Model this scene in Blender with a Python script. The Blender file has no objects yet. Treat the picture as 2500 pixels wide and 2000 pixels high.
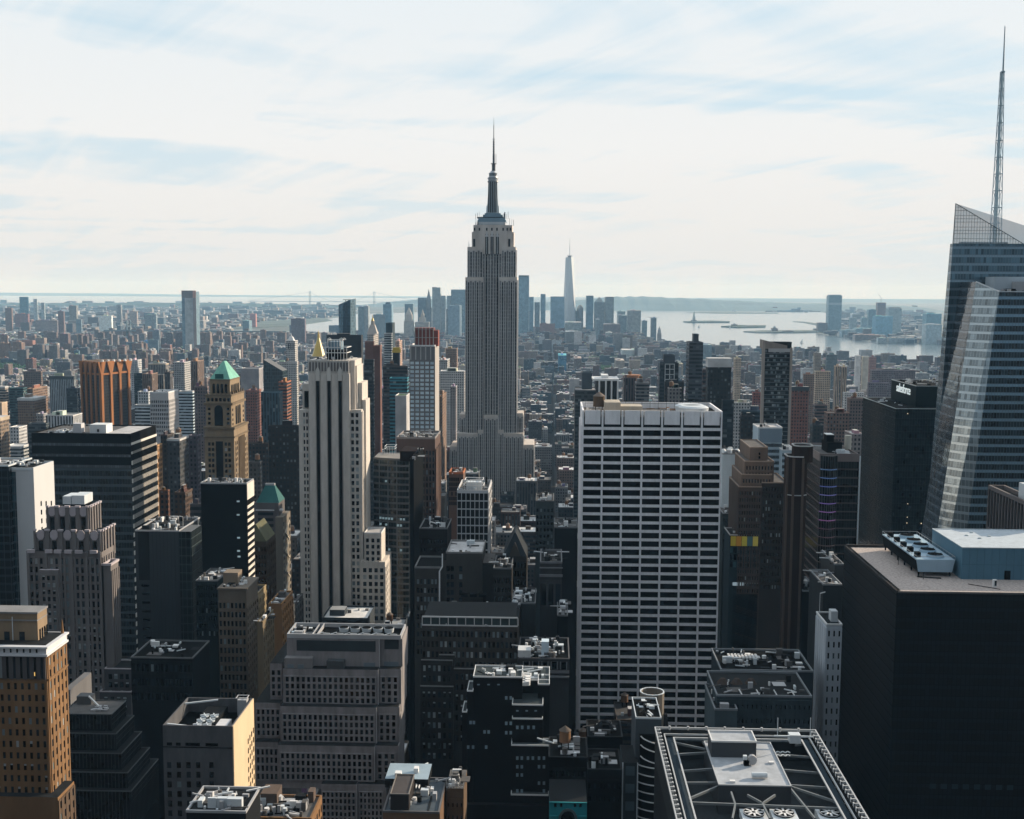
import bpy, math, random
from mathutils import Vector, Matrix
random.seed(7)
scene = bpy.context.scene
C = scene.collection
R = math.radians
# ---------------------------------------------------------------- camera
F = 2900.0                       # focal length for a picture 2500 wide
EYE = 260.0
PITCH = math.atan(292 / F); YAW = math.atan(95 / F); ROLL = 0.0055
cam_d = bpy.data.cameras.new('camera'); cam = bpy.data.objects.new('camera', cam_d); C.objects.link(cam)
cam_d.sensor_width = 36; cam_d.lens = 36 * F / 2500; cam_d.clip_start = 1; cam_d.clip_end = 120000
MR = (Matrix.Rotation(YAW, 3, 'Z') @ Matrix.Rotation(math.pi / 2 - PITCH, 3, 'X') @ Matrix.Rotation(ROLL, 3, 'Z'))
cam.matrix_world = Matrix.Translation((0, 0, EYE)) @ MR.to_4x4()
scene.camera = cam
# ---------------------------------------------------------------- sun and sky
SUN_AZ = math.atan2(0.85, 0.527)   # from the view axis towards the right
SUN_EL = R(20)
sd_ = bpy.data.lights.new('sun', 'SUN'); sd_.energy = 5.0; sd_.angle = R(0.5); sd_.color = (1.0, 0.82, 0.61)
sun = bpy.data.objects.new('sun', sd_); C.objects.link(sun)
sv = Vector((math.sin(SUN_AZ) * math.cos(SUN_EL), math.cos(SUN_AZ) * math.cos(SUN_EL), math.sin(SUN_EL)))
sun.rotation_euler = (-sv).to_track_quat('-Z', 'Y').to_euler()
scene.view_settings.view_transform = 'Standard'; scene.view_settings.look = 'None'
scene.view_settings.exposure = 0.45; scene.view_settings.gamma = 1
scene.cycles.max_bounces = 5; scene.cycles.diffuse_bounces = 2; scene.cycles.glossy_bounces = 3
scene.cycles.volume_bounces = 2; scene.cycles.transparent_max_bounces = 8
scene.cycles.caustics_reflective = False; scene.cycles.caustics_refractive = False
W = bpy.data.worlds.new('World'); scene.world = W; W.use_nodes = True
nt = W.node_tree; N = nt.nodes; L = nt.links; N.clear()
def nd(N, t, **k):
    n = N.new(t)
    for a, b in k.items(): setattr(n, a, b)
    return n
def mth(nt, op, a, b=None, c=None, clamp=False):
    n = nt.nodes.new('ShaderNodeMath'); n.operation = op; n.use_clamp = clamp
    for i, v in enumerate((a, b, c)):
        if v is None: continue
        if isinstance(v, (int, float)): n.inputs[i].default_value = v
        else: nt.links.new(v, n.inputs[i])
    return n.outputs[0]
def mixc(nt, f, a, b, blend='MIX'):
    n = nt.nodes.new('ShaderNodeMix'); n.data_type = 'RGBA'; n.blend_type = blend
    for i, v in ((0, f), (6, a), (7, b)):
        if isinstance(v, (int, float)): n.inputs[i].default_value = v
        elif isinstance(v, tuple): n.inputs[i].default_value = (*v[:3], 1)
        else: nt.links.new(v, n.inputs[i])
    return n.outputs[2]
def ramp(nt, v, stops, interp='LINEAR'):
    n = nt.nodes.new('ShaderNodeValToRGB'); cr = n.color_ramp; cr.interpolation = interp
    while len(cr.elements) < len(stops): cr.elements.new(0.5)
    for e, (p, c) in zip(cr.elements, stops):
        e.position = p; e.color = (*c, 1) if isinstance(c, tuple) else (c, c, c, 1)
    nt.links.new(v, n.inputs[0]); return n.outputs[0]
sky = nd(N, 'ShaderNodeTexSky', sky_type='NISHITA', sun_disc=False, sun_elevation=SUN_EL, sun_rotation=SUN_AZ)
sky.altitude = 0; sky.dust_density = 1.5
skm = nt.nodes.new('ShaderNodeVectorMath'); skm.operation = 'SCALE'; skm.inputs[3].default_value = 0.10
L.new(sky.outputs[0], skm.inputs[0])
tc = nd(N, 'ShaderNodeTexCoord')
sp = nd(N, 'ShaderNodeSeparateXYZ'); L.new(tc.outputs['Generated'], sp.inputs[0])
zc = mth(nt, 'MAXIMUM', sp.outputs[2], 0.012)
# clouds lie on a flat layer overhead: project the direction on it
zz = mth(nt, 'ADD', zc, 0.10)
cx = mth(nt, 'DIVIDE', sp.outputs[0], zz); cy = mth(nt, 'DIVIDE', sp.outputs[1], zz)
def cloud(sx, sy, rot, scale, det, dist, seed):
    cb = nd(N, 'ShaderNodeCombineXYZ')
    a = mth(nt, 'ADD', mth(nt, 'MULTIPLY', cx, math.cos(rot)), mth(nt, 'MULTIPLY', cy, math.sin(rot)))
    b = mth(nt, 'ADD', mth(nt, 'MULTIPLY', cx, -math.sin(rot)), mth(nt, 'MULTIPLY', cy, math.cos(rot)))
    L.new(mth(nt, 'MULTIPLY', a, sx), cb.inputs[0]); L.new(mth(nt, 'MULTIPLY', b, sy), cb.inputs[1]); cb.inputs[2].default_value = seed
    n = nd(N, 'ShaderNodeTexNoise'); n.inputs['Scale'].default_value = scale; n.inputs['Detail'].default_value = det
    n.inputs['Distortion'].default_value = dist; n.inputs['Roughness'].default_value = 0.55
    L.new(cb.outputs[0], n.inputs['Vector']); return n.outputs[0]
c1 = cloud(0.55, 1.15, 0.35, 0.95, 7, 0.7, 3.1)
c2 = cloud(0.5, 2.8, -0.95, 1.3, 8, 1.0, 8.7)
cs = mth(nt, 'ADD', mth(nt, 'MULTIPLY', c1, 0.68), mth(nt, 'MULTIPLY', c2, 0.32))
mask = ramp(nt, cs, [(0.36, 0.25), (0.50, 1.0)])
mask = mth(nt, 'MULTIPLY', mask, ramp(nt, sp.outputs[2], [(0.10, 1.0), (0.27, 0.72)]))
low = ramp(nt, sp.outputs[2], [(0.0, 1.0), (0.12, 0.45), (0.24, 0.0)])
mask = mth(nt, 'MAXIMUM', mask, mth(nt, 'MULTIPLY', low, 0.8))
cloudc = ramp(nt, sp.outputs[2], [(0.0, (0.76, 0.765, 0.765)), (0.05, (0.83, 0.82, 0.80)), (0.12, (0.875, 0.875, 0.865)), (0.25, (0.885, 0.905, 0.915)), (1.0, (0.92, 0.94, 0.96))])
blue = mixc(nt, 0.16, (0.54, 0.76, 0.90), skm.outputs[0])
col = mixc(nt, mask, blue, cloudc)
# the sky opposite the sun is clear and deeper blue
north = ramp(nt, mth(nt, 'ADD', mth(nt, 'MULTIPLY', sp.outputs[1], -1.0), mth(nt, 'MULTIPLY', sp.outputs[2], -0.35)), [(0.0, 0.0), (0.45, 1.0)])
col = mixc(nt, north, col, (0.285, 0.34, 0.395))
bg = nd(N, 'ShaderNodeBackground'); L.new(col, bg.inputs[0]); bg.inputs[1].default_value = 0.755
wo = nd(N, 'ShaderNodeOutputWorld'); L.new(bg.outputs[0], wo.inputs[0])
# ---------------------------------------------------------------- picture point -> place in the world
def ray(px, py):
    return MR @ Vector(((px - 1250) / F, -(py - 1000) / F, -1))
def at(px, py, Y):
    d = ray(px, py); return Vector((0, 0, EYE)) + d * (Y / d.y)
def ground(px, py):
    d = ray(px, py); return Vector((0, 0, EYE)) + d * (-EYE / d.z)
def proj(p):
    q = MR.transposed() @ (Vector(p) - Vector((0, 0, EYE)))
    return (1250 + F * q.x / -q.z, 1000 - F * q.y / -q.z)
def X_(px, py, Y): return at(px, py, Y).x
def Z_(px, py, Y): return at(px, py, Y).z
def farY(X, xs, ys):
    d = ray(xs, ys); return X * d.y / d.x
# ---------------------------------------------------------------- materials
def base(name):
    m = bpy.data.materials.new(name); m.use_nodes = True
    return m, m.node_tree, m.node_tree.nodes['Principled BSDF']
_mc = {}
def stone(c, rough=0.85, var=0.22, streak=True, scale=0.12, name=None):
    k = ('s', c, rough, var, streak, scale)
    if k in _mc: return _mc[k]
    m, t, b = base(name or 'stone')
    g = t.nodes.new('ShaderNodeNewGeometry')
    mp = t.nodes.new('ShaderNodeMapping'); t.links.new(g.outputs['Position'], mp.inputs[0]); mp.inputs['Scale'].default_value = (1, 1, 0.25 if streak else 1)
    n = t.nodes.new('ShaderNodeTexNoise'); n.inputs['Scale'].default_value = scale; n.inputs['Detail'].default_value = 8; n.inputs['Roughness'].default_value = 0.7
    t.links.new(mp.outputs[0], n.inputs[0])
    r = ramp(t, n.outputs[0], [(0.3, 1 - var), (0.7, 1 + var * 0.6)])
    o = mixc(t, 1.0, c, r, 'MULTIPLY')
    t.links.new(o, b.inputs['Base Color']); b.inputs['Roughness'].default_value = rough
    b.inputs['Specular IOR Level'].default_value = min(0.25, 0.02 + max(c) * 1.2)
    _mc[k] = m; return m
def glass(c=(0.002, 0.004, 0.006), rough=0.14, spec=0.2, metal=0.0, name='glass'):
    k = ('g', c, rough, spec, metal)
    if k in _mc: return _mc[k]
    m, t, b = base(name)
    g = t.nodes.new('ShaderNodeNewGeometry')
    n = t.nodes.new('ShaderNodeTexNoise'); n.inputs['Scale'].default_value = 0.35; n.inputs['Detail'].default_value = 3
    t.links.new(g.outputs['Position'], n.inputs[0])
    o = mixc(t, n.outputs[0], tuple(x * 0.6 for x in c), tuple(x * 1.4 for x in c))
    t.links.new(o, b.inputs['Base Color']); b.inputs['Roughness'].default_value = rough
    b.inputs['Specular IOR Level'].default_value = spec; b.inputs['Metallic'].default_value = metal
    bp = t.nodes.new('ShaderNodeBump'); bp.inputs['Strength'].default_value = 0.04; bp.inputs['Distance'].default_value = 0.3
    t.links.new(n.outputs[0], bp.inputs['Height']); t.links.new(bp.outputs[0], b.inputs['Normal'])
    _mc[k] = m; return m
def lit(c, s):
    k = ('l', c, s)
    if k in _mc: return _mc[k]
    m, t, b = base('lit_window'); b.inputs['Base Color'].default_value = (0.02, 0.02, 0.02, 1)
    b.inputs['Emission Color'].default_value = (*c, 1); b.inputs['Emission Strength'].default_value = s
    _mc[k] = m; return m
def curtain(c1, c2, frame, cw=1.5, fh=4.0, band=0.32, metal=0.5, rough=0.08, var=0.6):
    """glass curtain wall: panes, spandrel bands and mullions laid out in metres over any vertical face"""
    k = ('c', c1, c2, frame, cw, fh, band, metal, rough, var)
    if k in _mc: return _mc[k]
    m, t, b = base('curtain_wall')
    g = t.nodes.new('ShaderNodeNewGeometry'); s = t.nodes.new('ShaderNodeSeparateXYZ'); t.links.new(g.outputs['Position'], s.inputs[0])
    sn = t.nodes.new('ShaderNodeSeparateXYZ'); t.links.new(g.outputs['True Normal'], sn.inputs[0])
    side = mth(t, 'GREATER_THAN', mth(t, 'ABSOLUTE', sn.outputs[0]), mth(t, 'ABSOLUTE', sn.outputs[1]))
    u = mth(t, 'ADD', mth(t, 'MULTIPLY', s.outputs[1], side), mth(t, 'MULTIPLY', s.outputs[0], mth(t, 'SUBTRACT', 1.0, side)))
    ud = mth(t, 'DIVIDE', u, cw); vd = mth(t, 'DIVIDE', s.outputs[2], fh)
    uf = mth(t, 'FRACT', mth(t, 'ADD', ud, 1000)); vf = mth(t, 'FRACT', vd)
    cb = t.nodes.new('ShaderNodeCombineXYZ'); t.links.new(mth(t, 'FLOOR', ud), cb.inputs[0]); t.links.new(mth(t, 'FLOOR', vd), cb.inputs[1])
    wn = t.nodes.new('ShaderNodeTexWhiteNoise'); wn.noise_dimensions = '2D'; t.links.new(cb.outputs[0], wn.inputs['Vector'])
    rnd = ramp(t, wn.outputs[0], [(0.0, 1 - var), (0.75, 1.0), (1.0, 1 + var)])
    pane = mixc(t, 1.0, c1, rnd, 'MULTIPLY')
    isb = mth(t, 'LESS_THAN', vf, band)
    cc = mixc(t, isb, pane, c2)
    isf = mth(t, 'MAXIMUM', mth(t, 'LESS_THAN', uf, 0.10), mth(t, 'LESS_THAN', mth(t, 'ABSOLUTE', mth(t, 'SUBTRACT', vf, band)), 0.025))
    cc = mixc(t, isf, cc, frame)
    up = mth(t, 'GREATER_THAN', mth(t, 'ABSOLUTE', sn.outputs[2]), 0.8)
    cc = mixc(t, up, cc, (0.10, 0.105, 0.11))
    t.links.new(cc, b.inputs['Base Color']); b.inputs['Metallic'].default_value = metal; b.inputs['Specular IOR Level'].default_value = 0.15 if max(c1) < .02 else .5
    t.links.new(mth(t, 'ADD', rough, mth(t, 'MULTIPLY', mth(t, 'MAXIMUM', isf, up), 0.5)), b.inputs['Roughness'])
    if metal > .2:
        nz = t.nodes.new('ShaderNodeTexNoise'); nz.inputs['Scale'].default_value = .22; nz.inputs['Detail'].default_value = 2; t.links.new(g.outputs['Position'], nz.inputs[0])
        bp = t.nodes.new('ShaderNodeBump'); bp.inputs['Strength'].default_value = .5; bp.inputs['Distance'].default_value = .25; t.links.new(mth(t, 'ADD', nz.outputs[0], mth(t, 'MULTIPLY', wn.outputs[0], .12)), bp.inputs['Height']); t.links.new(bp.outputs[0], b.inputs['Normal'])
    _mc[k] = m; return m
def city():
    """walls with rows of windows; wall colour and window layout come from the face attribute Col"""
    m, t, b = base('city_walls')
    at_ = t.nodes.new('ShaderNodeAttribute'); at_.attribute_name = 'Col'
    g = t.nodes.new('ShaderNodeNewGeometry'); s = t.nodes.new('ShaderNodeSeparateXYZ'); t.links.new(g.outputs['Position'], s.inputs[0])
    sn = t.nodes.new('ShaderNodeSeparateXYZ'); t.links.new(g.outputs['True Normal'], sn.inputs[0])
    side = mth(t, 'GREATER_THAN', mth(t, 'ABSOLUTE', sn.outputs[0]), mth(t, 'ABSOLUTE', sn.outputs[1]))
    u = mth(t, 'ADD', mth(t, 'MULTIPLY', s.outputs[1], side), mth(t, 'MULTIPLY', s.outputs[0], mth(t, 'SUBTRACT', 1.0, side)))
    a = at_.outputs['Alpha']
    ud = mth(t, 'ADD', mth(t, 'DIVIDE', u, 2.9), 5000); vd = mth(t, 'DIVIDE', s.outputs[2], 3.5)
    uf = mth(t, 'FRACT', ud); vf = mth(t, 'FRACT', vd)
    inu = mth(t, 'LESS_THAN', mth(t, 'ABSOLUTE', mth(t, 'SUBTRACT', uf, 0.5)), 0.25)
    inv = mth(t, 'LESS_THAN', mth(t, 'ABSOLUTE', mth(t, 'SUBTRACT', vf, 0.5)), 0.27)
    m1 = mth(t, 'MULTIPLY', mth(t, 'GREATER_THAN', a, 0.1), mth(t, 'LESS_THAN', a, 0.3))
    m2 = mth(t, 'MULTIPLY', mth(t, 'GREATER_THAN', a, 0.3), mth(t, 'LESS_THAN', a, 0.55))
    m3 = mth(t, 'GREATER_THAN', a, 0.55)
    win = mth(t, 'ADD', mth(t, 'ADD', mth(t, 'MULTIPLY', m1, mth(t, 'MULTIPLY', inu, inv)), mth(t, 'MULTIPLY', m2, inv)), mth(t, 'MULTIPLY', m3, inu))
    wall = mth(t, 'LESS_THAN', mth(t, 'ABSOLUTE', sn.outputs[2]), 0.4)
    win = mth(t, 'MULTIPLY', win, wall)
    cb = t.nodes.new('ShaderNodeCombineXYZ'); t.links.new(mth(t, 'FLOOR', ud), cb.inputs[0]); t.links.new(mth(t, 'FLOOR', vd), cb.inputs[1]); t.links.new(mth(t, 'MULTIPLY', a, 77), cb.inputs[2])
    wn = t.nodes.new('ShaderNodeTexWhiteNoise'); t.links.new(cb.outputs[0], wn.inputs['Vector'])
    gl = ramp(t, wn.outputs[0], [(0.0, (0.004, 0.008, 0.012)), (0.7, (0.018, 0.028, 0.036)), (0.88, (0.05, 0.065, 0.075)), (1.0, (0.16, 0.18, 0.19))])
    n = t.nodes.new('ShaderNodeTexNoise'); n.inputs['Scale'].default_value = 0.08; n.inputs['Detail'].default_value = 7; t.links.new(g.outputs['Position'], n.inputs[0])
    r = ramp(t, n.outputs[0], [(0.3, 0.72), (0.7, 1.15)])
    wc = mixc(t, 1.0, at_.outputs['Color'], r, 'MULTIPLY')
    cc = mixc(t, win, wc, gl)
    t.links.new(cc, b.inputs['Base Color'])
    t.links.new(mth(t, 'SUBTRACT', 0.85, mth(t, 'MULTIPLY', win, 0.65)), b.inputs['Roughness']); b.inputs['Specular IOR Level'].default_value = 0.3
    return m
CITY = city()
# ---------------------------------------------------------------- mesh building
SPLIT = set('''pier pier_cap cap scallop crown_window crown_rib crown_panel rib joint_line side_rib window_band floor_band column urn dark_strip window arched_window shed_door
lit_window side_mullion tier_rim_ skylight roof_path white_vent upright_rib roof_unit domed_shed domed_vent roof_strut roof_vent roof_drain penthouse_seam chiller_leg rail_post rail_bracket roof_hatch
fan_motor colour_panel roof_fans balcony_ slit_window panel_joint band_slot zigzag_brace tall_window roof_shed wing_window roof_house loggia_window strip_edge ornament cooling_tower roof_pit
roof_bulkhead terrace_plant reflection_glow_window skylit_window corner_mullion corner_fin corner_pier crown_fin side_wall_ vent_slats cornice_ duct_box tall_plant roof_beam crown_block top_panel
edge_pier tank_leg spandrel_ fan_blade lantern_ spire_ bay_ roof_plant penthouse_window louvre'''.split())
class MB:
    def __init__(s): s.v = []; s.f = []; s.c = []; s.m = []; s.p = []
    def quadbox(s, b, t, col=(0.3, 0.3, 0.3, 0), roof=None, mi=0, mt=None):
        """b and t: four (x,y,z) corners each, counter-clockwise from above"""
        k = len(s.v); s.p.append((k, len(s.f))); n = len(b); s.v += [tuple(p) for p in b] + [tuple(p) for p in t]
        if len(col) == 3: col = (*col, 0.0)
        roof = roof or col
        if len(roof) == 3: roof = (*roof, 0.0)
        for i in range(n):
            j = (i + 1) % n; s.f.append((k + i, k + j, k + n + j, k + n + i)); s.c.append(col); s.m.append(mi)
        s.f.append(tuple(range(k + n, k + 2 * n))); s.c.append(roof); s.m.append(mi if mt is None else mt)
        s.f.append(tuple(range(k + n - 1, k - 1, -1))); s.c.append(col); s.m.append(mi)
    def box(s, x0, x1, y0, y1, z0, z1, col=(0.3, 0.3, 0.3, 0), roof=None, mi=0, mt=None):
        q = [(x0, y0), (x1, y0), (x1, y1), (x0, y1)]
        s.quadbox([(x, y, z0) for x, y in q], [(x, y, z1) for x, y in q], col, roof, mi, mt)
    def prism(s, pts, z0, z1, col=(0.3, 0.3, 0.3, 0), roof=None, mi=0, mt=None, sc=1.0):
        ox = sum(p[0] for p in pts) / len(pts); oy = sum(p[1] for p in pts) / len(pts)
        s.quadbox([(x, y, z0) for x, y in pts], [(ox + (x - ox) * sc, oy + (y - oy) * sc, z1) for x, y in pts], col, roof, mi, mt)
    def cyl(s, x, y, z0, z1, r0, r1=None, n=16, col=(0.3, 0.3, 0.3, 0), roof=None, mi=0):
        r1 = r0 if r1 is None else max(r1, 1e-3)
        A = [(math.cos(2 * math.pi * i / n), math.sin(2 * math.pi * i / n)) for i in range(n)]
        s.quadbox([(x + r0 * a, y + r0 * b, z0) for a, b in A], [(x + r1 * a, y + r1 * b, z1) for a, b in A], col, roof, mi)
    def beam(s, p, q, w=0.3, col=(0.3, 0.3, 0.3, 0), mi=0, h=None):
        p = Vector(p); q = Vector(q); d = (q - p)
        if d.length < 1e-6: return
        d.normalize(); up = Vector((0, 0, 1)) if abs(d.z) < 0.95 else Vector((1, 0, 0))
        a = d.cross(up).normalized() * w / 2; b = a.cross(d).normalized() * (h or w) / 2
        s.quadbox([p - a - b, p - a + b, p + a + b, p + a - b][::-1], [q - a - b, q - a + b, q + a + b, q + a - b][::-1], col, mi=mi)
    def frame(s, x0, x1, y0, y1, z0, z1, w, **k):
        """four butted bars round a rectangle (parapets, rims)"""
        s.box(x0, x1, y0, y0 + w, z0, z1, **k); s.box(x0, x1, y1 - w, y1, z0, z1, **k)
        s.box(x0, x0 + w, y0 + w, y1 - w, z0, z1, **k); s.box(x1 - w, x1, y0 + w, y1 - w, z0, z1, **k)
    def build(s, name, mats, parent=None, loc=None, names=None, stuff=False):
        if not s.v: return None
        if not stuff and parent is not None and (names or name in SPLIT) and 1 < len(s.p) <= 100:
            e = s.p + [(len(s.v), len(s.f))]      # one object for each piece one could count
            for i, (a, b) in enumerate(s.p):
                q = MB(); v1, f1 = e[i + 1]; q.v = s.v[a:v1]; q.f = [tuple(x - a for x in f) for f in s.f[b:f1]]; q.c = s.c[b:f1]; q.m = s.m[b:f1]
                q.build(names[i] if names else name, mats, parent)
            return None
        me = bpy.data.meshes.new(name)
        o0 = Vector(parent.location) if parent is not None else Vector(loc or (0, 0, 0))
        if parent is not None and parent.parent is not None: o0 = o0 + Vector(parent.parent.location)
        me.from_pydata([(a - o0.x, b - o0.y, c - o0.z) for a, b, c in s.v], [], s.f)
        if not isinstance(mats, (list, tuple)): mats = [mats]
        for m in mats: me.materials.append(m)
        if len(mats) > 1: me.polygons.foreach_set('material_index', s.m)
        if CITY in mats:
            at_ = me.attributes.new('Col', 'FLOAT_COLOR', 'FACE')
            at_.data.foreach_set('color', [x for c in s.c for x in (c if len(c) == 4 else (*c, 0.0))])
        me.update()
        o = bpy.data.objects.new(name, me); C.objects.link(o)
        if parent is not None: o.parent = parent
        else: o.location = o0
        if stuff: o['kind'] = 'stuff'
        return o
def tag(o, label, cat, group=None, kind=None):
    if label: o['label'] = label
    if cat: o['category'] = cat
    if group: o['group'] = group
    if kind: o['kind'] = kind
    return o
ROOTS = []
def thing(name, label, cat, x, y, z=0, group=None):
    o = bpy.data.objects.new(name, None); C.objects.link(o); o.location = (x, y, z); o.empty_display_size = 2
    tag(o, label, cat, group); o['_n'] = 0; ROOTS.append(o); return o
def part(parent, name, mats, fn):
    m = MB(); fn(m); return m.build(name, mats, parent)
FOOT = []     # footprints already built on
class Box:
    """a block given by where its front edges and roof line show, at depth Y; xs = where its far side edge shows"""
    def __init__(s, x0, x1, yt, Y, xs=None, depth=None, yb=None):
        xm = (x0 + x1) / 2
        s.X0, s.X1, s.Y0 = X_(x0, yt, Y), X_(x1, yt, Y), Y
        s.Z = Z_(xm, yt, Y); s.z0 = 0 if yb is None else Z_(xm, yb, Y)
        if depth is None:
            if xs is None: depth = (s.X1 - s.X0) * 0.9
            else: depth = farY(s.X1 if xs > x1 else s.X0, xs, yt) - Y
        s.Y1 = Y + max(2, min(depth, 120)); s.yt = yt
        if s.z0 < 30: FOOT.append((s.X0 - 2, s.X1 + 2, s.Y0 - 2, s.Y1 + 2))
        s.t = (s.X0, s.X1, s.Y0, s.Y1)
GL_D = glass(); GL_M = glass((0.012, 0.020, 0.028), 0.15); GL_B = stone((0.14, 0.18, 0.20), 0.5, 0.3, name='blind'); GL_W = stone((0.30, 0.33, 0.34), 0.5, 0.3, name='blind')
MIX_D = [(GL_D, 0.80), (GL_M, 0.14), (GL_B, 0.06)]
MIX_B = [(GL_D, 0.55), (GL_M, 0.22), (GL_B, 0.17), (GL_W, 0.06)]
def pick(mix):
    r = random.random()
    for m, w in mix:
        r -= w
        if r <= 0: return m
    return mix[0][0]
_pm = {}
def pane_mesh(face, w, h, m, th):
    k = (face, round(w, 2), round(h, 2), m.name, th)
    if k not in _pm:
        b = MB()
        if face == 'F': b.box(-w / 2, w / 2, -th, 0, 0, h)
        elif face == 'R': b.box(0, th, -w / 2, w / 2, 0, h)
        else: b.box(-th, 0, -w / 2, w / 2, 0, h)
        me = bpy.data.meshes.new('window'); me.from_pydata(b.v, [], b.f); me.materials.append(m); me.update(); _pm[k] = me
    return _pm[k]
def grid(root, face, B, z1, z0, nu, nv, fw=0.6, fh=0.6, wall=None, mix=MIX_D, u0=0.0, u1=1.0, pd=0.35, sd=0.2, name='window', keep=100, pname='facade_grid', th=0.06, blind=0.0, sill=None, skip=None, edge=True):
    """windows set back between upright piers and level spandrels on one face of a block"""
    X0, X1, Y0, Y1 = B
    if face == 'F': a0, a1 = X0, X1
    else: a0, a1 = Y0, Y1
    a0, a1 = a0 + (a1 - a0) * u0, a0 + (a1 - a0) * u1
    du = (a1 - a0) / nu; dv = (z1 - z0) / nv; w = du * fw; h = dv * fh
    def fbox(mb, ua, ub, d, za, zb):
        if face == 'F': mb.box(ua, ub, Y0 - d, Y0, za, zb)
        elif face == 'R': mb.box(X1, X1 + d, ua, ub, za, zb)
        else: mb.box(X0 - d, X0, ua, ub, za, zb)
    g = MB()
    for i in range(nu + 1):
        c = a0 + i * du; hw = (du - w) / 2
        ua, ub = c - hw, c + hw
        if i == 0: ua = a0
        if i == nu: ub = a1
        if ub - ua > 0.01: fbox(g, ua, ub, pd, z0, z1)
    if dv - h > 0.01:
        for j in range(nv + 1):
            zb = min(z0 + j * dv + (dv - h) / 2, z1); za = max(z0 + j * dv - (dv - h) / 2, z0)
            for i in range(nu): fbox(g, a0 + i * du + (du - w) / 2, a0 + (i + 1) * du - (du - w) / 2, sd, za, zb)
    if wall is not None: g.build(pname, wall, root)
    rest = MB(); mats = [m for m, _ in mix] + ([GL_W] if GL_W not in [m for m, _ in mix] else [])
    L0 = root.location; n = root['_n']
    for j in reversed(range(nv)):
        for i in range(nu):
            if skip and skip(i, j): continue
            m = pick(mix); uc = a0 + (i + 0.5) * du; zb = z0 + j * dv + (dv - h) / 2
            if n < keep:
                o = bpy.data.objects.new(name, pane_mesh(face, w, h, m, th)); C.objects.link(o); o.parent = root
                if face == 'F': o.location = (uc - L0.x, Y0 - L0.y, zb - L0.z)
                elif face == 'R': o.location = (X1 - L0.x, uc - L0.y, zb - L0.z)
                else: o.location = (X0 - L0.x, uc - L0.y, zb - L0.z)
                n += 1
            else:
                k = len(rest.f); fbox(rest, uc - w / 2, uc + w / 2, th, zb, zb + h); rest.m[k:] = [mats.index(m)] * (len(rest.f) - k)
                if blind and random.random() < blind:
                    k = len(rest.f); bh = h * random.uniform(0.2, 0.45); fbox(rest, uc - w * 0.42, uc + w * 0.42, th + 0.03, zb + h - bh, zb + h - 0.02); rest.m[k:] = [mats.index(GL_W)] * (len(rest.f) - k)
    root['_n'] = n
    if rest.v:
        rest.build(name, mats, root, stuff=len(rest.p) > 1)
# ================================================================ named buildings
LIME = stone((0.53, 0.50, 0.465), scale=.35); LIME_D = stone((0.27, 0.25, 0.235)); CONC = stone((0.30, 0.295, 0.30), scale=0.2, var=0.3); TRAV = stone((0.84, 0.84, 0.87), 0.7, 0.16, scale=0.4)
BRN = stone((0.11, 0.075, 0.05)); BLK = stone((0.004, 0.0045, 0.005), 0.8); DK = stone((0.014, 0.016, 0.018), 0.7); WHT = stone((0.66, 0.67, 0.68), 0.6, 0.1); MET = stone((0.35, 0.36, 0.38), 0.45, 0.15)
METL = stone((0.55, 0.60, 0.64), 0.4, 0.12); ROOFD = stone((0.022, 0.024, 0.026), 0.9, 0.45, False, 0.3); ROOFG = stone((0.10, 0.098, 0.098), 0.9, 0.4, False, 0.3); ROOFL = stone((0.42, 0.42, 0.43), 0.9, 0.35, False, 0.25)
COPPER = stone((0.16, 0.40, 0.33), 0.7, 0.3, scale=0.3); TEAL = stone((0.02, 0.10, 0.10), 0.6, 0.3); GOLD = stone((0.60, 0.43, 0.10), 0.35, 0.15); WOOD = stone((0.20, 0.11, 0.06), 0.9, 0.3)
def W3(c): return (*c, 0.2)     # punched windows
def W4(c): return (*c, 0.45)    # ribbon windows
def W5(c): return (*c, 0.75)    # upright window strips
def tank(root, x, y, z, r=2.2, h=4.0, legs=3.0, m=None):
    t = part(root, 'water_tank', m or WOOD, lambda b: b.cyl(x, y, z + legs, z + legs + h, r, r * 0.94, 14))
    part(t, 'tank_leg', BLK, lambda b: [b.beam((x + math.cos(a) * r * 0.8, y + math.sin(a) * r * 0.8, z), (x + math.cos(a) * r * 0.8, y + math.sin(a) * r * 0.8, z + legs), 0.3) for a in (0.8, 2.4, 3.9, 5.5)])
    part(t, 'tank_roof', stone((0.16, 0.13, 0.11)), lambda b: b.cyl(x, y, z + legs + h, z + legs + h * 1.42, r * 1.08, 0.05, 14))
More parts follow.
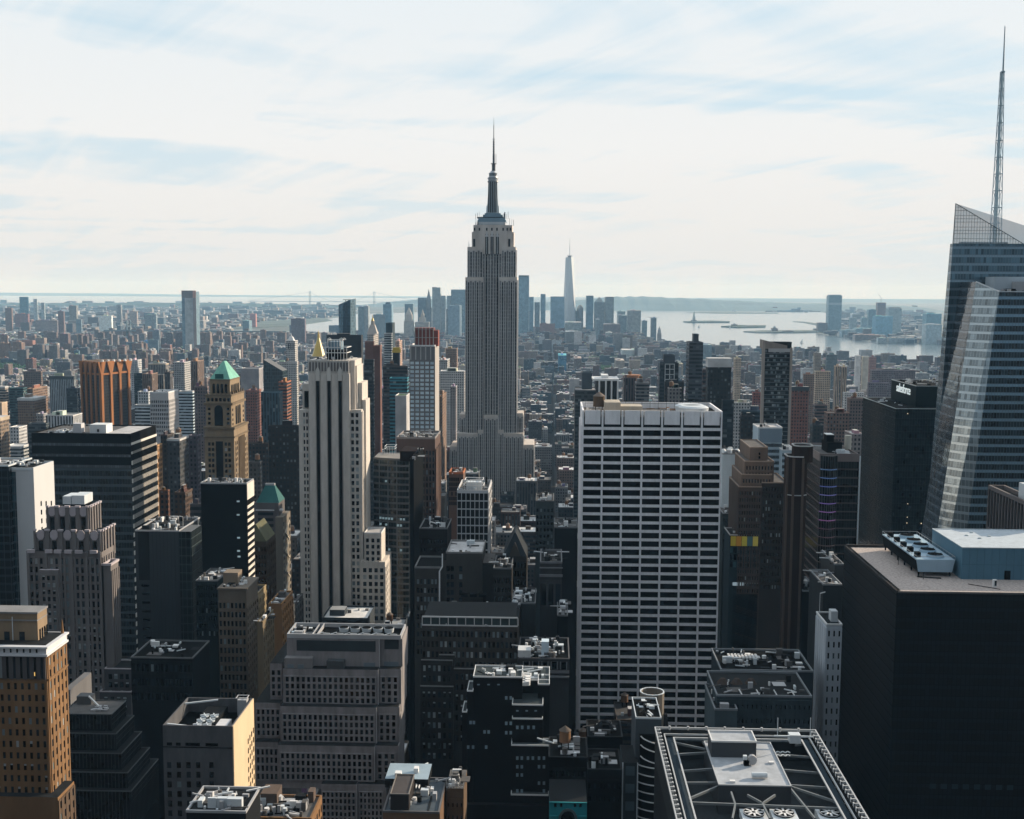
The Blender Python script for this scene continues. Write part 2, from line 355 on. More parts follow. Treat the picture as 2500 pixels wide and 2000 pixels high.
def clutter(root, x0, x1, y0, y1, z, n, rs, mats=None, hmax=2.6, name='roof_machinery'):
    """low mechanical boxes, ducts, pipes and fans on a roof, one mesh per kind of machine"""
    ms = mats or [MET, METL, ROOFG, DK, MET]; b = MB()
    nm = []
    for _ in range(int(n * 1.5)):
        w, d = rs.choice((1, 1, 1.5)) * rs.uniform(0.5, 2.4), rs.uniform(0.5, 2.4); x, y = rs.uniform(x0, max(x0 + .1, x1 - w)), rs.uniform(y0, max(y0 + .1, y1 - d)); h = rs.uniform(0.5, hmax); k = rs.randrange(len(ms))
        if rs.random() < 0.3: b.cyl(x, y, z, z + h * 0.8, w * 0.3, None, 10, mi=k); nm.append('roof_vent')
        elif rs.random() < 0.35: b.beam((x, y, z + 0.6), (x + rs.uniform(-6, 6), y + rs.uniform(-4, 4), z + 0.6), 0.35, mi=k); nm.append('roof_pipe')
        else: b.box(x, x + w, y, y + d, z, z + h, mi=k); nm.append('air_handler')
    for _ in range(3 + n // 8):     # patched roofing felt
        w, d = rs.uniform(1.5, 6), rs.uniform(1, 5); x, y = rs.uniform(x0, max(x0 + .1, x1 - w)), rs.uniform(y0, max(y0 + .1, y1 - d)); b.box(x, x + w, y, y + d, z - .1, z + .03 + .004 * len(nm), mi=(2, 3, 0)[_ % 3] % len(ms)); nm.append('roof_patch')
    b.build(name, ms, root, names=nm)
def parapet(root, B, z, w=0.5, h=1.0, m=None, name='parapet'):
    b = MB(); b.frame(B[0], B[1], B[2], B[3], z, z + h, w); b.build(name, m or WHT, root)
def hero(name, label, cat, bx, z=0, group=None): return thing(name, label, cat, (bx.X0 + bx.X1) / 2, bx.Y0, z, group)
def core(root, bx, wallc, roofc=(0.12, 0.12, 0.12), z0=None, name='wall', mats=None):
    return part(root, name, mats or CITY, lambda m: m.box(bx.X0, bx.X1, bx.Y0, bx.Y1, bx.z0 if z0 is None else z0, bx.Z, wallc, roofc))

# ---- 1. great setback skyscraper with mast
def esb():
    Y = 1290; P = 1.0 / F * Y
    def bx(x0, x1, yt, dy=0, xs=None, depth=40): return Box(x0, x1, yt, Y + dy, xs, depth)
    r = thing('stepped_skyscraper', 'tallest stepped grey limestone skyscraper with a silver mast and needle antenna, centre of the city', 'skyscraper', X_(1203, 700, Y), Y)
    st = stone((0.54, 0.495, 0.46), 0.8, 0.2); gl = stone((0.012, 0.013, 0.015), 0.6); sil = stone((0.52, 0.52, 0.53), 0.4, 0.2)
    strips = []
    def wing(x0, x1, yt, yb, dy, n, depth, lit_r=0, base=False):
        b = bx(x0, x1, yt, dy, None, depth); zb = 0 if base else Z_(1203, yb, Y + dy)
        part(r, 'wall_block', st, lambda m: m.box(b.X0, b.X1, b.Y0, b.Y1, zb, b.Z))
        U = b.X1 - b.X0; du = U / n; z1 = b.Z - (4 if yt > 560 else 8); zz = max(zb, 20)
        for face in ('F', 'R') if x1 > 1215 else ('F',):
            nn = n if face == 'F' else max(2, int(depth / du)); d = du if face == 'F' else depth / nn
            for i in range(nn):
                g = MB(); a = (b.X0 if face == 'F' else b.Y0) + (i + 0.5) * d; hw = d * (0.31 if i % 3 else 0.26)
                def fb(ua, ub, p, za, ze, mi):
                    if face == 'F': g.box(ua, ub, b.Y0 - p, b.Y0, za, ze, mi=mi)
                    else: g.box(b.X1, b.X1 + p, ua, ub, za, ze, mi=mi)
                fb(a - hw, a + hw, 0.12, zz, z1 - (i % 2) * 1.5, 0)
                fb(a - hw - 0.28, a - hw, 0.55, zz, z1 + 1, 1); fb(a + hw, a + hw + 0.28, 0.55, zz, z1 + 1, 1)
                if i % 2 == 0: fb(a - 0.15, a + 0.15, 0.4, zz, z1, 1)
                k = zz
                while k < z1 - 3:
                    if random.random() < 0.7: fb(a - hw * 0.86, a - 0.2, 0.2, k + 0.4, k + 1.5, 2)
                    if random.random() < 0.7: fb(a + 0.2, a + hw * 0.86, 0.2, k + 0.4, k + 1.5, 2)
                    k += 3.8
                g.build('window_strip', [gl, sil, stone((0.24, 0.235, 0.23), 0.6)], r)
        return b
    # centre shaft and crown
    b0 = wing(1178, 1225, 575, 1012, 5, 7, 30)
    part(r, 'crown_block', st, lambda m: [m.box(X_(1155, 548, Y), X_(1250, 548, Y), Y + 5, Y + 36, Z_(1203, 620, Y), Z_(1203, 549, Y)),
        m.box(X_(1151, 565, Y), X_(1254, 565, Y), Y + 6.2, Y + 34, Z_(1203, 620, Y), Z_(1203, 566, Y)),
        m.box(X_(1168, 548, Y), X_(1238, 548, Y), Y + 3.6, Y + 5, Z_(1203, 620, Y), Z_(1203, 550, Y))])
    g = MB()
    for px in (1158, 1170, 1188, 1200.5, 1213, 1228, 1238, 1246): g.box(X_(px, 560, Y) - .8, X_(px, 560, Y) + .8, Y + 3.4, Y + 3.6, Z_(px, 563, Y), Z_(px, 556, Y))
    for px in (1157, 1172, 1230, 1243): g.box(X_(px, 590, Y) - 1.1, X_(px, 590, Y) + 1.1, Y + 4.7, Y + 5, Z_(px, 602, Y), Z_(px, 583, Y))
    g.build('crown_window', gl, r)
    for px in (1188, 1201, 1214):
        g = MB(); x = X_(px, 580, Y); zt = Z_(px, 571, Y)
        g.box(x - 1.6, x + 1.6, Y + 3.2, Y + 3.6, zt - 22, zt, mi=0); g.quadbox([(x - 1.8, Y + 2.9, zt - 3), (x + 1.8, Y + 2.9, zt - 3), (x + 1.8, Y + 3.6, zt - 3), (x - 1.8, Y + 3.6, zt - 3)], [(x - .3, Y + 2.9, zt + 3), (x + .3, Y + 2.9, zt + 3), (x + .3, Y + 3.6, zt + 3), (x - .3, Y + 3.6, zt + 3)], mi=1)
        g.box(x - .25, x + .25, Y + 2.6, Y + 3.2, zt - 22, zt, mi=1); g.build('crown_arch', [gl, sil], r)
    wing(1141, 1178, 603, 677, 2, 6, 34); wing(1225, 1259, 603, 677, 2, 6, 34)
    wing(1136, 1180, 677, 1058, 0, 8, 38); wing(1219, 1262.5, 677, 1058, 0, 8, 38)
    wing(1121, 1136, 1012, 1058, 4, 3, 30); wing(1262.5, 1277, 1009, 1058, 3, 3, 30)
    wing(1116, 1166, 1058, 1500, -4, 11, 46, base=True); wing(1230, 1277, 1058, 1500, -4, 10, 46, base=True)
    wing(1180, 1216, 1014, 1500, -1, 7, 40, base=True); wing(1166, 1180, 1050, 1500, -2, 3, 40, base=True); wing(1216, 1230, 1050, 1500, -2, 3, 40, base=True)
    wing(1098, 1116, 1090, 1500, 6, 4, 50, base=True); wing(1277, 1303, 1086, 1500, 2, 6, 50, base=True)
    # stepped metal base of the mast
    mt = stone((0.17, 0.26, 0.33), 0.4, 0.15); mt2 = stone((0.42, 0.45, 0.48), 0.35, 0.15); y = Y + 20
    def zt(py): return Z_(1203, py, Y)
    g = MB()
    for x0, x1, ya, yb, k in ((1167, 1233, 548, 541, 1), (1165, 1234, 541, 536, 0), (1167, 1232, 536, 531, 0), (1164, 1228, 531, 529, 2), (1178, 1226, 529, 523, 0), (1182, 1221, 523, 519, 0)):
        hw = (x1 - x0) / 2 * P; xc = X_((x0 + x1) / 2, 530, Y); g.box(xc - hw, xc + hw, y - min(hw, 13), y + min(hw, 13), zt(ya), zt(yb), mi=k)
    g.build('mast_base', [mt, mt2, DK], r)
    xc = X_(1201, 500, Y)
    g = MB()
    for hw0, hw1, ya, yb in ((16, 15, 519, 500), (13.5, 12, 500, 478), (12, 11, 478, 440)):
        a0, a1 = hw0 * P, hw1 * P; d0 = a0 * 0.55; d1 = a1 * 0.55
        g.quadbox([(xc - a0, y - d0, zt(ya)), (xc + a0, y - d0, zt(ya)), (xc + a0, y + d0, zt(ya)), (xc - a0, y + d0, zt(ya))], [(xc - a1, y - d1, zt(yb)), (xc + a1, y - d1, zt(yb)), (xc + a1, y + d1, zt(yb)), (xc - a1, y + d1, zt(yb))], mi=0)
        g.quadbox([(xc - d0, y - a0, zt(ya)), (xc + d0, y - a0, zt(ya)), (xc + d0, y + a0, zt(ya)), (xc - d0, y + a0, zt(ya))], [(xc - d1, y - a1, zt(yb)), (xc + d1, y - a1, zt(yb)), (xc + d1, y + a1, zt(yb)), (xc - d1, y + a1, zt(yb))], mi=1)
    g.build('mast', [stone((0.46, 0.52, 0.56), 0.4, 0.15), stone((0.34, 0.41, 0.46), 0.4, 0.2)], r)
    for i in range(5):
        part(r, 'mast_window', [gl, mt2], lambda m: (m.box(xc - 4.6 + i * 1.95, xc - 3.5 + i * 1.95, y - 7.6, y - 6.9, zt(517), zt(441), mi=0), m.box(xc - 3.5 + i * 1.95, xc - 3.2 + i * 1.95, y - 7.9, y - 7.0, zt(519), zt(440), mi=1)))
    g = MB()
    for ya, yb, ra, rb, k in ((441, 438, 13.5, 13, 0), (438, 432, 11.5, 12.5, 1), (432, 430, 13.5, 13, 0), (430, 426, 11, 10, 1), (426, 420, 9.5, 10, 0), (420, 418.5, 10.8, 10, 0), (418.5, 413, 9, 4.5, 1)):
        g.cyl(xc, y, zt(ya), zt(yb), ra * P, rb * P, 20, mi=k)
    g.build('mast_dome', [stone((0.16, 0.19, 0.22), 0.4), mt2], r)
    g = MB(); xa = X_(1203, 400, Y)
    g.cyl(xa, y, zt(413), zt(396), 4.2 * P, 3.8 * P, 8); g.cyl(xa, y, zt(396), zt(394.5), 7 * P, 7 * P, 12)
    for k in range(6): g.cyl(xa, y, zt(412 - k * 3), zt(411 - k * 3), 5 * P, 5 * P, 10)
    g.cyl(xa, y, zt(394.5), zt(372), 2.6 * P, 2.6 * P, 8); g.cyl(xa, y, zt(372), zt(336), 2.0 * P, 1.6 * P, 8); g.cyl(xa, y, zt(335), zt(333.5), 3.2 * P, 3.2 * P, 10); g.cyl(xa, y, zt(333.5), zt(300), 1.0 * P, 0.9 * P, 6); g.cyl(xa, y, zt(300), zt(279), 0.6 * P, 0.15 * P, 6)
    for k in range(9): g.cyl(xa, y, zt(390 - k * 6), zt(388.5 - k * 6), 2.9 * P, 2.9 * P, 8)
    g.beam((xa + 5.5 * P, y, zt(395)), (xa + 5.5 * P, y, zt(371)), 0.5)
    g.build('antenna', stone((0.09, 0.10, 0.11), 0.5), r)
    rs = random.Random(4); g = MB()
    for _ in range(34):
        px = rs.choice([rs.uniform(1152, 1180), rs.uniform(1224, 1254)]); py = rs.choice([548, 531, 601]); 
        if py == 601: px = rs.choice([rs.uniform(1141, 1152), rs.uniform(1240, 1258)])
        h = rs.uniform(1, 7); g.beam((X_(px, py, Y), Y + 8, zt(py) - 1), (X_(px, py, Y), Y + 8, zt(py) + h), rs.choice([.3, .35, 1.0]), mi=rs.randrange(2))
    g.build('roof_aerials', [DK, mt2], r)
    FOOT.append((X_(1095, 1000, Y), X_(1306, 1000, Y), Y - 10, Y + 60))
esb()

# ---- 2. white grid office slab, right of centre
def grace():
    Y = 600; bx = Box(1423, 1763, 1003, Y, None, 46); zr = bx.Z
    r = hero('office_slab', 'huge white stone slab with black window bands in seven upright bays, right of centre', 'office tower', bx)
    part(r, 'wall', [BLK, ROOFG], lambda m: m.box(bx.X0 + .6, bx.X1 - .6, bx.Y0 + .6, bx.Y1, 0, zr - 3.2, mi=0, mt=1))
    rows = 33; zb = Z_(1590, 1800, Y); ztop = Z_(1590, 1041, Y); U = (bx.X1 - bx.X0) / 7.0; dv = (ztop - zb) / 37.0
    part(r, 'top_panel', TRAV, lambda m: [m.box(bx.X0 + i * U + 1.1, bx.X0 + (i + 1) * U - 1.1, Y, Y + .6, ztop + 0.8, zr) for i in range(7)])
    part(r, 'pier', TRAV, lambda m: [m.box(bx.X0 + i * U - (.48 if i else .2), bx.X0 + i * U + (.48 if i < 7 else .2), Y - .5, Y + .6, 0, zr) for i in range(8)])
    part(r, 'side_wall', TRAV, lambda m: (m.box(bx.X0 - .2, bx.X0 + .6, Y + .6, bx.Y1, 0, zr), m.box(bx.X1 - .6, bx.X1 + .2, Y + .6, bx.Y1, 0, zr), m.box(bx.X0 + .6, bx.X1 - .6, bx.Y1, bx.Y1 + .6, 0, zr)))
    part(r, 'joint_line', DK, lambda m: [m.box(bx.X0 + i * U + s * .92 - .09, bx.X0 + i * U + s * .92 + .09, Y - .02, Y + .1, ztop, zr - .5) for i in range(8) for s in (-1, 1) if 0 < i * 2 + s < 15])
    k = int(zb // dv); n = 0
    def row(j):
        z = ztop - j * dv; return z
    sp = MB()
    for j in range(int(ztop / dv)):
        z = row(j)
        for i in range(7): sp.box(bx.X0 + i * U + .48, bx.X0 + (i + 1) * U - .48, Y + .1, Y + .6, z - dv * .34 - .6, z - .6)
    sp.build('spandrel', TRAV, r)
    wm = glass((0.0008, 0.001, 0.0015), 0.35, 0.06)
    rest = MB()
    for j in range(int(ztop / dv)):
        z1 = row(j) - dv * .34 - .6; z0 = row(j + 1) - .6
        for i in range(7):
            xa, xb = bx.X0 + i * U + .48, bx.X0 + (i + 1) * U - .48
            if n < 100: part(r, 'window', wm, lambda m: m.box(xa, xb, Y + .45, Y + .58, z0, z1)); n += 1
            else: rest.box(xa, xb, Y + .45, Y + .58, z0, z1)
    rest.build('window', wm, r, stuff=True)
    for i in range(7): part(r, 'slot_window', wm, lambda m: m.box(bx.X0 + i * U + .9, bx.X0 + (i + 1) * U - .9, Y - .05, Y + .2, ztop - .2, ztop + .8))
    # left side has narrow upright ribs
    part(r, 'side_rib', TRAV, lambda m: [m.box(bx.X0 - .9, bx.X0 - .2, Y + 2 + k * 2.6, Y + 2.9 + k * 2.6, 0, zr - 8) for k in range(16)])
    # roof things
    z = zr - 3.2; rs = random.Random(3)
    x = lambda px, py=985: X_(px, py, Y + 20)
    part(r, 'roof_bulkhead', stone((0.42, 0.38, 0.32), 0.9, 0.3), lambda m: (m.box(x(1474), x(1512), Y + 8, Y + 24, z, z + 6.5), m.box(x(1512), x(1566), Y + 12, Y + 26, z, z + 4.2)))
    tank(r, x(1463), Y + 22, z, 3.2, 5.5, 3, BRN)
    for px, yy in ((1686, Y + 22), (1690, Y + 14)):
        part(r, 'cooling_tower', METL, lambda m: (m.cyl(x(px), yy, z, z + 3.8, 7.4, 7.8, 26), m.cyl(x(px), yy, z + 3.8, z + 4.6, 7.8, 6.4, 26)))
    part(r, 'roof_pit', BLK, lambda m: (m.box(x(1640), x(1668), Y + 8, Y + 28, z, z + 1.2), m.box(x(1708), x(1745), Y + 8, Y + 38, z, z + 1.5)))
    clutter(r, bx.X0 + 3, bx.X1 - 6, Y + 4, Y + 40, z, 46, rs, [MET, ROOFG, WOOD, WHT])
    part(r, 'roof_rail', DK, lambda m: [m.beam((bx.X0 + 2, Y + 30, z + 4 + k), (bx.X1 - 2, Y + 30, z + 4 + k), .18) for k in (0, 1)] + [m.beam((bx.X0 + 2 + i * 4.3, Y + 30, z), (bx.X0 + 2 + i * 4.3, Y + 30, z + 5), .15) for i in range(16)])
grace()

# ---- 3. cream limestone tower with three black strips
def fifth():
    Y = 700; r = thing('limestone_tower', 'pale limestone art deco tower with three black upright strips, left of centre', 'office tower', X_(800, 1200, Y), Y)
    def blk(x0, x1, yt, dy, xs=None, depth=20, name='wall_block', zb=0, m=LIME):
        b = Box(x0, x1, yt, Y + dy, xs, depth); part(r, name, m, lambda q: q.box(b.X0, b.X1, b.Y0, b.Y1, zb, b.Z)); return b
    s = blk(753, 853, 912, 0, None, 34)
    strip = stone((0.003, 0.0035, 0.004), 0.5)
    for px in (776.5, 804, 831):
        w = 1.0; X = X_(px, 1000, Y)
        part(r, 'dark_strip', strip, lambda m: m.box(X - w, X + w, Y - .08, Y + .1, 0, Z_(px, 930, Y)))
        part(r, 'strip_finial', stone((0.55, 0.53, 0.50)), lambda m: (m.box(X - 1.25, X + 1.25, Y - .5, Y, Z_(px, 930, Y), Z_(px, 905, Y)), m.quadbox([(X - 1.25, Y - .5, Z_(px, 905, Y)), (X + 1.25, Y - .5, Z_(px, 905, Y)), (X + 1.25, Y, Z_(px, 905, Y)), (X - 1.25, Y, Z_(px, 905, Y))], [(X - .2, Y - .4, Z_(px, 896, Y)), (X + .2, Y - .4, Z_(px, 896, Y)), (X + .2, Y, Z_(px, 896, Y)), (X - .2, Y, Z_(px, 896, Y))])))
        part(r, 'strip_edge', stone((0.30, 0.28, 0.26)), lambda m: (m.box(X - w - .5, X - w, Y - .3, Y, 0, Z_(px, 915, Y)), m.box(X + w, X + w + .5, Y - .3, Y, 0, Z_(px, 915, Y))))
    c = blk(753, 851, 880, 1.2, None, 32, 'crown', Z_(800, 915, Y)); n = 13
    part(r, 'crown_rib', stone((0.50, 0.48, 0.46)), lambda m: [m.box(c.X0 + (c.X1 - c.X0) * k / n - .22, c.X0 + (c.X1 - c.X0) * k / n + .22, c.Y0 - .7, c.Y0, Z_(800, 910, Y), c.Z + .3) for k in range(n + 1)])
    part(r, 'crown_panel', stone((0.16, 0.15, 0.15)), lambda m: [m.box(c.X0 + (c.X1 - c.X0) * (k + .25) / n, c.X0 + (c.X1 - c.X0) * (k + .8) / n, c.Y0 - .15, c.Y0, Z_(800, 907, Y), c.Z - 1.2) for k in range(n)])
    blk(851, 866, 880, 4, None, 26, 'crown_step', Z_(800, 1010, Y)); blk(866, 871, 893, 6, None, 24, 'crown_step', Z_(800, 1010, Y))
    blk(738, 753, 938, 6, None, 24); blk(853, 868, 937, 5, None, 26); blk(868, 884, 935, 9, None, 22)
    for px, a, b_ in ((748, 955, 995), (861, 955, 998)):
        part(r, 'bay_window', strip, lambda m: m.box(X_(px, 960, Y + 5) - 1.2, X_(px, 960, Y + 5) + 1.2, Y + 4.8, Y + 6.1, Z_(px, b_, Y + 5), Z_(px, a, Y + 5)))
    wl = blk(729, 753, 1001, 1.5, None, 30); wr = blk(853, 882, 1001, 1.5, 896, None); sr = blk(882, 893, 977, 9, None, 16, 'wall_step')
    zt = Z_(742, 1005, Y); zb = Z_(742, 1545, Y); nv = 33
    WL = (wl.X0 + 1.6, wl.X1, wl.Y0, wl.Y1); WR = (wr.X0, wr.X1 - 1.2, wr.Y0, wr.Y1)
    mixw = [(GL_D, .66), (GL_M, .18), (GL_B, .12), (GL_W, .04)]
    grid(r, 'F', WR, zt, zb, 2, nv, .62, .62, LIME, mixw, 0.08, 1.0, .25, .1, keep=50, blind=.15)
    grid(r, 'F', WL, zt, zb, 2, nv, .58, .62, LIME, mixw, 0.2, 1.0, .25, .1, keep=85, blind=.15)
    grid(r, 'R', (wr.X0, wr.X1, wr.Y0, wr.Y1), zt, zb, 4, nv, .42, .62, LIME, mixw, 0, 1, .45, .12, keep=100)
    e1 = blk(889, 931, 1304, -3, 941, None, 'annex'); e2 = blk(880, 940, 1372, -5, 957, None, 'annex')
    grid(r, 'F', e1.t, e1.Z - 2, Z_(900, 1370, Y), 3, 4, .55, .62, LIME, mixw, 0.04, .98, .35, .1, keep=100)
    grid(r, 'F', e2.t, e2.Z - 3, Z_(900, 1545, Y), 4, 10, .6, .62, LIME, mixw, 0.06, .98, .35, .1, keep=100)
    grid(r, 'R', e2.t, e2.Z - 3, Z_(900, 1545, Y), 5, 10, .45, .62, LIME, mixw, 0.0, 1, .3, .1, keep=100)
    part(r, 'annex_roof', ROOFL, lambda m: m.box(e1.X0 + .5, e1.X1 - .5, e1.Y0 + .5, e1.Y1 - .5, e1.Z, e1.Z + .2)); parapet(r, (e1.X0, e1.X1, e1.Y0, e1.Y1), e1.Z, .4, .9)
    # scalloped edges of the setbacks
    part(r, 'scallop', stone((0.5, 0.48, 0.45)), lambda m: [m.box(e2.X0 + 1 + i * 2.3, e2.X0 + 2.2 + i * 2.3, e2.Y0 - .4, e2.Y0 + .3, e2.Z - 3, e2.Z + .7) for i in range(5)])
    # white pipe cage on the roof
    zc = c.Z; y0, y1 = c.Y0 + 6, c.Y0 + 22; xa, xb = X_(788, 870, Y), X_(842, 870, Y)
    part(r, 'roof_plant', BLK, lambda m: m.box(xa + 1, xb - 1, y0 + 1, y1 - 1, zc, zc + 5.5))
    def cage(m):
        for z in (zc + 4, zc + 7.2): m.frame(xa, xb, y0, y1, z, z + .4, .4)
        for i in range(8): m.beam((xa + .3 + (xb - xa) * i / 7.2, y0 - .2, zc), (xa + .3 + (xb - xa) * i / 7.2, y0 - .2, zc + 7), .25)
        m.frame(xa + 1, xb - 3.5, y0 + 3, y1 - 4, zc + 11.5, zc + 11.8, .3)
        for i in range(5): m.beam((xa + 1.2 + i * 1.9, y0 + 3, zc + 7), (xa + 1.2 + i * 1.9, y0 + 3, zc + 11.6), .28)
    part(r, 'pipe_cage', WHT, cage)
    part(r, 'chiller', stone((0.16, 0.25, 0.32), .5, .3), lambda m: m.box(xa + 1.5, xb - 4, y0 + 3.5, y1 - 4.5, zc + 6, zc + 10.8))
    part(r, 'pipe_arch', WHT, lambda m: [(m.beam((xa + d, y0 + 2.6, zc + 8), (xa + d, y0 + 2.6, zc + 12.4), .45), m.beam((xa + d, y0 + 2.6, zc + 12.4), (xa + d + 1.2, y0 + 2.6, zc + 13), .45), m.beam((xa + d + 1.2, y0 + 2.6, zc + 13), (xa + d + 2.2, y0 + 2.6, zc + 12), .45)) for d in (1.2, 8.4, 10)])
    clutter(r, c.X0 + 1, c.X1, c.Y0 + 1, c.Y0 + 30, zc, 12, random.Random(9))
fifth()

# ---- 4. banded black-and-white office block on the left
def banded():
    Y = 660; bx = Box(77, 319, 1061, Y, 381); r = hero('banded_office_block', 'wide black office block with lit white stripes on its right side, far left', 'office tower', bx)
    zr = bx.Z; gm = curtain((0.012, 0.02, 0.026), (0.055, 0.075, 0.09), (0.035, 0.045, 0.05), 1.6, 4.6, .34, .1, .2, .7)
    part(r, 'wall', [gm, BLK, ROOFG], lambda m: (m.box(bx.X0, bx.X1, bx.Y0, bx.Y1, 0, zr - 19, mi=0), m.box(bx.X0 - .02, bx.X1 + .02, bx.Y0 - .02, bx.Y1, zr - 19, zr, mi=1, mt=2)))
    fh = 4.6
    part(r, 'window_band', curtain((0.07, 0.085, 0.10), (0.03, 0.035, 0.04), (0.02, 0.02, 0.02), 1.3, 4.6, .0, 0, .4, .5), lambda m: [m.box(bx.X0 + .2, bx.X1 - .2, Y - .15, Y, zr - 6.5 - i * 6.2, zr - 5.0 - i * 6.2) for i in range(3)])
    wh = stone((0.62, 0.60, 0.56), .6, .1)  # same bands as the front, whose shade is put into a darker colour
    for j in range(30):
        z = zr - 4.5 - j * 5.2
        part(r, 'side_band', wh, lambda m: m.box(bx.X1 + .02, bx.X1 + .45, bx.Y0, bx.Y1, z - (1.3 if j < 2 else 2.3), z))
    part(r, 'side_mullion', BLK, lambda m: [m.box(bx.X1 + .45, bx.X1 + .6, bx.Y0 + k * 1.25, bx.Y0 + k * 1.25 + .28, zr - 150, zr - 9) for k in range(1, int((bx.Y1 - bx.Y0) / 1.25))])
    z = zr; H = lambda px: X_(px, 1040, Y + 8)
    part(r, 'parapet', BLK, lambda m: m.frame(bx.X0, bx.X1, bx.Y0, bx.Y1, zr + .0, zr + .7, .4))
    part(r, 'penthouse', stone((0.6, 0.62, 0.63), .6, .08), lambda m: m.box(H(222), H(262), Y + 6, Y + 16, z, z + 5))
    part(r, 'penthouse_door', DK, lambda m: m.box(H(240), H(245), Y + 5.8, Y + 6, z + .8, z + 2.4))
    part(r, 'stair_head', stone((0.5, 0.5, 0.52), .6, .08), lambda m: m.box(H(178), H(198), Y + 8, Y + 13, z, z + 5.2))
    clutter(r, bx.X0 + 8, H(180), Y + 3, Y + 20, z, 26, random.Random(5), [METL, WHT, MET, DK], 1.4)
    part(r, 'roof_deck', ROOFL, lambda m: m.box(H(262), bx.X1 - 1, Y + 2, bx.Y1 - 1, z, z + .15))
    part(r, 'roof_rail', METL, lambda m: [m.beam((bx.X0 + 4, bx.Y1 - 3, z + 1.2), (H(190), bx.Y1 - 3, z + 1.2), .15)] + [m.beam((bx.X0 + 4 + k * 2.2, bx.Y1 - 3, z), (bx.X0 + 4 + k * 2.2, bx.Y1 - 3, z + 1.2), .12) for k in range(13)])
banded()

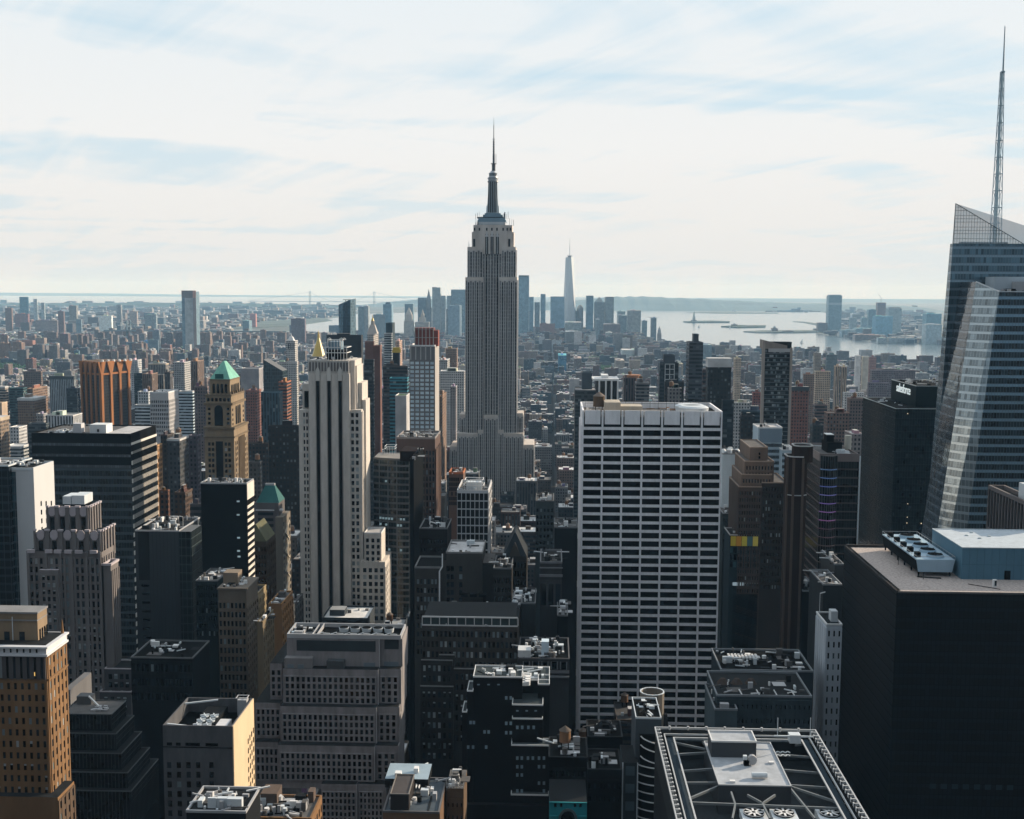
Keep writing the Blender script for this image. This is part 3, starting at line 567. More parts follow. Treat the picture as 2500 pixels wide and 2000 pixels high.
# ---- 5. copper-roofed tower
def copper():
    Y = 830; r = thing('copper_roofed_tower', 'sunlit yellow stone tower with a green copper hipped roof', 'office tower', X_(545, 1000, Y), Y)
    st = stone((0.23, 0.175, 0.115), .85, .25); dk = stone((0.15, 0.115, 0.075), .85, .25)
    def blk(x0, x1, yt, xs, dy=0, zb=0, m=st, name='wall_block'):
        b = Box(x0, x1, yt, Y + dy, xs); part(r, name, m, lambda q: q.box(b.X0, b.X1, b.Y0, b.Y1, zb, b.Z)); return b
    t = blk(512, 561, 926, 585, 2, 0); a = blk(502, 564, 965, 596, 1, 0); b = blk(499, 571, 1047, 605, 0, 0)
    zt = t.Z; xm = (t.X0 + t.X1) / 2; ym = (t.Y0 + t.Y1) / 2; zp = Z_(548, 885, Y)
    part(r, 'roof', [COPPER, TEAL], lambda m: (m.quadbox([(t.X0, t.Y0, zt), (t.X1, t.Y0, zt), (t.X1, t.Y1, zt), (t.X0, t.Y1, zt)], [(xm - .6, ym - 3, zp), (xm + .6, ym - 3, zp), (xm + .6, ym + 3, zp), (xm - .6, ym + 3, zp)], mi=0)))
    rk = Y + 3.2
    part(r, 'roof_dormer', TEAL, lambda m: m.box(xm - 3.4, xm + 2.6, t.Y0 + .2, t.Y0 + 3, zt, zt + 3.6))
    part(r, 'cornice', dk, lambda m: (m.box(t.X0 - .4, t.X1 + .4, t.Y0 - .4, t.Y1, zt - .8, zt), m.box(a.X0 - 1.3, a.X1 + 1.3, a.Y0 - 1.3, a.Y1, a.Z - 7.0, a.Z - 5.4), m.box(a.X0 - .5, a.X1 + .5, a.Y0 - .5, a.Y1, a.Z - .8, a.Z + .3), m.box(b.X0 - .8, b.X1 + .8, b.Y0 - .8, b.Y1, b.Z - .5, b.Z + 1.2), m.box(b.X0 - .6, b.X1 + .6, b.Y0 - .6, b.Y1, b.Z - 6.5, b.Z - 5.4)))
    def arch(face, B, uc, w, z0, z1, name='arched_window'):
        def f(m):
            k = 7; pts = [(uc - w, z0), (uc + w, z0)] + [(uc + w * math.cos(math.pi * i / k), z1 - w + w * math.sin(math.pi * i / k)) for i in range(k + 1)]
            if face == 'F': m.quadbox([(u, B.Y0 - .0, z) for u, z in pts][::-1], [(u, B.Y0 - .15, z) for u, z in pts][::-1])
            else: m.quadbox([(B.X1 + .0, u, z) for u, z in pts], [(B.X1 + .15, u, z) for u, z in pts])
        part(r, name, GL_D, f)
    U = t.X1 - t.X0
    for i in range(4): arch('F', t, t.X0 + U * (.2 + .2 * i), .95, zt - 10, zt - 3.2)
    D = t.Y1 - t.Y0
    for i in range(6): arch('R', t, t.Y0 + D * (.15 + .14 * i), D * .045, zt - 11, zt - 4)
    for i in range(4): part(r, 'window', GL_D, lambda m: m.box(t.X0 + U * (.2 + .2 * i) - 1, t.X0 + U * (.2 + .2 * i) + 1, t.Y0 - .12, t.Y0, zt - 13.6, zt - 11.4))
    # urns along the parapet
    part(r, 'urn', dk, lambda m: [m.cyl(a.X1 - .5, a.Y0 + 1 + k * (a.Y1 - a.Y0 - 2) / 6, a.Z + .3, a.Z + 2.6, .7, .2, 8) for k in range(7)] + [m.cyl(a.X0 + 1.4 + k * 3.2, a.Y0 + .2, a.Z + .3, a.Z + 2, .6, .2, 8) for k in range(6)])
    UA = a.X1 - a.X0
    for k in range(6): part(r, 'window', GL_D, lambda m: m.box(a.X0 + UA * (.10 + .16 * k) - .9, a.X0 + UA * (.10 + .16 * k) + .9, a.Y0 - .12, a.Y0, a.Z - 4.4, a.Z - 2))
    arch('F', a, a.X0 + UA * .5, 3.0, Z_(540, 1040, Y), Z_(540, 990, Y))
    DA = a.Y1 - a.Y0
    for f_ in (.36, .5, .64): arch('R', a, a.Y0 + DA * f_, DA * .05, Z_(590, 1036, Y + 14), Z_(590, 990, Y + 14))
    for pz in (996, 1008, 1020, 1031):
        for f_ in (.13, .87): part(r, 'window', GL_D, lambda m: m.box(a.X0 + UA * f_ - .9, a.X0 + UA * f_ + .9, a.Y0 - .12, a.Y0, Z_(540, pz + 6, Y), Z_(540, pz, Y)))
        for f_ in (.1, .9): part(r, 'window', GL_D, lambda m: m.box(a.X1, a.X1 + .12, a.Y0 + DA * f_ - DA * .03, a.Y0 + DA * f_ + DA * .03, Z_(590, pz + 6, Y + 10), Z_(590, pz, Y + 10)))
    zb = b.Z - 9; z0 = Z_(545, 1340, Y); nv = int((zb - z0) / 3.75)
    grid(r, 'F', b.t, zb, z0, 2, nv, .72, .6, st, MIX_B, .10, .34, .3, .12, keep=40); grid(r, 'F', b.t, zb, z0, 2, nv, .72, .6, st, MIX_B, .66, .90, .3, .12, keep=60)
    part(r, 'dark_strip', BLK, lambda m: [m.box(b.X0 + (b.X1 - b.X0) * f_ - .85, b.X0 + (b.X1 - b.X0) * f_ + .85, b.Y0 - .12, b.Y0, z0, zb) for f_ in (.42, .5, .58)])
    grid(r, 'R', b.t, zb, z0, 2, nv, .55, .6, st, MIX_D, .06, .26, .3, .12, keep=80); grid(r, 'R', b.t, zb, z0, 2, nv, .55, .6, st, MIX_D, .74, .94, .3, .12, keep=100)
    DB = b.Y1 - b.Y0
    part(r, 'rib', st, lambda m: [m.box(b.X1, b.X1 + .9, b.Y0 + DB * (.32 + .09 * k) - .35, b.Y0 + DB * (.32 + .09 * k) + .35, z0, zb + 2) for k in range(5)])
    part(r, 'dark_strip', DK, lambda m: [m.box(b.X1, b.X1 + .15, b.Y0 + DB * (.365 + .09 * k) - .5, b.Y0 + DB * (.365 + .09 * k) + .5, z0, zb) for k in range(4)])
copper()

# ---- 6. angled glass tower with a lattice spire, right edge
def glass_tower():
    Y = 600; r = thing('crystal_glass_tower', 'faceted blue glass tower with a slanted top and tall lattice spire at the right edge', 'skyscraper', X_(2420, 900, Y), Y)
    ga = curtain((0.08, 0.14, 0.18), (0.19, 0.27, 0.33), (0.06, 0.08, 0.10), 1.45, 4.35, .30, .55, .08, .5)
    gb = curtain((0.012, 0.028, 0.04), (0.17, 0.28, 0.37), (0.06, 0.10, 0.13), 1.45, 4.35, .34, .35, .10, .55)
    gc = curtain((0.20, 0.25, 0.28), (0.40, 0.48, 0.53), (0.22, 0.27, 0.30), 1.45, 4.35, .30, .5, .14, .45)  # one glass in several tones: sky reflection put into the facet colours
    gd = curtain((0.03, 0.045, 0.06), (0.10, 0.13, 0.16), (0.05, 0.06, 0.07), 1.45, 4.35, .30, .5, .08, .6)
    P = lambda px, py, y: tuple(at(px, py, y))
    def poly(name, mat, faces, th=0):
        m = MB()
        for f in faces:
            k = len(m.v); m.v += f; m.f.append(tuple(range(k, k + len(f)))); m.c.append((.3, .3, .3, 0)); m.m.append(0)
        return m.build(name, mat, r)
    # back prism: slanted roof line (front plane at Y+34)
    Yb = Y + 36; zt = Z_(2333, 497, Yb); xl = X_(2333, 497, Yb); xr = X_(2640, 680, Yb); ztr = Z_(2640, 680, Yb)
    xa1, za1 = X_(2290, 1100, Yb), Z_(2290, 1100, Yb); xl0 = xl - (xl - xa1) / (zt - za1) * zt; D = 44; Dl = 18; Dt = 4
    A, Bq, Cq, Dq = (xl, Yb, zt), (xr, Yb, ztr), (xr, Yb + D, ztr), (xl, Yb + D, zt)
    zc = Z_(2350, 595, Yb)    # glass parapet above this level is see-through
    def xat(z): return xl0 + (xl - xl0) * (z / zt)
    poly('facade', ga, [[(xat(0), Yb, 0), (xr, Yb, 0), (xr, Yb, zc), (xat(zc), Yb, zc)], [(xat(zc), Yb + Dt, zc), (xat(0), Yb + Dl, 0), (xat(0), Yb, 0), (xat(zc), Yb, zc)], [(xr, Yb + D, zc), (xat(0) + 30, Yb + D, 0), (xat(0), Yb + Dl, 0), (xat(zc), Yb + Dt, zc)], [(xr, Yb + D, zc), (xr, Yb, zc), (xr, Yb, 0), (xr, Yb + D, 0)], [(xat(0) + 30, Yb + D, 0), (xr, Yb + D, zc), (xr, Yb + D, 0)]])
    part(r, 'roof_deck', ROOFG, lambda m: m.box(xat(zc) + 2, xr, Yb + .4, Yb + Dt + 2, zc - 1.2, zc - .2))
    # screen wall of single panes
    sm, t, b = base('screen_glass'); b.inputs['Base Color'].default_value = (.50, .58, .63, 1); b.inputs['Alpha'].default_value = .7; b.inputs['Roughness'].default_value = .1
    def xs(z): return xr if z <= ztr else xl + (xr - xl) * (zt - z) / (zt - ztr)
    def zs(x): return zt + (ztr - zt) * (x - xl) / (xr - xl)
    poly('parapet_screen', sm, [[(xat(zc), Yb, zc), (xs(zc), Yb, zc), (xs(zc), Yb, zs(xs(zc))), (xl, Yb, zt)]] if False else [[(xat(zc), Yb, zc), (xr, Yb, zc)] + ([(xr, Yb, ztr)] if ztr > zc else []) + [(xl, Yb, zt)]])
    def fr(m):
        z = zc
        while z < zt - 1:
            xe = min(xr, xl + (xr - xl) * (zt - z) / (zt - ztr)); m.beam((xat(z), Yb - .1, z), (xe, Yb - .1, z), .16); z += 1.7 if int(z) % 3 else 2.6
        x = xl
        while x < xr:
            if zs(x) > zc: m.beam((x, Yb - .12, zc), (x, Yb - .12, zs(x)), .12)
            x += 1.45
        m.beam((xl, Yb - .1, zt), (xr, Yb - .1, ztr), .3); m.beam((xat(zc), Yb - .1, zc), (xl, Yb - .1, zt), .3)
    part(r, 'parapet_frame', stone((0.10, 0.13, 0.15), .5), fr)
    part(r, 'penthouse', curtain((0.03, 0.07, 0.09), (0.10, 0.13, 0.15), (0.03, 0.03, 0.04), 2.0, 4.35, .2, .3, .2), lambda m: (m.box(xl + 4, X_(2452, 590, Yb + 6), Yb + 1, Yb + 5, zc - 1, zc + 1.0), m.box(X_(2385, 590, Yb + 6), X_(2455, 590, Yb + 6), Yb + 5, Yb + 30, zc, Z_(2400, 592, Yb + 6))))
    # front volume with canted corner: apex a, corner c
    Yf = Y; a = P(2383, 688, Yf + 12); c = P(2440, 712, Yf); e = P(2600, 700, Yf)
    zf = a[2]; cz = c[2]
    a0 = (X_(2289, 1290, Yf + 12), Yf + 12, Z_(2289, 1290, Yf + 12)); c0 = (X_(2361, 1290, Yf) , Yf, Z_(2361, 1290, Yf))
    def ext(p, q):   # carry the edge p->q down to the ground
        k = p[2] / (p[2] - q[2]); return (p[0] + (q[0] - p[0]) * k, p[1] + (q[1] - p[1]) * k, 0.0)
    ag = ext(a, a0); cg = ext(c, c0); l = (a[0] + .3, Yb - .1, a[2]); lg = (ag[0], Yb - .1, 0)
    poly('canted_facade', gc, [[ag, cg, c, a]])
    poly('front_facade', gb, [[cg, (e[0], Yf, 0), (e[0], Yf, cz), c]])
    poly('side_facade', gd, [[lg, ag, a, l]])
    roofz = cz
    poly('terrace', DK, [[c, (e[0], Yf, cz), (e[0], Yb, cz), (a[0] + 12, Yb, cz)], [a, c, (a[0] + 12, Yb, cz), l]])
    part(r, 'terrace_edge', METL, lambda m: (m.beam(a, c, .5), m.beam(c, (e[0], Yf, cz), .5)))
    part(r, 'terrace_plant', stone((0.45, 0.52, 0.58), .5, .1), lambda m: (m.box(X_(2425, 675, Y + 22), X_(2600, 675, Y + 22), Y + 20, Y + 33, cz, Z_(2440, 676, Y + 22))))
    part(r, 'terrace_plant', MET, lambda m: m.box(X_(2476, 690, Y + 16), X_(2600, 690, Y + 16), Y + 15, Y + 19, cz, Z_(2480, 688, Y + 16)))
    clutter(r, X_(2445, 700, Y + 6), X_(2500, 700, Y + 6), Y + 3, Y + 12, cz, 12, random.Random(2), [MET, DK], 1.6)
    # lattice spire
    sx = X_(2434, 545, Yb + 24); y = Yb + 24; s0 = Z_(2434, 700, y); tops = [Z_(2440, p, y) for p in (545, 507, 466, 425, 384, 343, 300, 258, 216, 176)]
    xb_ = lambda p: X_(p, 400, y)
    sl = stone((0.34, 0.44, 0.50), .4, .1)
    xc0, xc1 = X_(2432, 545, y), X_(2447, 176, y); z0, z1 = Z_(2432, 545, y), Z_(2447, 176, y)
    def cxz(z): return xc0 + (xc1 - xc0) * (z - z0) / (z1 - z0)
    def wz(z): return 2.15 + (0.75 - 2.15) * (z - z0) / (z1 - z0)
    def lat(m):
        zs_ = [z0 - 14] + tops
        for i in range(len(zs_) - 1):
            p, q = zs_[i], zs_[i + 1]
            cs = lambda z: [(cxz(z) + sx_ * wz(z), y + sy_ * wz(z), z) for sx_, sy_ in ((-1, -1), (1, -1), (1, 1), (-1, 1))]
            c_, d_ = cs(p), cs(q)
            for k in range(4):
                m.beam(c_[k], d_[k], .32); m.beam(d_[k], d_[(k + 1) % 4], .34); m.beam(c_[k], d_[(k + 1) % 4], .16)
    part(r, 'spire_lattice', sl, lat)
    part(r, 'spire_core', stone((0.42, 0.55, 0.62), .35, .1), lambda m: m.quadbox(*[[(cxz(z) - .25 + h * math.cos(a_), y + h * math.sin(a_), z) for a_ in [k * math.pi / 4 for k in range(8)]] for z, h in ((z0 - 14, 1.0), (Z_(2447, 176, y), .55))]))
    def tip(m):
        p = at(2449, 176, y); q = at(2453.5, 68, y)
        m.quadbox([(p.x + .55 * math.cos(k * math.pi / 3), y + .55 * math.sin(k * math.pi / 3), p.z) for k in range(6)], [(q.x + .28 * math.cos(k * math.pi / 3), y + .28 * math.sin(k * math.pi / 3), q.z) for k in range(6)])
        m.cyl(p.x, y, p.z - .3, p.z + .5, 1.1, 1.1, 8); m.cyl(q.x, y, q.z, q.z + 1.2, .35, .1, 6)
    part(r, 'spire_tip', sl, tip)
    FOOT.append((X_(2262, 1300, Yb) - 4, 300, Y - 4, Yb + D + 4))
glass_tower()
# ================================================================ nearer blocks
stone_ = stone
def stone(c, *a, **k):      # canyon shade put into the colour: dull tones of the inner blocks are darkened
    if max(c) < .4 and max(c) < 1.6 * min(c): c = tuple(round(v * .62, 5) for v in c)
    return stone_(c, *a, **k)
def nb(name, label, x0, x1, yt, Y, xs=None, depth=None, wall=DK, roof=ROOFD, front=None, side=None, vis=None, mix=MIX_D, par=1.0, parm=None, n_clut=8, seed=1, pf=(.3, .15), keep=100, cat='office building', corec=None, group=None, tanks=0, yb=None, blind=.12):
    """block with a stone core, windows set in a front and side grid, parapet and roof things"""
    bx = Box(x0, x1, yt, Y, xs, depth, yb); r = hero(name, label, cat, bx, group=group)
    part(r, 'wall', [wall, roof], lambda m: m.box(bx.X0, bx.X1, bx.Y0, bx.Y1, bx.z0, bx.Z, mi=0, mt=1))
    zb = Z_((x0 + x1) / 2, vis or 2000, Y); sf = 'R' if (x0 + x1) / 2 < 1345 else 'L'
    if front:
        nu, fh, fw, fhh, top = front; nv = max(1, int((bx.Z - top - zb) / fh)); grid(r, 'F', bx.t, bx.Z - top, bx.Z - top - nv * fh, nu, nv, fw, fhh, wall, mix, 0, 1, pf[0], pf[1], keep=keep, blind=blind)
    if side:
        nu, fh, fw, fhh, top = side; nv = max(1, int((bx.Z - top - zb) / fh)); grid(r, sf, bx.t, bx.Z - top, bx.Z - top - nv * fh, nu, nv, fw, fhh, wall, mix, 0, 1, pf[0], pf[1], keep=keep, blind=blind)
    if par: part(r, 'parapet', parm or wall, lambda m: m.frame(bx.X0 - .12, bx.X1 + .12, bx.Y0 - .12, bx.Y1 + .12, bx.Z, bx.Z + par, .45))
    if n_clut: clutter(r, bx.X0 + 1, bx.X1 - 1, bx.Y0 + 1, bx.Y1 - 1, bx.Z, n_clut, random.Random(seed), [MET, METL, ROOFG, DK, WHT])
    rs = random.Random(seed + 50)
    for _ in range(tanks): tank(r, rs.uniform(bx.X0 + 3, bx.X1 - 3), rs.uniform(bx.Y0 + 3, max(bx.Y0 + 3.1, bx.Y1 - 3)), bx.Z, 2.0, 3.6, 2.5)
    return r, bx
def xtra(r, x0, x1, yt, Y, xs=None, depth=10, name='wall_block', m=None, yb=None, roof=None):
    b = Box(x0, x1, yt, Y, xs, depth, yb); part(r, name, [m or DK, roof or ROOFD], lambda q: q.box(b.X0, b.X1, b.Y0, b.Y1, b.z0, b.Z, mi=0, mt=1)); return b

# ---- bottom left: brick tower with white cornice, sunlit on its right
def brick_left():
    Y = 330; BR = stone((0.20, 0.115, 0.055), .85, .3); LB = stone((0.20, 0.115, 0.055), .85, .25)
    r, bx = nb('brick_tower', 'dark brick tower with a white cornice and golden sunlit right side, bottom left corner', -90, 111, 1600, Y, 160, None, BR, ROOFD, None, None, 1990, par=0, n_clut=0)
    U = bx.X1 - bx.X0; D = bx.Y1 - bx.Y0
    part(r, 'side_wall', LB, lambda m: m.box(bx.X1, bx.X1 + .25, bx.Y0, bx.Y1, 0, bx.Z))
    grid(r, 'F', bx.t, bx.Z - .3, bx.Z - 6.9, 12, 1, .42, .95, stone((0.13, 0.12, 0.125)), MIX_B, 0, 1, .5, .1, keep=12)
    grid(r, 'F', bx.t, bx.Z - 7.4, bx.Z - 49, 12, 12, .42, .55, BR, [(GL_D, .7), (GL_M, .2), (GL_B, .08), (GL_W, .02)], 0, 1, .2, .15, keep=60, blind=.2)
    sd = (bx.X0, bx.X1 + .25, bx.Y0, bx.Y1)
    grid(r, 'R', sd, bx.Z - .5, bx.Z - 46, 5, 13, .42, .60, LB, MIX_B, .04, 1, .25, .15, keep=100)
    WC = stone((0.60, 0.62, 0.66), .5, .08)
    part(r, 'cornice', WC, lambda m: (m.box(bx.X0, bx.X1 + .9, bx.Y0 - .9, bx.Y1 + .4, bx.Z, bx.Z + .6), m.box(bx.X0, bx.X1 + .5, bx.Y0 - .5, bx.Y1 + .2, bx.Z + .6, bx.Z + 2.4), m.box(bx.X0, bx.X1 + 1.1, bx.Y0 - 1.1, bx.Y1 + .5, bx.Z + 2.4, bx.Z + 2.9)))
    part(r, 'band_course', LB, lambda m: m.box(bx.X1 + .2, bx.X1 + .8, bx.Y0, bx.Y1, bx.Z - 7.4, bx.Z - 6.9))
    part(r, 'roof', ROOFD, lambda m: m.box(bx.X0 + .8, bx.X1 - .2, bx.Y0 + .8, bx.Y1 - .2, bx.Z + 2.9, bx.Z + 3.0))
    part(r, 'ornament', DK, lambda m: [m.box(bx.X0 + 1 + k * 1.9, bx.X0 + 1.5 + k * 1.9, bx.Y0 - 1.15, bx.Y0 - 1.08, bx.Z + 1.2, bx.Z + 2.3) for k in range(12)])
    ub = Box(-90, 89, 1497, Y + 5, 113, None, 1600)
    part(r, 'penthouse', [stone((0.24, 0.18, 0.12)), stone((0.42, 0.43, 0.44), .7, .2)], lambda m: m.box(ub.X0, ub.X1, ub.Y0, ub.Y1, bx.Z + 2.9, ub.Z, mi=0, mt=1))
    part(r, 'penthouse_side', stone((0.24, 0.18, 0.12)), lambda m: m.box(ub.X1, ub.X1 + .2, ub.Y0 + .02, ub.Y1, bx.Z + 2.9, ub.Z - .1))
    part(r, 'penthouse_cornice', stone((0.34, 0.34, 0.35)), lambda m: (m.box(ub.X0, ub.X1 + .5, ub.Y0 - .4, ub.Y1 + .2, ub.Z, ub.Z + .5), m.box(ub.X0, ub.X1 + .3, ub.Y0 - .3, ub.Y1, ub.Z - 2.2, ub.Z - 1.9)))
    for k in range(4): part(r, 'penthouse_window', GL_D, lambda m: m.box(ub.X1 + .2, ub.X1 + .3, ub.Y0 + 1 + k * 1.6, ub.Y0 + 1.9 + k * 1.6, ub.Z - 8, ub.Z - 5))
    for k in range(4): part(r, 'penthouse_window', GL_M, lambda m: m.box(ub.X0 + 3 + k * 4.5, ub.X0 + 4.6 + k * 4.5, ub.Y0 - .1, ub.Y0, ub.Z - 8, ub.Z - 5.5))
    part(r, 'drain_pipe', METL, lambda m: (m.beam((X_(32, 1540, Y + 5), Y + 4.7, ub.Z - 1), (X_(32, 1540, Y + 5), Y + 4.7, bx.Z + 3), .18)))
    part(r, 'pinnacle', LB, lambda m: m.cyl(bx.X1 - .3, bx.Y1 - 1, bx.Z + 3, bx.Z + 7, .5, .15, 8))
    lw = xtra(r, -90, 141, 1945, Y - 3, 182, None, 'lower_wing', BR)
    grid(r, 'R', lw.t, lw.Z - 1, lw.Z - 16, 4, 4, .4, .6, stone((0.10, .07, .05)), MIX_D, 0, 1, .3, .2)
    part(r, 'lit_window', lit((1.0, .62, .2), .55), lambda m: (m.box(X_(78, 1640, Y), X_(81, 1640, Y), Y - .2, Y - .1, Z_(80, 1650, Y), Z_(80, 1643, Y)), m.box(X_(83, 1640, Y), X_(86, 1640, Y), Y - .2, Y - .1, Z_(80, 1650, Y), Z_(80, 1641, Y))))
brick_left()

# ---- dark glass terraces
def terraces():
    Y = 400; r = thing('terraced_glass_building', 'low dark glass building stepping down in five terraces, lower left', 'office building', X_(220, 1800, Y), Y)
    rim = stone((0.11, 0.125, 0.135), .5, .1); gm = glass((0.004, 0.006, 0.008), .15)
    for k, (x1, yt, xs, yb) in enumerate(((272, 1745, 308, 1785), (283, 1792, 328, 1834), (296, 1840, 347, 1880), (311, 1887, 367, 1930), (320, 1932, 388, 2010))):
        b = Box(150, x1, yt, Y - k * 3.0, xs, None); z0 = 0 if k == 4 else Z_(220, yb + 12, Y - k * 3)
        part(r, 'tier', [gm, ROOFG if k == 0 else DK], lambda m: m.box(b.X0, b.X1, b.Y0, b.Y1, z0, b.Z, mi=0, mt=1))
        part(r, 'tier_rim', rim, lambda m: (m.frame(b.X0 - .15, b.X1 + .15, b.Y0 - .15, b.Y1 + .15, b.Z, b.Z + .35, .3)))
        fz = b.Z - 5.2 if k < 4 else b.Z - 14
        part(r, 'mullion', stone((0.05, 0.06, 0.065), .5, .1), lambda m: [m.box(b.X0 + i * 1.25, b.X0 + i * 1.25 + .16, b.Y0 - .14, b.Y0, fz, b.Z) for i in range(int((b.X1 - b.X0) / 1.25) + 1)] + [m.box(b.X1, b.X1 + .14, b.Y0 + i * 1.25, b.Y0 + i * 1.25 + .16, fz, b.Z) for i in range(int((b.Y1 - b.Y0) / 1.25) + 1)] + [m.box(b.X1, b.X1 + .1, b.Y0, b.Y1, b.Z - h, b.Z - h + .14) for h in (1.8, 3.6)])
        if k == 0: top = b
    clutter(r, X_(215, 1730, Y), X_(250, 1730, Y), Y + 3, Y + 10, top.Z, 10, random.Random(8), None, .9)
    part(r, 'roof_plant', stone((0.16, .17, .18)), lambda m: (m.box(X_(182, 1720, Y + 8), X_(217, 1720, Y + 8), Y + 10, Y + 14, top.Z, top.Z + 3)))
    part(r, 'mast_arm', WHT, lambda m: m.beam(at(217, 1700, Y + 8), at(241, 1724, Y + 5), .5))
    part(r, 'tall_plant', stone((0.22, .22, .23)), lambda m: m.box(X_(160, 1690, Y + 18), X_(177, 1690, Y + 18), Y + 16, Y + 36, top.Z - 10, Z_(170, 1680, Y + 18)))
terraces()

# ---- scalloped art deco tower
def deco():
    Y = 520; m1 = stone((0.27, 0.25, 0.25), .85, .2); m2 = stone((0.44, 0.40, 0.43), .8, .15); r = thing('scalloped_deco_tower', 'grey art deco tower with a scalloped crown and stepped shoulders, lower left', 'office tower', X_(170, 1400, Y), Y)
    def blk(x0, x1, yt, xs, dy=0, name='wall_block', m=m1): b = Box(x0, x1, yt, Y + dy, xs); part(r, name, [m, ROOFD], lambda q: q.box(b.X0, b.X1, b.Y0, b.Y1, 0, b.Z, mi=0, mt=1)); return b
    a = blk(114, 216, 1245, 242, 6); b = blk(83, 247, 1303, 276, 2); c = blk(66, 248, 1347, 278, 0)
    cc = blk(248, 270, 1381, 289, 0); ll = blk(95, 142, 1395, 0 or None, -3) if False else None
    for bb, n, hh in ((a, 4, 13), (b, 5, 12)):
        U = bb.X1 - bb.X0; D = bb.Y1 - bb.Y0
        part(r, 'pier', m1, lambda m: [m.box(bb.X0 + U * i / n - (.9 if i else 0), bb.X0 + U * i / n + (.9 if i < n else 0), bb.Y0 - .7, bb.Y0, bb.Z - hh, bb.Z + 1.2) for i in range(n + 1)] + [m.box(bb.X1, bb.X1 + .7, bb.Y0 + D * i / 4 - (.7 if i else 0), bb.Y0 + D * i / 4 + .7, bb.Z - hh, bb.Z + 1.2) for i in range(5)])
        part(r, 'pier_cap', m2, lambda m: [m.box(bb.X0 + U * i / n - (1.2 if i else 0), bb.X0 + U * i / n + (1.2 if i < n else .2), bb.Y0 - 1.0, bb.Y0 + .2, bb.Z + 1.2, bb.Z + 2.0) for i in range(n + 1)] + [m.box(bb.X1 - .2, bb.X1 + 1.0, bb.Y0 + D * i / 4 - (1 if i else 0), bb.Y0 + D * i / 4 + 1, bb.Z + 1.2, bb.Z + 2.0) for i in range(5)])
        part(r, 'scallop', m2, lambda m: [m.quadbox([(bb.X0 + U * (i + .5) / n + 1.9 * math.cos(t), bb.Y0 - .0, bb.Z - .6 + 2.4 * math.sin(t)) for t in [k * math.pi / 4 + .39 for k in range(8)]][::-1], [(bb.X0 + U * (i + .5) / n + 1.9 * math.cos(t), bb.Y0 - .4, bb.Z - .6 + 2.4 * math.sin(t)) for t in [k * math.pi / 4 + .39 for k in range(8)]][::-1]) for i in range(n)])
        for i in range(n): part(r, 'tall_window', GL_D, lambda m: m.box(bb.X0 + U * (i + .5) / n - 1.0, bb.X0 + U * (i + .5) / n + 1.0, bb.Y0 - .12, bb.Y0, bb.Z - hh, bb.Z - 3.4))
    grid(r, 'F', c.t, c.Z - 2.5, Z_(170, 1690, Y), 14, 16, .55, .66, m1, MIX_B, .02, .98, .5, .15, keep=100, blind=.35)
    part(r, 'pier', m1, lambda m: [m.box(c.X0 + (c.X1 - c.X0) * f - .6, c.X0 + (c.X1 - c.X0) * f + .6, c.Y0 - 1.0, c.Y0 - .5, Z_(170, 1700, Y), c.Z + .3) for f in (.02, .26, .45, .60, .80, .98)])
    part(r, 'cap', m2, lambda m: [m.box(c.X0 + (c.X1 - c.X0) * f - 1.6, c.X0 + (c.X1 - c.X0) * f + 1.6, c.Y0 - 1.1, c.Y0, c.Z - .6, c.Z + .9) for f in (.06, .3, .42, .56, .7, .9)])
    grid(r, 'R', c.t, c.Z - 2.5, Z_(170, 1690, Y), 5, 16, .5, .66, m1, MIX_D, 0, 1, .5, .15)
    grid(r, 'R', cc.t, cc.Z - 2.5, Z_(260, 1620, Y), 4, 13, .45, .66, m1, MIX_D, 0, 1, .5, .15)
    part(r, 'cap', m2, lambda m: m.frame(cc.X0, cc.X1 + .5, cc.Y0 - .5, cc.Y1, cc.Z, cc.Z + 1, .9))
    bay = Box(95, 142, 1392, Y - 2.5, None, 2.4); part(r, 'bay', [m1, m2], lambda m: m.box(bay.X0, bay.X1, bay.Y0, bay.Y1, 60, bay.Z, mi=0, mt=1)); grid(r, 'F', bay.t, bay.Z - 2, Z_(118, 1620, Y), 3, 13, .6, .62, m1, MIX_B, .1, .9, .4, .12, blind=.35)
    part(r, 'roof_plant', METL, lambda m: (m.box(X_(153, 1220, Y + 12), X_(173, 1220, Y + 12), Y + 12, Y + 22, a.Z + 1.5, Z_(165, 1212, Y + 12)), m.box(X_(175, 1220, Y + 12), X_(206, 1220, Y + 12), Y + 12, Y + 22, a.Z + 1.5, Z_(190, 1210, Y + 12))))
    part(r, 'plant_frame', BLK, lambda m: m.box(X_(153, 1220, Y + 12), X_(206, 1220, Y + 12), Y + 12.2, Y + 21, a.Z, a.Z + 1.5))
    for args in ((255, 324, 1634, 348, -2, 4, 2), (324, 352, 1702, 384, -2, 0, 4), (350, 372, 1752, 395, -4, 0, 4), (243, 320, 1690, 352, -4, 4, 3)):
        q = blk(args[0], args[1], args[2], args[3], args[4], 'lower_wing', stone((0.115, .115, .125), .85, .2))
        part(r, 'coping', m2, lambda m: m.frame(q.X0, q.X1 + .2, q.Y0 - .2, q.Y1, q.Z, q.Z + .45, .5))
        if args[5]: grid(r, 'F', q.t, q.Z - 1.5, q.Z - 13, args[5], 3, .6, .62, None, MIX_B, .1, .9, .3, .1, blind=.4)
        grid(r, 'R', q.t, q.Z - 1.5, q.Z - 24, args[6] + 1, 6, .5, .66, m1, MIX_D, 0, 1, .4, .15)
deco()

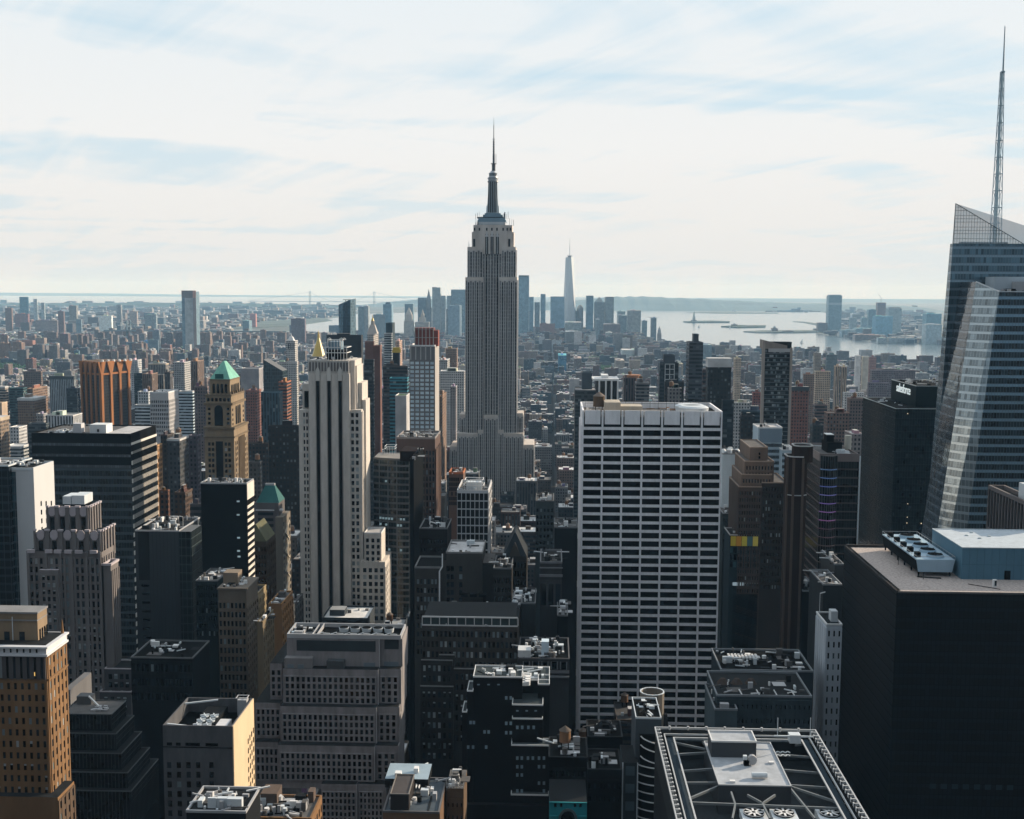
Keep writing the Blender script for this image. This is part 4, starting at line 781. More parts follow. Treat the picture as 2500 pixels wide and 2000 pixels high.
# ---- blue-grey tower with a sunlit white slit wall, left edge
def slit():
    Y = 560; r = thing('slit_window_tower', 'smooth blue-grey tower with a sunlit white slit-windowed side, cut by the left edge', 'office tower', X_(50, 1300, Y), Y)
    b = Box(20, 80, 1142, Y, 130); d = Box(-60, 21, 1139, Y - 3, None, 26)
    part(r, 'wall', [stone((0.50, .52, .54), .6, .05), ROOFD], lambda m: m.box(b.X0, b.X1, b.Y0, b.Y1, 0, b.Z - 1.2, mi=0, mt=1))
    part(r, 'side_wall', stone((0.50, .52, .54), .6, .05), lambda m: m.box(b.X1, b.X1 + .3, b.Y0, b.Y1, 0, b.Z))
    part(r, 'glass_wing', curtain((0.006, .010, .014), (.02, .03, .04), (.03, .04, .05), 3, 4, .25, .1, .15), lambda m: m.box(d.X0, d.X1, d.Y0, d.Y1, 0, d.Z))
    part(r, 'parapet', METL, lambda m: (m.frame(b.X0, b.X1, b.Y0 - .2, b.Y1, b.Z - 1.2, b.Z, .4), m.frame(d.X0, d.X1, d.Y0 - .2, d.Y1, d.Z, d.Z + .7, .4)))
    part(r, 'corner_glass', curtain((0.03, .07, .09), (.05, .08, .1), (.08, .1, .12), 2.4, 4, .2, .2, .2), lambda m: m.box(b.X0, b.X0 + 3.6, b.Y0 - .1, b.Y0, 0, b.Z - 2))
    D = b.Y1 - b.Y0
    for i, f in enumerate((.28, .52, .78)):
        for j in range(12): part(r, 'slit_window', GL_D, lambda m: m.box(b.X1 + .3, b.X1 + .38, b.Y0 + D * f, b.Y0 + D * (f + .06), b.Z - 20 - j * 4.3 - i, b.Z - 17.6 - j * 4.3 - i))
    clutter(r, d.X0, b.X1 - 1, Y + 2, Y + 20, d.Z - .5, 50, random.Random(11), [WHT, METL, DK, MET], 1.8)
slit()

# ---- table of block towers: name, label, x0, x1, ytop, Y, xs/depth, wall, front, side, visible bottom ...
PAN = stone((0.06, 0.072, 0.085), .6, .12)
r, b = nb('panel_clad_building', 'dark slate panelled office block with green glass corner, left of the black tower', 330, 437, 1298, 560, None, 34, PAN, ROOFD, None, None, 1650, par=.7, parm=MET, n_clut=26, seed=21)
part(r, 'dark_panel', DK, lambda m: m.box(X_(337, 1300, 560), X_(363, 1300, 560), 559.85, 560, b.Z - 24, b.Z - .2))  # flat dark panel left of the slate ones
part(r, 'panel_joint', DK, lambda m: [m.box(X_(363 + k * 9, 1300, 560), X_(363 + k * 9, 1300, 560) + .1, 559.94, 560, 40, b.Z) for k in range(9)])
g1 = Box(437, 467, 1298, 560, 492); part(r, 'glass_corner', curtain((0.008, .014, .016), (.016, .026, .028), (.05, .065, .07), 2.2, 4.2, .2, .1, .12), lambda m: m.box(g1.X0, g1.X1, g1.Y0, g1.Y1, 0, g1.Z))
for j in range(9): part(r, 'window', GL_D, lambda m: m.box(X_(343, 1300, 560), X_(362, 1300, 560), 559.7, 559.85, b.Z - 27 - j * 4.3, b.Z - 26 - j * 4.3))
part(r, 'lamp_pole', WHT, lambda m: [(m.beam((x, 575, b.Z), (x, 575, b.Z + 4.5), .15), m.beam((x, 575, b.Z + 4.5), (x - 2, 575, b.Z + 4.8), .2)) for x in (X_(425, 1290, 575), X_(447, 1290, 575), X_(484, 1290, 575))])

r, b = nb('black_office_tower', 'plain black tower with white zigzag stripes down its sunlit side, left of centre', 490, 602, 1182, 620, 619, None, BLK, ROOFD, None, None, 1520, par=.8, parm=MET, n_clut=18, seed=22)
for j in range(24): part(r, 'side_band', stone((.62, .6, .56)), lambda m: m.box(b.X1, b.X1 + .3, b.Y0 + .2, b.Y1, b.Z - (8.5 if j == 0 else 9.6 + j * 3.7), b.Z - (0 if j == 0 else 8 + j * 3.7)))
for x, y in ((578, 1222), (578, 1255), (579, 1311), (579, 1343), (580, 1357)): part(r, 'lit_window', lit((.55, .75, .85), .35), lambda m: m.box(X_(x, y, 620), X_(x + 7, y, 620), 619.9, 620, Z_(x, y + 4, 620), Z_(x, y, 620)))

# green-roofed small tower with braced flank
def green_small():
    Y = 600; st = stone((0.17, .16, .165)); r = thing('green_roofed_tower', 'slim tower with a dark green flat-topped pyramid roof, beside the black tower', 'office tower', X_(650, 1400, Y), Y)
    a = Box(620, 680, 1228, Y, 695); part(r, 'wall', st, lambda m: m.box(a.X0, a.X1, a.Y0, a.Y1, 0, a.Z)); xm = (a.X0 + a.X1) / 2 + .6; zt = Z_(655, 1190, Y)
    part(r, 'roof', [TEAL, COPPER], lambda m: m.quadbox([(a.X0 + 1, a.Y0 + .5, a.Z), (a.X1 + .2, a.Y0 + .5, a.Z), (a.X1 + .2, a.Y1 - .5, a.Z), (a.X0 + 1, a.Y1 - .5, a.Z)], [(xm - 2.4, (a.Y0 + a.Y1) / 2 - 1, zt), (xm + 2.4, (a.Y0 + a.Y1) / 2 - 1, zt), (xm + 2.4, (a.Y0 + a.Y1) / 2 + 1, zt), (xm - 2.4, (a.Y0 + a.Y1) / 2 + 1, zt)]))
    part(r, 'roof_cap', MET, lambda m: m.frame(xm - 2.4, xm + 2.4, (a.Y0 + a.Y1) / 2 - 1, (a.Y0 + a.Y1) / 2 + 1, zt, zt + 1, .3))
    for j in range(4): part(r, 'window_band', GL_M, lambda m: m.box(a.X0 + 2, a.X0 + 10, Y - .12, Y, a.Z - 6.5 - j * 3, a.Z - 5 - j * 3))
    part(r, 'balcony', stone((.5, .5, .52)), lambda m: (m.box(a.X1 - 1.5, a.X1 + 1.5, Y + 1, Y + 4, a.Z - 4.5, a.Z - 3.6), m.box(a.X0 + 1, a.X0 + 10.5, Y - .8, Y - .1, a.Z - 4, a.Z - 3.5)))
    b = Box(672, 690, 1263, Y - 3, 709); part(r, 'wing', stone((0.27, .24, .20)), lambda m: m.box(b.X0, b.X1, b.Y0, b.Y1, 0, b.Z))  # wing paler than the tower: sunlight put into its colour
    D = b.Y1 - b.Y0
    part(r, 'zigzag_brace', stone((.55, .5, .42)), lambda m: [m.beam((b.X1 + .3, b.Y0 + D * (.25 if k % 2 else .75), b.Z - 4 - k * 5), (b.X1 + .3, b.Y0 + D * (.75 if k % 2 else .25), b.Z - 9 - k * 5), .5) for k in range(10)])
    for j in range(15): part(r, 'window', GL_D, lambda m: (m.box(b.X1, b.X1 + .1, b.Y0 + D * .06, b.Y0 + D * .2, b.Z - 5 - j * 3.6, b.Z - 3 - j * 3.6), m.box(b.X1, b.X1 + .1, b.Y0 + D * .82, b.Y0 + D * .94, b.Z - 5 - j * 3.6, b.Z - 3 - j * 3.6)))
green_small()
r, b = nb('gabled_brown_building', 'dark brown narrow building with a bronze pitched roof, left of the cream tower', 622, 650, 1322, 560, 672, None, stone((.05, .035, .025)), BRN, (4, 3.8, .5, .5, 2), (5, 3.8, .5, .5, 2), 1520, par=0, n_clut=0)
xm = b.X0 + 2; part(r, 'roof', stone((.10, .10, .06)), lambda m: m.quadbox([(b.X0, b.Y0, b.Z), (b.X1, b.Y0, b.Z), (b.X1, b.Y1, b.Z), (b.X0, b.Y1, b.Z)], [(b.X0, b.Y0 + 1, b.Z + 8), (b.X0 + .5, b.Y0 + 1, b.Z + 8), (b.X0 + .5, b.Y1 - 1, b.Z + 8), (b.X0, b.Y1 - 1, b.Z + 8)]))

TAN = stone((0.22, .18, .14)); DTAN = TAN
r, b = nb('tan_loft_building', 'tan loft building with regular windows on its sunlit side, below the black tower', 533, 600, 1440, 500, 628, None, DTAN, ROOFD, (7, 4, .6, .6, 5), None, 1760, par=0, n_clut=22, seed=31)
part(r, 'side_wall', TAN, lambda m: m.box(b.X1, b.X1 + .2, b.Y0, b.Y1, 0, b.Z)); grid(r, 'R', (b.X0, b.X1 + .2, b.Y0, b.Y1), b.Z - 8, b.Z - 50, 6, 13, .5, .55, TAN, MIX_D, 0, 1, .25, .15)
part(r, 'cornice', stone((.22, .19, .16)), lambda m: m.box(b.X0 - .4, b.X1 + .8, b.Y0 - .6, b.Y1 + .3, b.Z, b.Z + .8))
part(r, 'roof_house', stone((.20, .16, .12)), lambda m: m.box(X_(548, 1420, 508), X_(584, 1420, 508), 506, 513, b.Z, b.Z + 6))
OCH = stone((0.27, .21, .12)); ORG = stone((0.27, .145, .06))
for nm, lb, x0, x1, yt, Y, xs, w, vb in (('ochre_building', 'small ochre block with sunlit side behind the tan loft building', 600, 628, 1452, 540, 649, OCH, 1620), ('arcaded_building', 'brown narrow block with an arched sunlit upper storey, right of the tan loft building', 628, 640, 1522, 480, 667, stone((.17, .13, .08)), 1680), ('orange_brick_building', 'orange brick block with a sunlit windowed side, left of the cream tower base', 655, 686, 1478, 520, 714, ORG, 1600)):
    r, b = nb(nm, lb, x0, x1, yt, Y, xs, None, w, ROOFG, None, None, vb, par=0, n_clut=6, seed=x0)
    part(r, 'side_wall', w, lambda m: m.box(b.X1, b.X1 + .2, b.Y0, b.Y1, 0, b.Z)); grid(r, 'R', (b.X0, b.X1 + .2, b.Y0, b.Y1), b.Z - 2, b.Z - 2 - 3.7 * 9, 6, 9, .5, .6, w, MIX_D, 0, 1, .3, .2)
    part(r, 'parapet', w, lambda m: m.frame(b.X0, b.X1 + .3, b.Y0 - .1, b.Y1, b.Z, b.Z + .8, .4))
r, b = nb('round_roofed_building', 'low grey building with a rounded end at the foot of the cream tower', 690, 716, 1480, 560, 740, None, stone((.13, .13, .13)), ROOFG, (4, 4, .5, .6, 2), (5, 4, .5, .6, 2), 1600, par=.6, n_clut=4)

# ---- stepped concrete block with fan row
def stepped():
    Y = 400; cm = stone((0.36, .345, .36), .8, .4, scale=.25); lt = cm; r = thing('stepped_concrete_block', 'wide stepped grey concrete block with a row of rooftop fans, lower centre left', 'office building', X_(830, 1700, Y), Y)
    wm = [(GL_D, .93), (GL_M, .07)]
    def tier(x0, xm, x1, yt, yb, k, nv, n1, n2, xs=990, keep=100):
        yy = Y - k * 3.5
        a = Box(x0, xm, yt, yy, None, 8); c = Box(xm, x1, yt, yy + 1.6, None, 13); z0 = Z_(820, yb, yy)
        part(r, 'tier', [cm, ROOFD], lambda m: (m.box(a.X0, a.X1, a.Y0, a.Y1 + 7, z0 - 3, a.Z, mi=0, mt=1), m.box(a.X1, c.X1, c.Y0, c.Y1, z0 - 3, c.Z, mi=0, mt=1)))
        part(r, 'side_wall', lt, lambda m: m.box(c.X1, c.X1 + .35, c.Y0 - .1, c.Y1 + 3, z0 - 3, c.Z))
        part(r, 'tier_edge', stone((.42, .42, .44)), lambda m: (m.box(a.X1 - .1, a.X1 + .15, a.Y0 - .25, a.Y0, z0, a.Z)))
        if nv:
            grid(r, 'F', a.t, a.Z - 2.5, z0, n1, nv, .58, .74, cm, wm, .02, .98, .45, .45, keep=keep, blind=.03); grid(r, 'F', c.t, c.Z - 2.5, z0, n2, nv, .52, .74, cm, wm, .1, .92, .45, .45, keep=keep, blind=.03)
        return a, c
    a, c = tier(700, 926, 980, 1560, 1633, -1, 0, 0, 0, 988)
    tier(690, 923, 977, 1634, 1718, 0, 4, 17, 3, 985, 60); tier(684, 919, 973, 1726, 1811, 1, 4, 18, 3, 981, 90); tier(679, 914, 971, 1821, 1906, 2, 4, 18, 3, 979); 
    tier(784, 870, 940, 1915, 2010, 3, 5, 8, 6, 950)
    for x0, x1, yt, yb, k, nv in ((659, 688, 1620, 1700, -1, 4), (622, 684, 1716, 1797, 0, 4), (622, 679, 1812, 1905, 1, 4)):
        q = Box(x0, x1, yt, Y + 4 - k * 3.5, None, 22); z0 = Z_(650, yb, Y + 4 - k * 3.5); part(r, 'side_tier', [cm, ROOFD], lambda m: m.box(q.X0, q.X1, q.Y0, q.Y1 + 8, 0, q.Z, mi=0, mt=1)); grid(r, 'F', q.t, q.Z - 2, z0, 2 if x0 == 659 else 5, nv, .55, .72, cm, wm, .05, 1, .45, .45)
    yy = a.Y0; z = a.Z
    part(r, 'louvre', stone((.05, .065, .075), .5, .1), lambda m: (m.box(X_(724, 1570, yy), X_(917, 1570, yy), yy - .1, yy, Z_(820, 1590, yy), Z_(820, 1564, yy)), m.box(X_(937, 1570, yy), X_(972, 1570, yy), yy + 1.45, yy + 1.6, Z_(950, 1588, yy), Z_(950, 1563, yy))))
    part(r, 'roof_shed', stone((.30, .29, .30)), lambda m: m.box(X_(699, 1600, yy), X_(766, 1600, yy), yy - 3, yy, Z_(730, 1633, yy), Z_(730, 1601, yy)))
    part(r, 'roof_shed', stone((.10, .11, .12)), lambda m: m.box(X_(801, 1610, yy), X_(843, 1610, yy), yy - 3, yy, Z_(820, 1633, yy), Z_(820, 1608, yy)))
    part(r, 'shed_door', stone((.22, .28, .33)), lambda m: [m.box(X_(p, 1620, yy) , X_(p + w_, 1620, yy), yy - d_ - .1, yy - d_, Z_(820, 1631, yy), Z_(820, 1617, yy)) for p, w_, d_ in ((706, 16, 3), (731, 15, 3), (888, 28, 0), (936, 36, -1.6))])
    part(r, 'roof_pit', BLK, lambda m: m.box(a.X0 + 1, c.X1 - 1.2, a.Y0 + 1, a.Y1 + 6, z, z + .1))
    part(r, 'roof_wall', MET, lambda m: (m.frame(a.X0, c.X1, a.Y0 + .3, a.Y1 + 6.6, z, z + 1.5, .5), m.box(X_(760, 1550, yy), X_(762, 1550, yy), a.Y0 + 1, a.Y1 + 6, z, z + 1.3), m.box(X_(772, 1550, yy), X_(774, 1550, yy), a.Y0 + 1, a.Y1 + 6, z, z + 1.5)))
    for k in range(5):
        X = X_(841 + k * 27.5, 1545, yy + 10); fy = yy + 9
        X = X; f = MB(); f.cyl(X, fy, z, z + 1.6, 1.55, 1.8, 18); f = f.build('roof_fan', METL, r); part(f, 'fan_hood', BLK, lambda m: m.cyl(X, fy, z + 1.6, z + 1.75, 1.6, 1.6, 18))
    part(r, 'roof_truss', METL, lambda m: [m.beam((X_(770 + k * 16.5, 1550, yy), a.Y0 + 1.2, z + 1.2 + .5 * (k % 2)), (X_(786 + k * 16.5, 1550, yy), a.Y0 + 2.5, z + 1.7 - .5 * (k % 2)), .22) for k in range(12)])
    clutter(r, X_(705, 1550, yy), X_(765, 1550, yy), a.Y0 + 2, a.Y1 + 3, z, 20, random.Random(6), [METL, MET, DK])
stepped()
r, b = nb('striped_low_roof', 'small roof with white skylight stripes beside the stepped concrete block', 672, 700, 1605, 430, None, 14, DK, ROOFD, None, None, 1620, n_clut=0, par=.3)
part(r, 'skylight', WHT, lambda m: [m.box(b.X0 + .3 + k * .75, b.X0 + .62 + k * .75, b.Y0 + 1, b.Y1 - 1, b.Z, b.Z + .4) for k in range(5)])

# ---- blank concrete block with a sunlit wall, bottom left of centre
def blank():
    Y = 300; cm = stone((0.15, .155, .17), .8, .35, scale=.3); lt = stone((0.58, .46, .31), .8, .12, scale=.3)  # one concrete twice: shaded front tone and sunlit side tone in the colour
    r = thing('blank_concrete_block', 'grey concrete block with a smooth cream sunlit side wall and open roof pit, bottom left', 'office building', X_(480, 1850, Y), Y)
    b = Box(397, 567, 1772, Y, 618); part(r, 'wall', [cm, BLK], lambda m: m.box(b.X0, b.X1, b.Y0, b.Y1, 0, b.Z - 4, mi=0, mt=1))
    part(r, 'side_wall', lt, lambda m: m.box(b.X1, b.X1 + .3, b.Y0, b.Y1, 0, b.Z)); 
    part(r, 'screen_wall', cm, lambda m: (m.box(b.X0, b.X1, b.Y0, b.Y0 + .4, b.Z - 4, b.Z), m.box(b.X0, b.X1, b.Y1 - .4, b.Y1, b.Z - 4, b.Z), m.box(b.X1 - .4, b.X1, b.Y0 + .4, b.Y1 - .4, b.Z - 4, b.Z)))
    part(r, 'screen_wall', cm, lambda m: m.box(b.X0, b.X0 + .4, b.Y0 + .4, b.Y1 - .4, b.Z - 4, b.Z))
    part(r, 'band_slot', BLK, lambda m: [m.box(X_(x0, 1820, Y), X_(x1, 1820, Y), Y - .1, Y, Z_(480, 1821, Y), Z_(480, 1814, Y)) for x0, x1 in ((408, 420), (430, 441), (453, 488), (502, 532))] + [m.box(b.X0, b.X1, Y - .15, Y - .0, Z_(480, 1825.5, Y), Z_(480, 1824, Y))])
    for x in (413, 436.5, 460, 483.5, 516):
        for j in range(7): part(r, 'window', pick(MIX_D), lambda m: m.box(X_(x - 5, 1860, Y), X_(x + 5, 1860, Y), Y - .06, Y, Z_(x, 1875 + j * 23.5, Y), Z_(x, 1861 + j * 23.5, Y)))
    D = b.Y1 - b.Y0
    for i in range(4):
        for j in range(9): part(r, 'side_window', GL_D, lambda m: m.box(b.X1 + .3, b.X1 + .36, b.Y0 + D * (.66 + .09 * i), b.Y0 + D * (.70 + .09 * i), b.Z - 10.5 - j * 2.7 + i * .3, b.Z - 9 - j * 2.7 + i * .3))
    z = b.Z - 4
    part(r, 'fan_deck', DK, lambda m: m.box(b.X0 + 6.5, b.X0 + 12, b.Y0 + 2.5, b.Y1 - 2, z, z + 2.4))
    for i in range(3):
        for s in (0, 1): part(r, 'roof_fan', METL, lambda m: [m.cyl(b.X0 + 8 + s * 2.6, b.Y0 + 4.2 + i * 3.4, z + 2.4, z + 2.7, 1.1, 1.1, 16)] + [m.beam((b.X0 + 8 + s * 2.6 + 1.2 * math.cos(a_), b.Y0 + 4.2 + i * 3.4 + 1.2 * math.sin(a_), z + 2.9), (b.X0 + 8 + s * 2.6 - 1.2 * math.cos(a_), b.Y0 + 4.2 + i * 3.4 - 1.2 * math.sin(a_), z + 2.9), .3) for a_ in (.4, 2.0)])
    part(r, 'duct_box', stone((.55, .56, .58)), lambda m: m.box(b.X0 + 13.2, b.X0 + 16.2, b.Y0 + 3, b.Y0 + 8, z, z + 3))
    part(r, 'roof_beam', METL, lambda m: (m.beam((b.X0 + .5, b.Y0 + 2, z + 3.6), (b.X0 + 6, b.Y0 + .8, z + 3.6), .4), m.beam((b.X0 + .5, b.Y1 - 4, z + 3.6), (b.X0 + 9, b.Y1 - 1, z + 3.8), .4), m.beam((b.X0 + 12, b.Y0 + 1, z + 1), (b.X0 + 14, b.Y0 + 4, z + 2), .5)))
    part(r, 'roof_cage', MET, lambda m: (m.box(b.X1 - 3.6, b.X1 - 1, b.Y1 - 3, b.Y1 - .8, z, z + 4.5), m.frame(b.X1 - 4, b.X1 - .8, b.Y1 - 3.3, b.Y1 - .5, z + 5, z + 5.2, .2)))
blank()

# ---- bottom edge roofs
r, b = nb('brick_corner_building', 'low brick building with orange lit right wall and water tank, bottom left', 600, 759, 2000, 290, 785, None, stone((.20, .11, .05)), ROOFG, None, None, 2100, par=.5, n_clut=40, seed=41)
part(r, 'side_wall', stone((.20, .11, .05)), lambda m: m.box(b.X1, b.X1 + .2, b.Y0, b.Y1, 0, b.Z + .4)); grid(r, 'R', (b.X0, b.X1 + .2, b.Y0, b.Y1), b.Z - 1, b.Z - 14, 5, 4, .4, .6, None, MIX_D, 0, 1, .3, .2)
part(r, 'roof_house', stone((.17, .13, .11)), lambda m: (m.box(X_(636, 1950, 297), X_(676, 1950, 297), 297, 303, b.Z, b.Z + 3.6), m.box(X_(746, 1950, 297), X_(769, 1950, 297) - 1, 300, 303, b.Z, b.Z + 3)))
tank(r, X_(693, 1990, 284), 286, b.Z - 8, 1.7, 4, 2, METL)
r, b = nb('dark_roofed_building', 'dark roof with light machinery at the bottom edge, in front of the blank concrete block', 455, 600, 1985, 270, None, 14, DK, ROOFD, None, None, 2100, par=.6, parm=MET, n_clut=30, seed=42)
def roofscape():
    Y = 305; rf = stone((.10, .13, .16), .7, .3, False, .4)
    r, b = nb('flat_roofed_complex', 'flat blue-grey roof with a raised brown penthouse and machinery, bottom centre left', 935, 1072, 1985, Y, 1090, None, stone((.15, .09, .055)), rf, None, None, 2100, par=.5, parm=stone((.2, .2, .21)), n_clut=14, seed=43)
    part(r, 'side_wall', stone((.15, .09, .055)), lambda m: m.box(b.X1, b.X1 + .2, b.Y0, b.Y1, 0, b.Z + .3))
    z = b.Z
    part(r, 'penthouse', [stone((.05, .045, .045)), stone((.11, .10, .10), .9, .3)], lambda m: m.box(X_(953, 1940, Y + 1), X_(998, 1940, Y + 1), Y + 1, Y + 14, z, z + 4.6, mi=0, mt=1)); part(r, 'penthouse_rim', stone((.3, .28, .26)), lambda m: m.frame(X_(953, 1940, Y + 1) - .1, X_(998, 1940, Y + 1) + .1, Y + .9, Y + 14.1, z + 4.6, z + 4.9, .25))
    part(r, 'raised_roof', [DK, stone((.26, .34, .40), .6, .2)], lambda m: m.box(X_(940, 1900, Y + 16), X_(1045, 1900, Y + 16), Y + 16, Y + 27, z, z + 2.6, mi=0, mt=1))
    part(r, 'skylight', WHT, lambda m: [m.box(X_(1002 + k * 7, 1915, Y + 14), X_(1004.5 + k * 7, 1915, Y + 14), Y + 12, Y + 14, z + 1.5, z + 1.9) for k in range(4)])
    part(r, 'roof_path', DK, lambda m: (m.box(X_(1045, 1940, Y + 4), X_(1050, 1940, Y + 4), Y + 1, Y + 11, z, z + .12), m.box(X_(1010, 1940, Y + 11), X_(1050, 1940, Y + 11), Y + 11, Y + 12, z, z + .12)))
    part(r, 'white_vent', WHT, lambda m: (m.box(X_(1012, 1895, Y + 22), X_(1023, 1895, Y + 22), Y + 20, Y + 22, z + 2.6, z + 4), m.box(X_(965, 1920, Y + 18), X_(980, 1920, Y + 18), Y + 17, Y + 19, z + 2.6, z + 3.8)))
    part(r, 'boom', METL, lambda m: m.beam(at(998, 1883, Y + 25), at(1045, 1863, Y + 35), .3))
    r, b = nb('brick_roof_garden_building', 'brown brick building with a railed roof, right of the flat blue-grey roof', 1090, 1132, 1925, 320, 1140, None, BRN, ROOFG, (4, 3.6, .3, .3, 3), None, 2050, par=0, n_clut=14, seed=44)
    part(r, 'roof_rail', MET, lambda m: [m.beam((b.X0, b.Y0, b.Z + k), (b.X1, b.Y0, b.Z + k), .1) for k in (.6, 1.2)] + [m.beam((b.X0 + (b.X1 - b.X0) * k / 6, b.Y0, b.Z), (b.X0 + (b.X1 - b.X0) * k / 6, b.Y0, b.Z + (3 if k in (0, 4) else 1.3)), .12) for k in range(7)])
roofscape()

# ---- dark terraced brick block with white copings, bottom centre
def dark_terraces():
    Y = 380; r = thing('dark_terraced_block', 'nearly black terraced brick block with bright coping lines, bottom centre', 'apartment building', X_(1250, 1800, Y), Y)
    dk = stone((.012, .012, .013), .9, .2); cop = stone((.62, .64, .66), .5, .1); win = stone((.18, .26, .32), .5, .3)
    def blk(x0, x1, yt, k, d, s=0.5, cp=True):
        b = Box(x0, x1, yt, Y - k, None, d); part(r, 'terrace', [dk, stone((.07, .09, .10), .8, .4, False)], lambda m: m.box(b.X0, b.X1, b.Y0, b.Y1, 0, b.Z, mi=0, mt=1))
        if cp: part(r, 'coping', cop, lambda m: m.frame(b.X0, b.X1, b.Y0, b.Y1, b.Z, b.Z + .5, .22))
        return b
    a = blk(1155, 1275, 1655, -2, 12); c = blk(1250, 1342, 1662, -8, 14); blk(1313, 1342, 1673, -3, 10)
    d = blk(1250, 1326, 1723, 4, 16); e = blk(1250, 1325, 1757, 6, 4); blk(1248, 1341, 1822, 9, 6); blk(1247, 1340, 1943, 12, 6); blk(1140, 1155, 1689, 0, 10); blk(1128, 1140, 1740, 2, 10)
    rs = random.Random(12)
    for yy, xs_ in ((1670, (1165, 1190, 1214)), (1734, (1260, 1283, 1305)), (1772, (1260, 1272, 1287, 1300)), (1847, (1260, 1271, 1286, 1298, 1313, 1325)), (1868, (1260, 1271, 1313, 1325)), (1888, (1260, 1271)), (1908, (1313, 1325)), (1927, (1260, 1271, 1325)), (1762, (1233, 1244)), (1785, (1233, 1244)), (1700, (1233, 1244)), (1760, (1146, 1154)), (1783, (1180, 1190)), (1820, (1140, 1152, 1184))):
        for x in xs_:
            k = 14; part(r, 'window', win, lambda m: m.box(X_(x, yy, Y - k), X_(x + 6, yy, Y - k), Y - k - .1, Y - k, Z_(x, yy + (3 if yy in (1670, 1734) else 8), Y - k), Z_(x, yy, Y - k)))
    blk2 = MB(); [blk2.box(X_(1128, 1740, Y), X_(1341, 1740, Y), Y - 13.9, Y - 12.2, 0, Z_(1250, 1960, Y - 12))]; blk2.build('lower_wall', dk, r)
    for nm, b_, n in (('roof_machinery', a, 14), ('roof_machinery', c, 10)): clutter(r, b_.X0 + 1, b_.X1 - 1, b_.Y0 + 1, b_.Y1 - 1, b_.Z, n, random.Random(n), [WHT, METL, DK], 1.6)
    for k in range(3): part(r, 'round_vent', WHT, lambda m: (m.cyl(X_(1288, 1680, Y + 3), Y + 6 - k * 2.4, a.Z - 2, a.Z - .6, .9, .9, 14), m.box(X_(1276, 1680, Y + 3), X_(1286, 1680, Y + 3), Y + 5 - k * 2.4, Y + 6 - k * 2.4, a.Z - 2, a.Z - .8)))
dark_terraces()

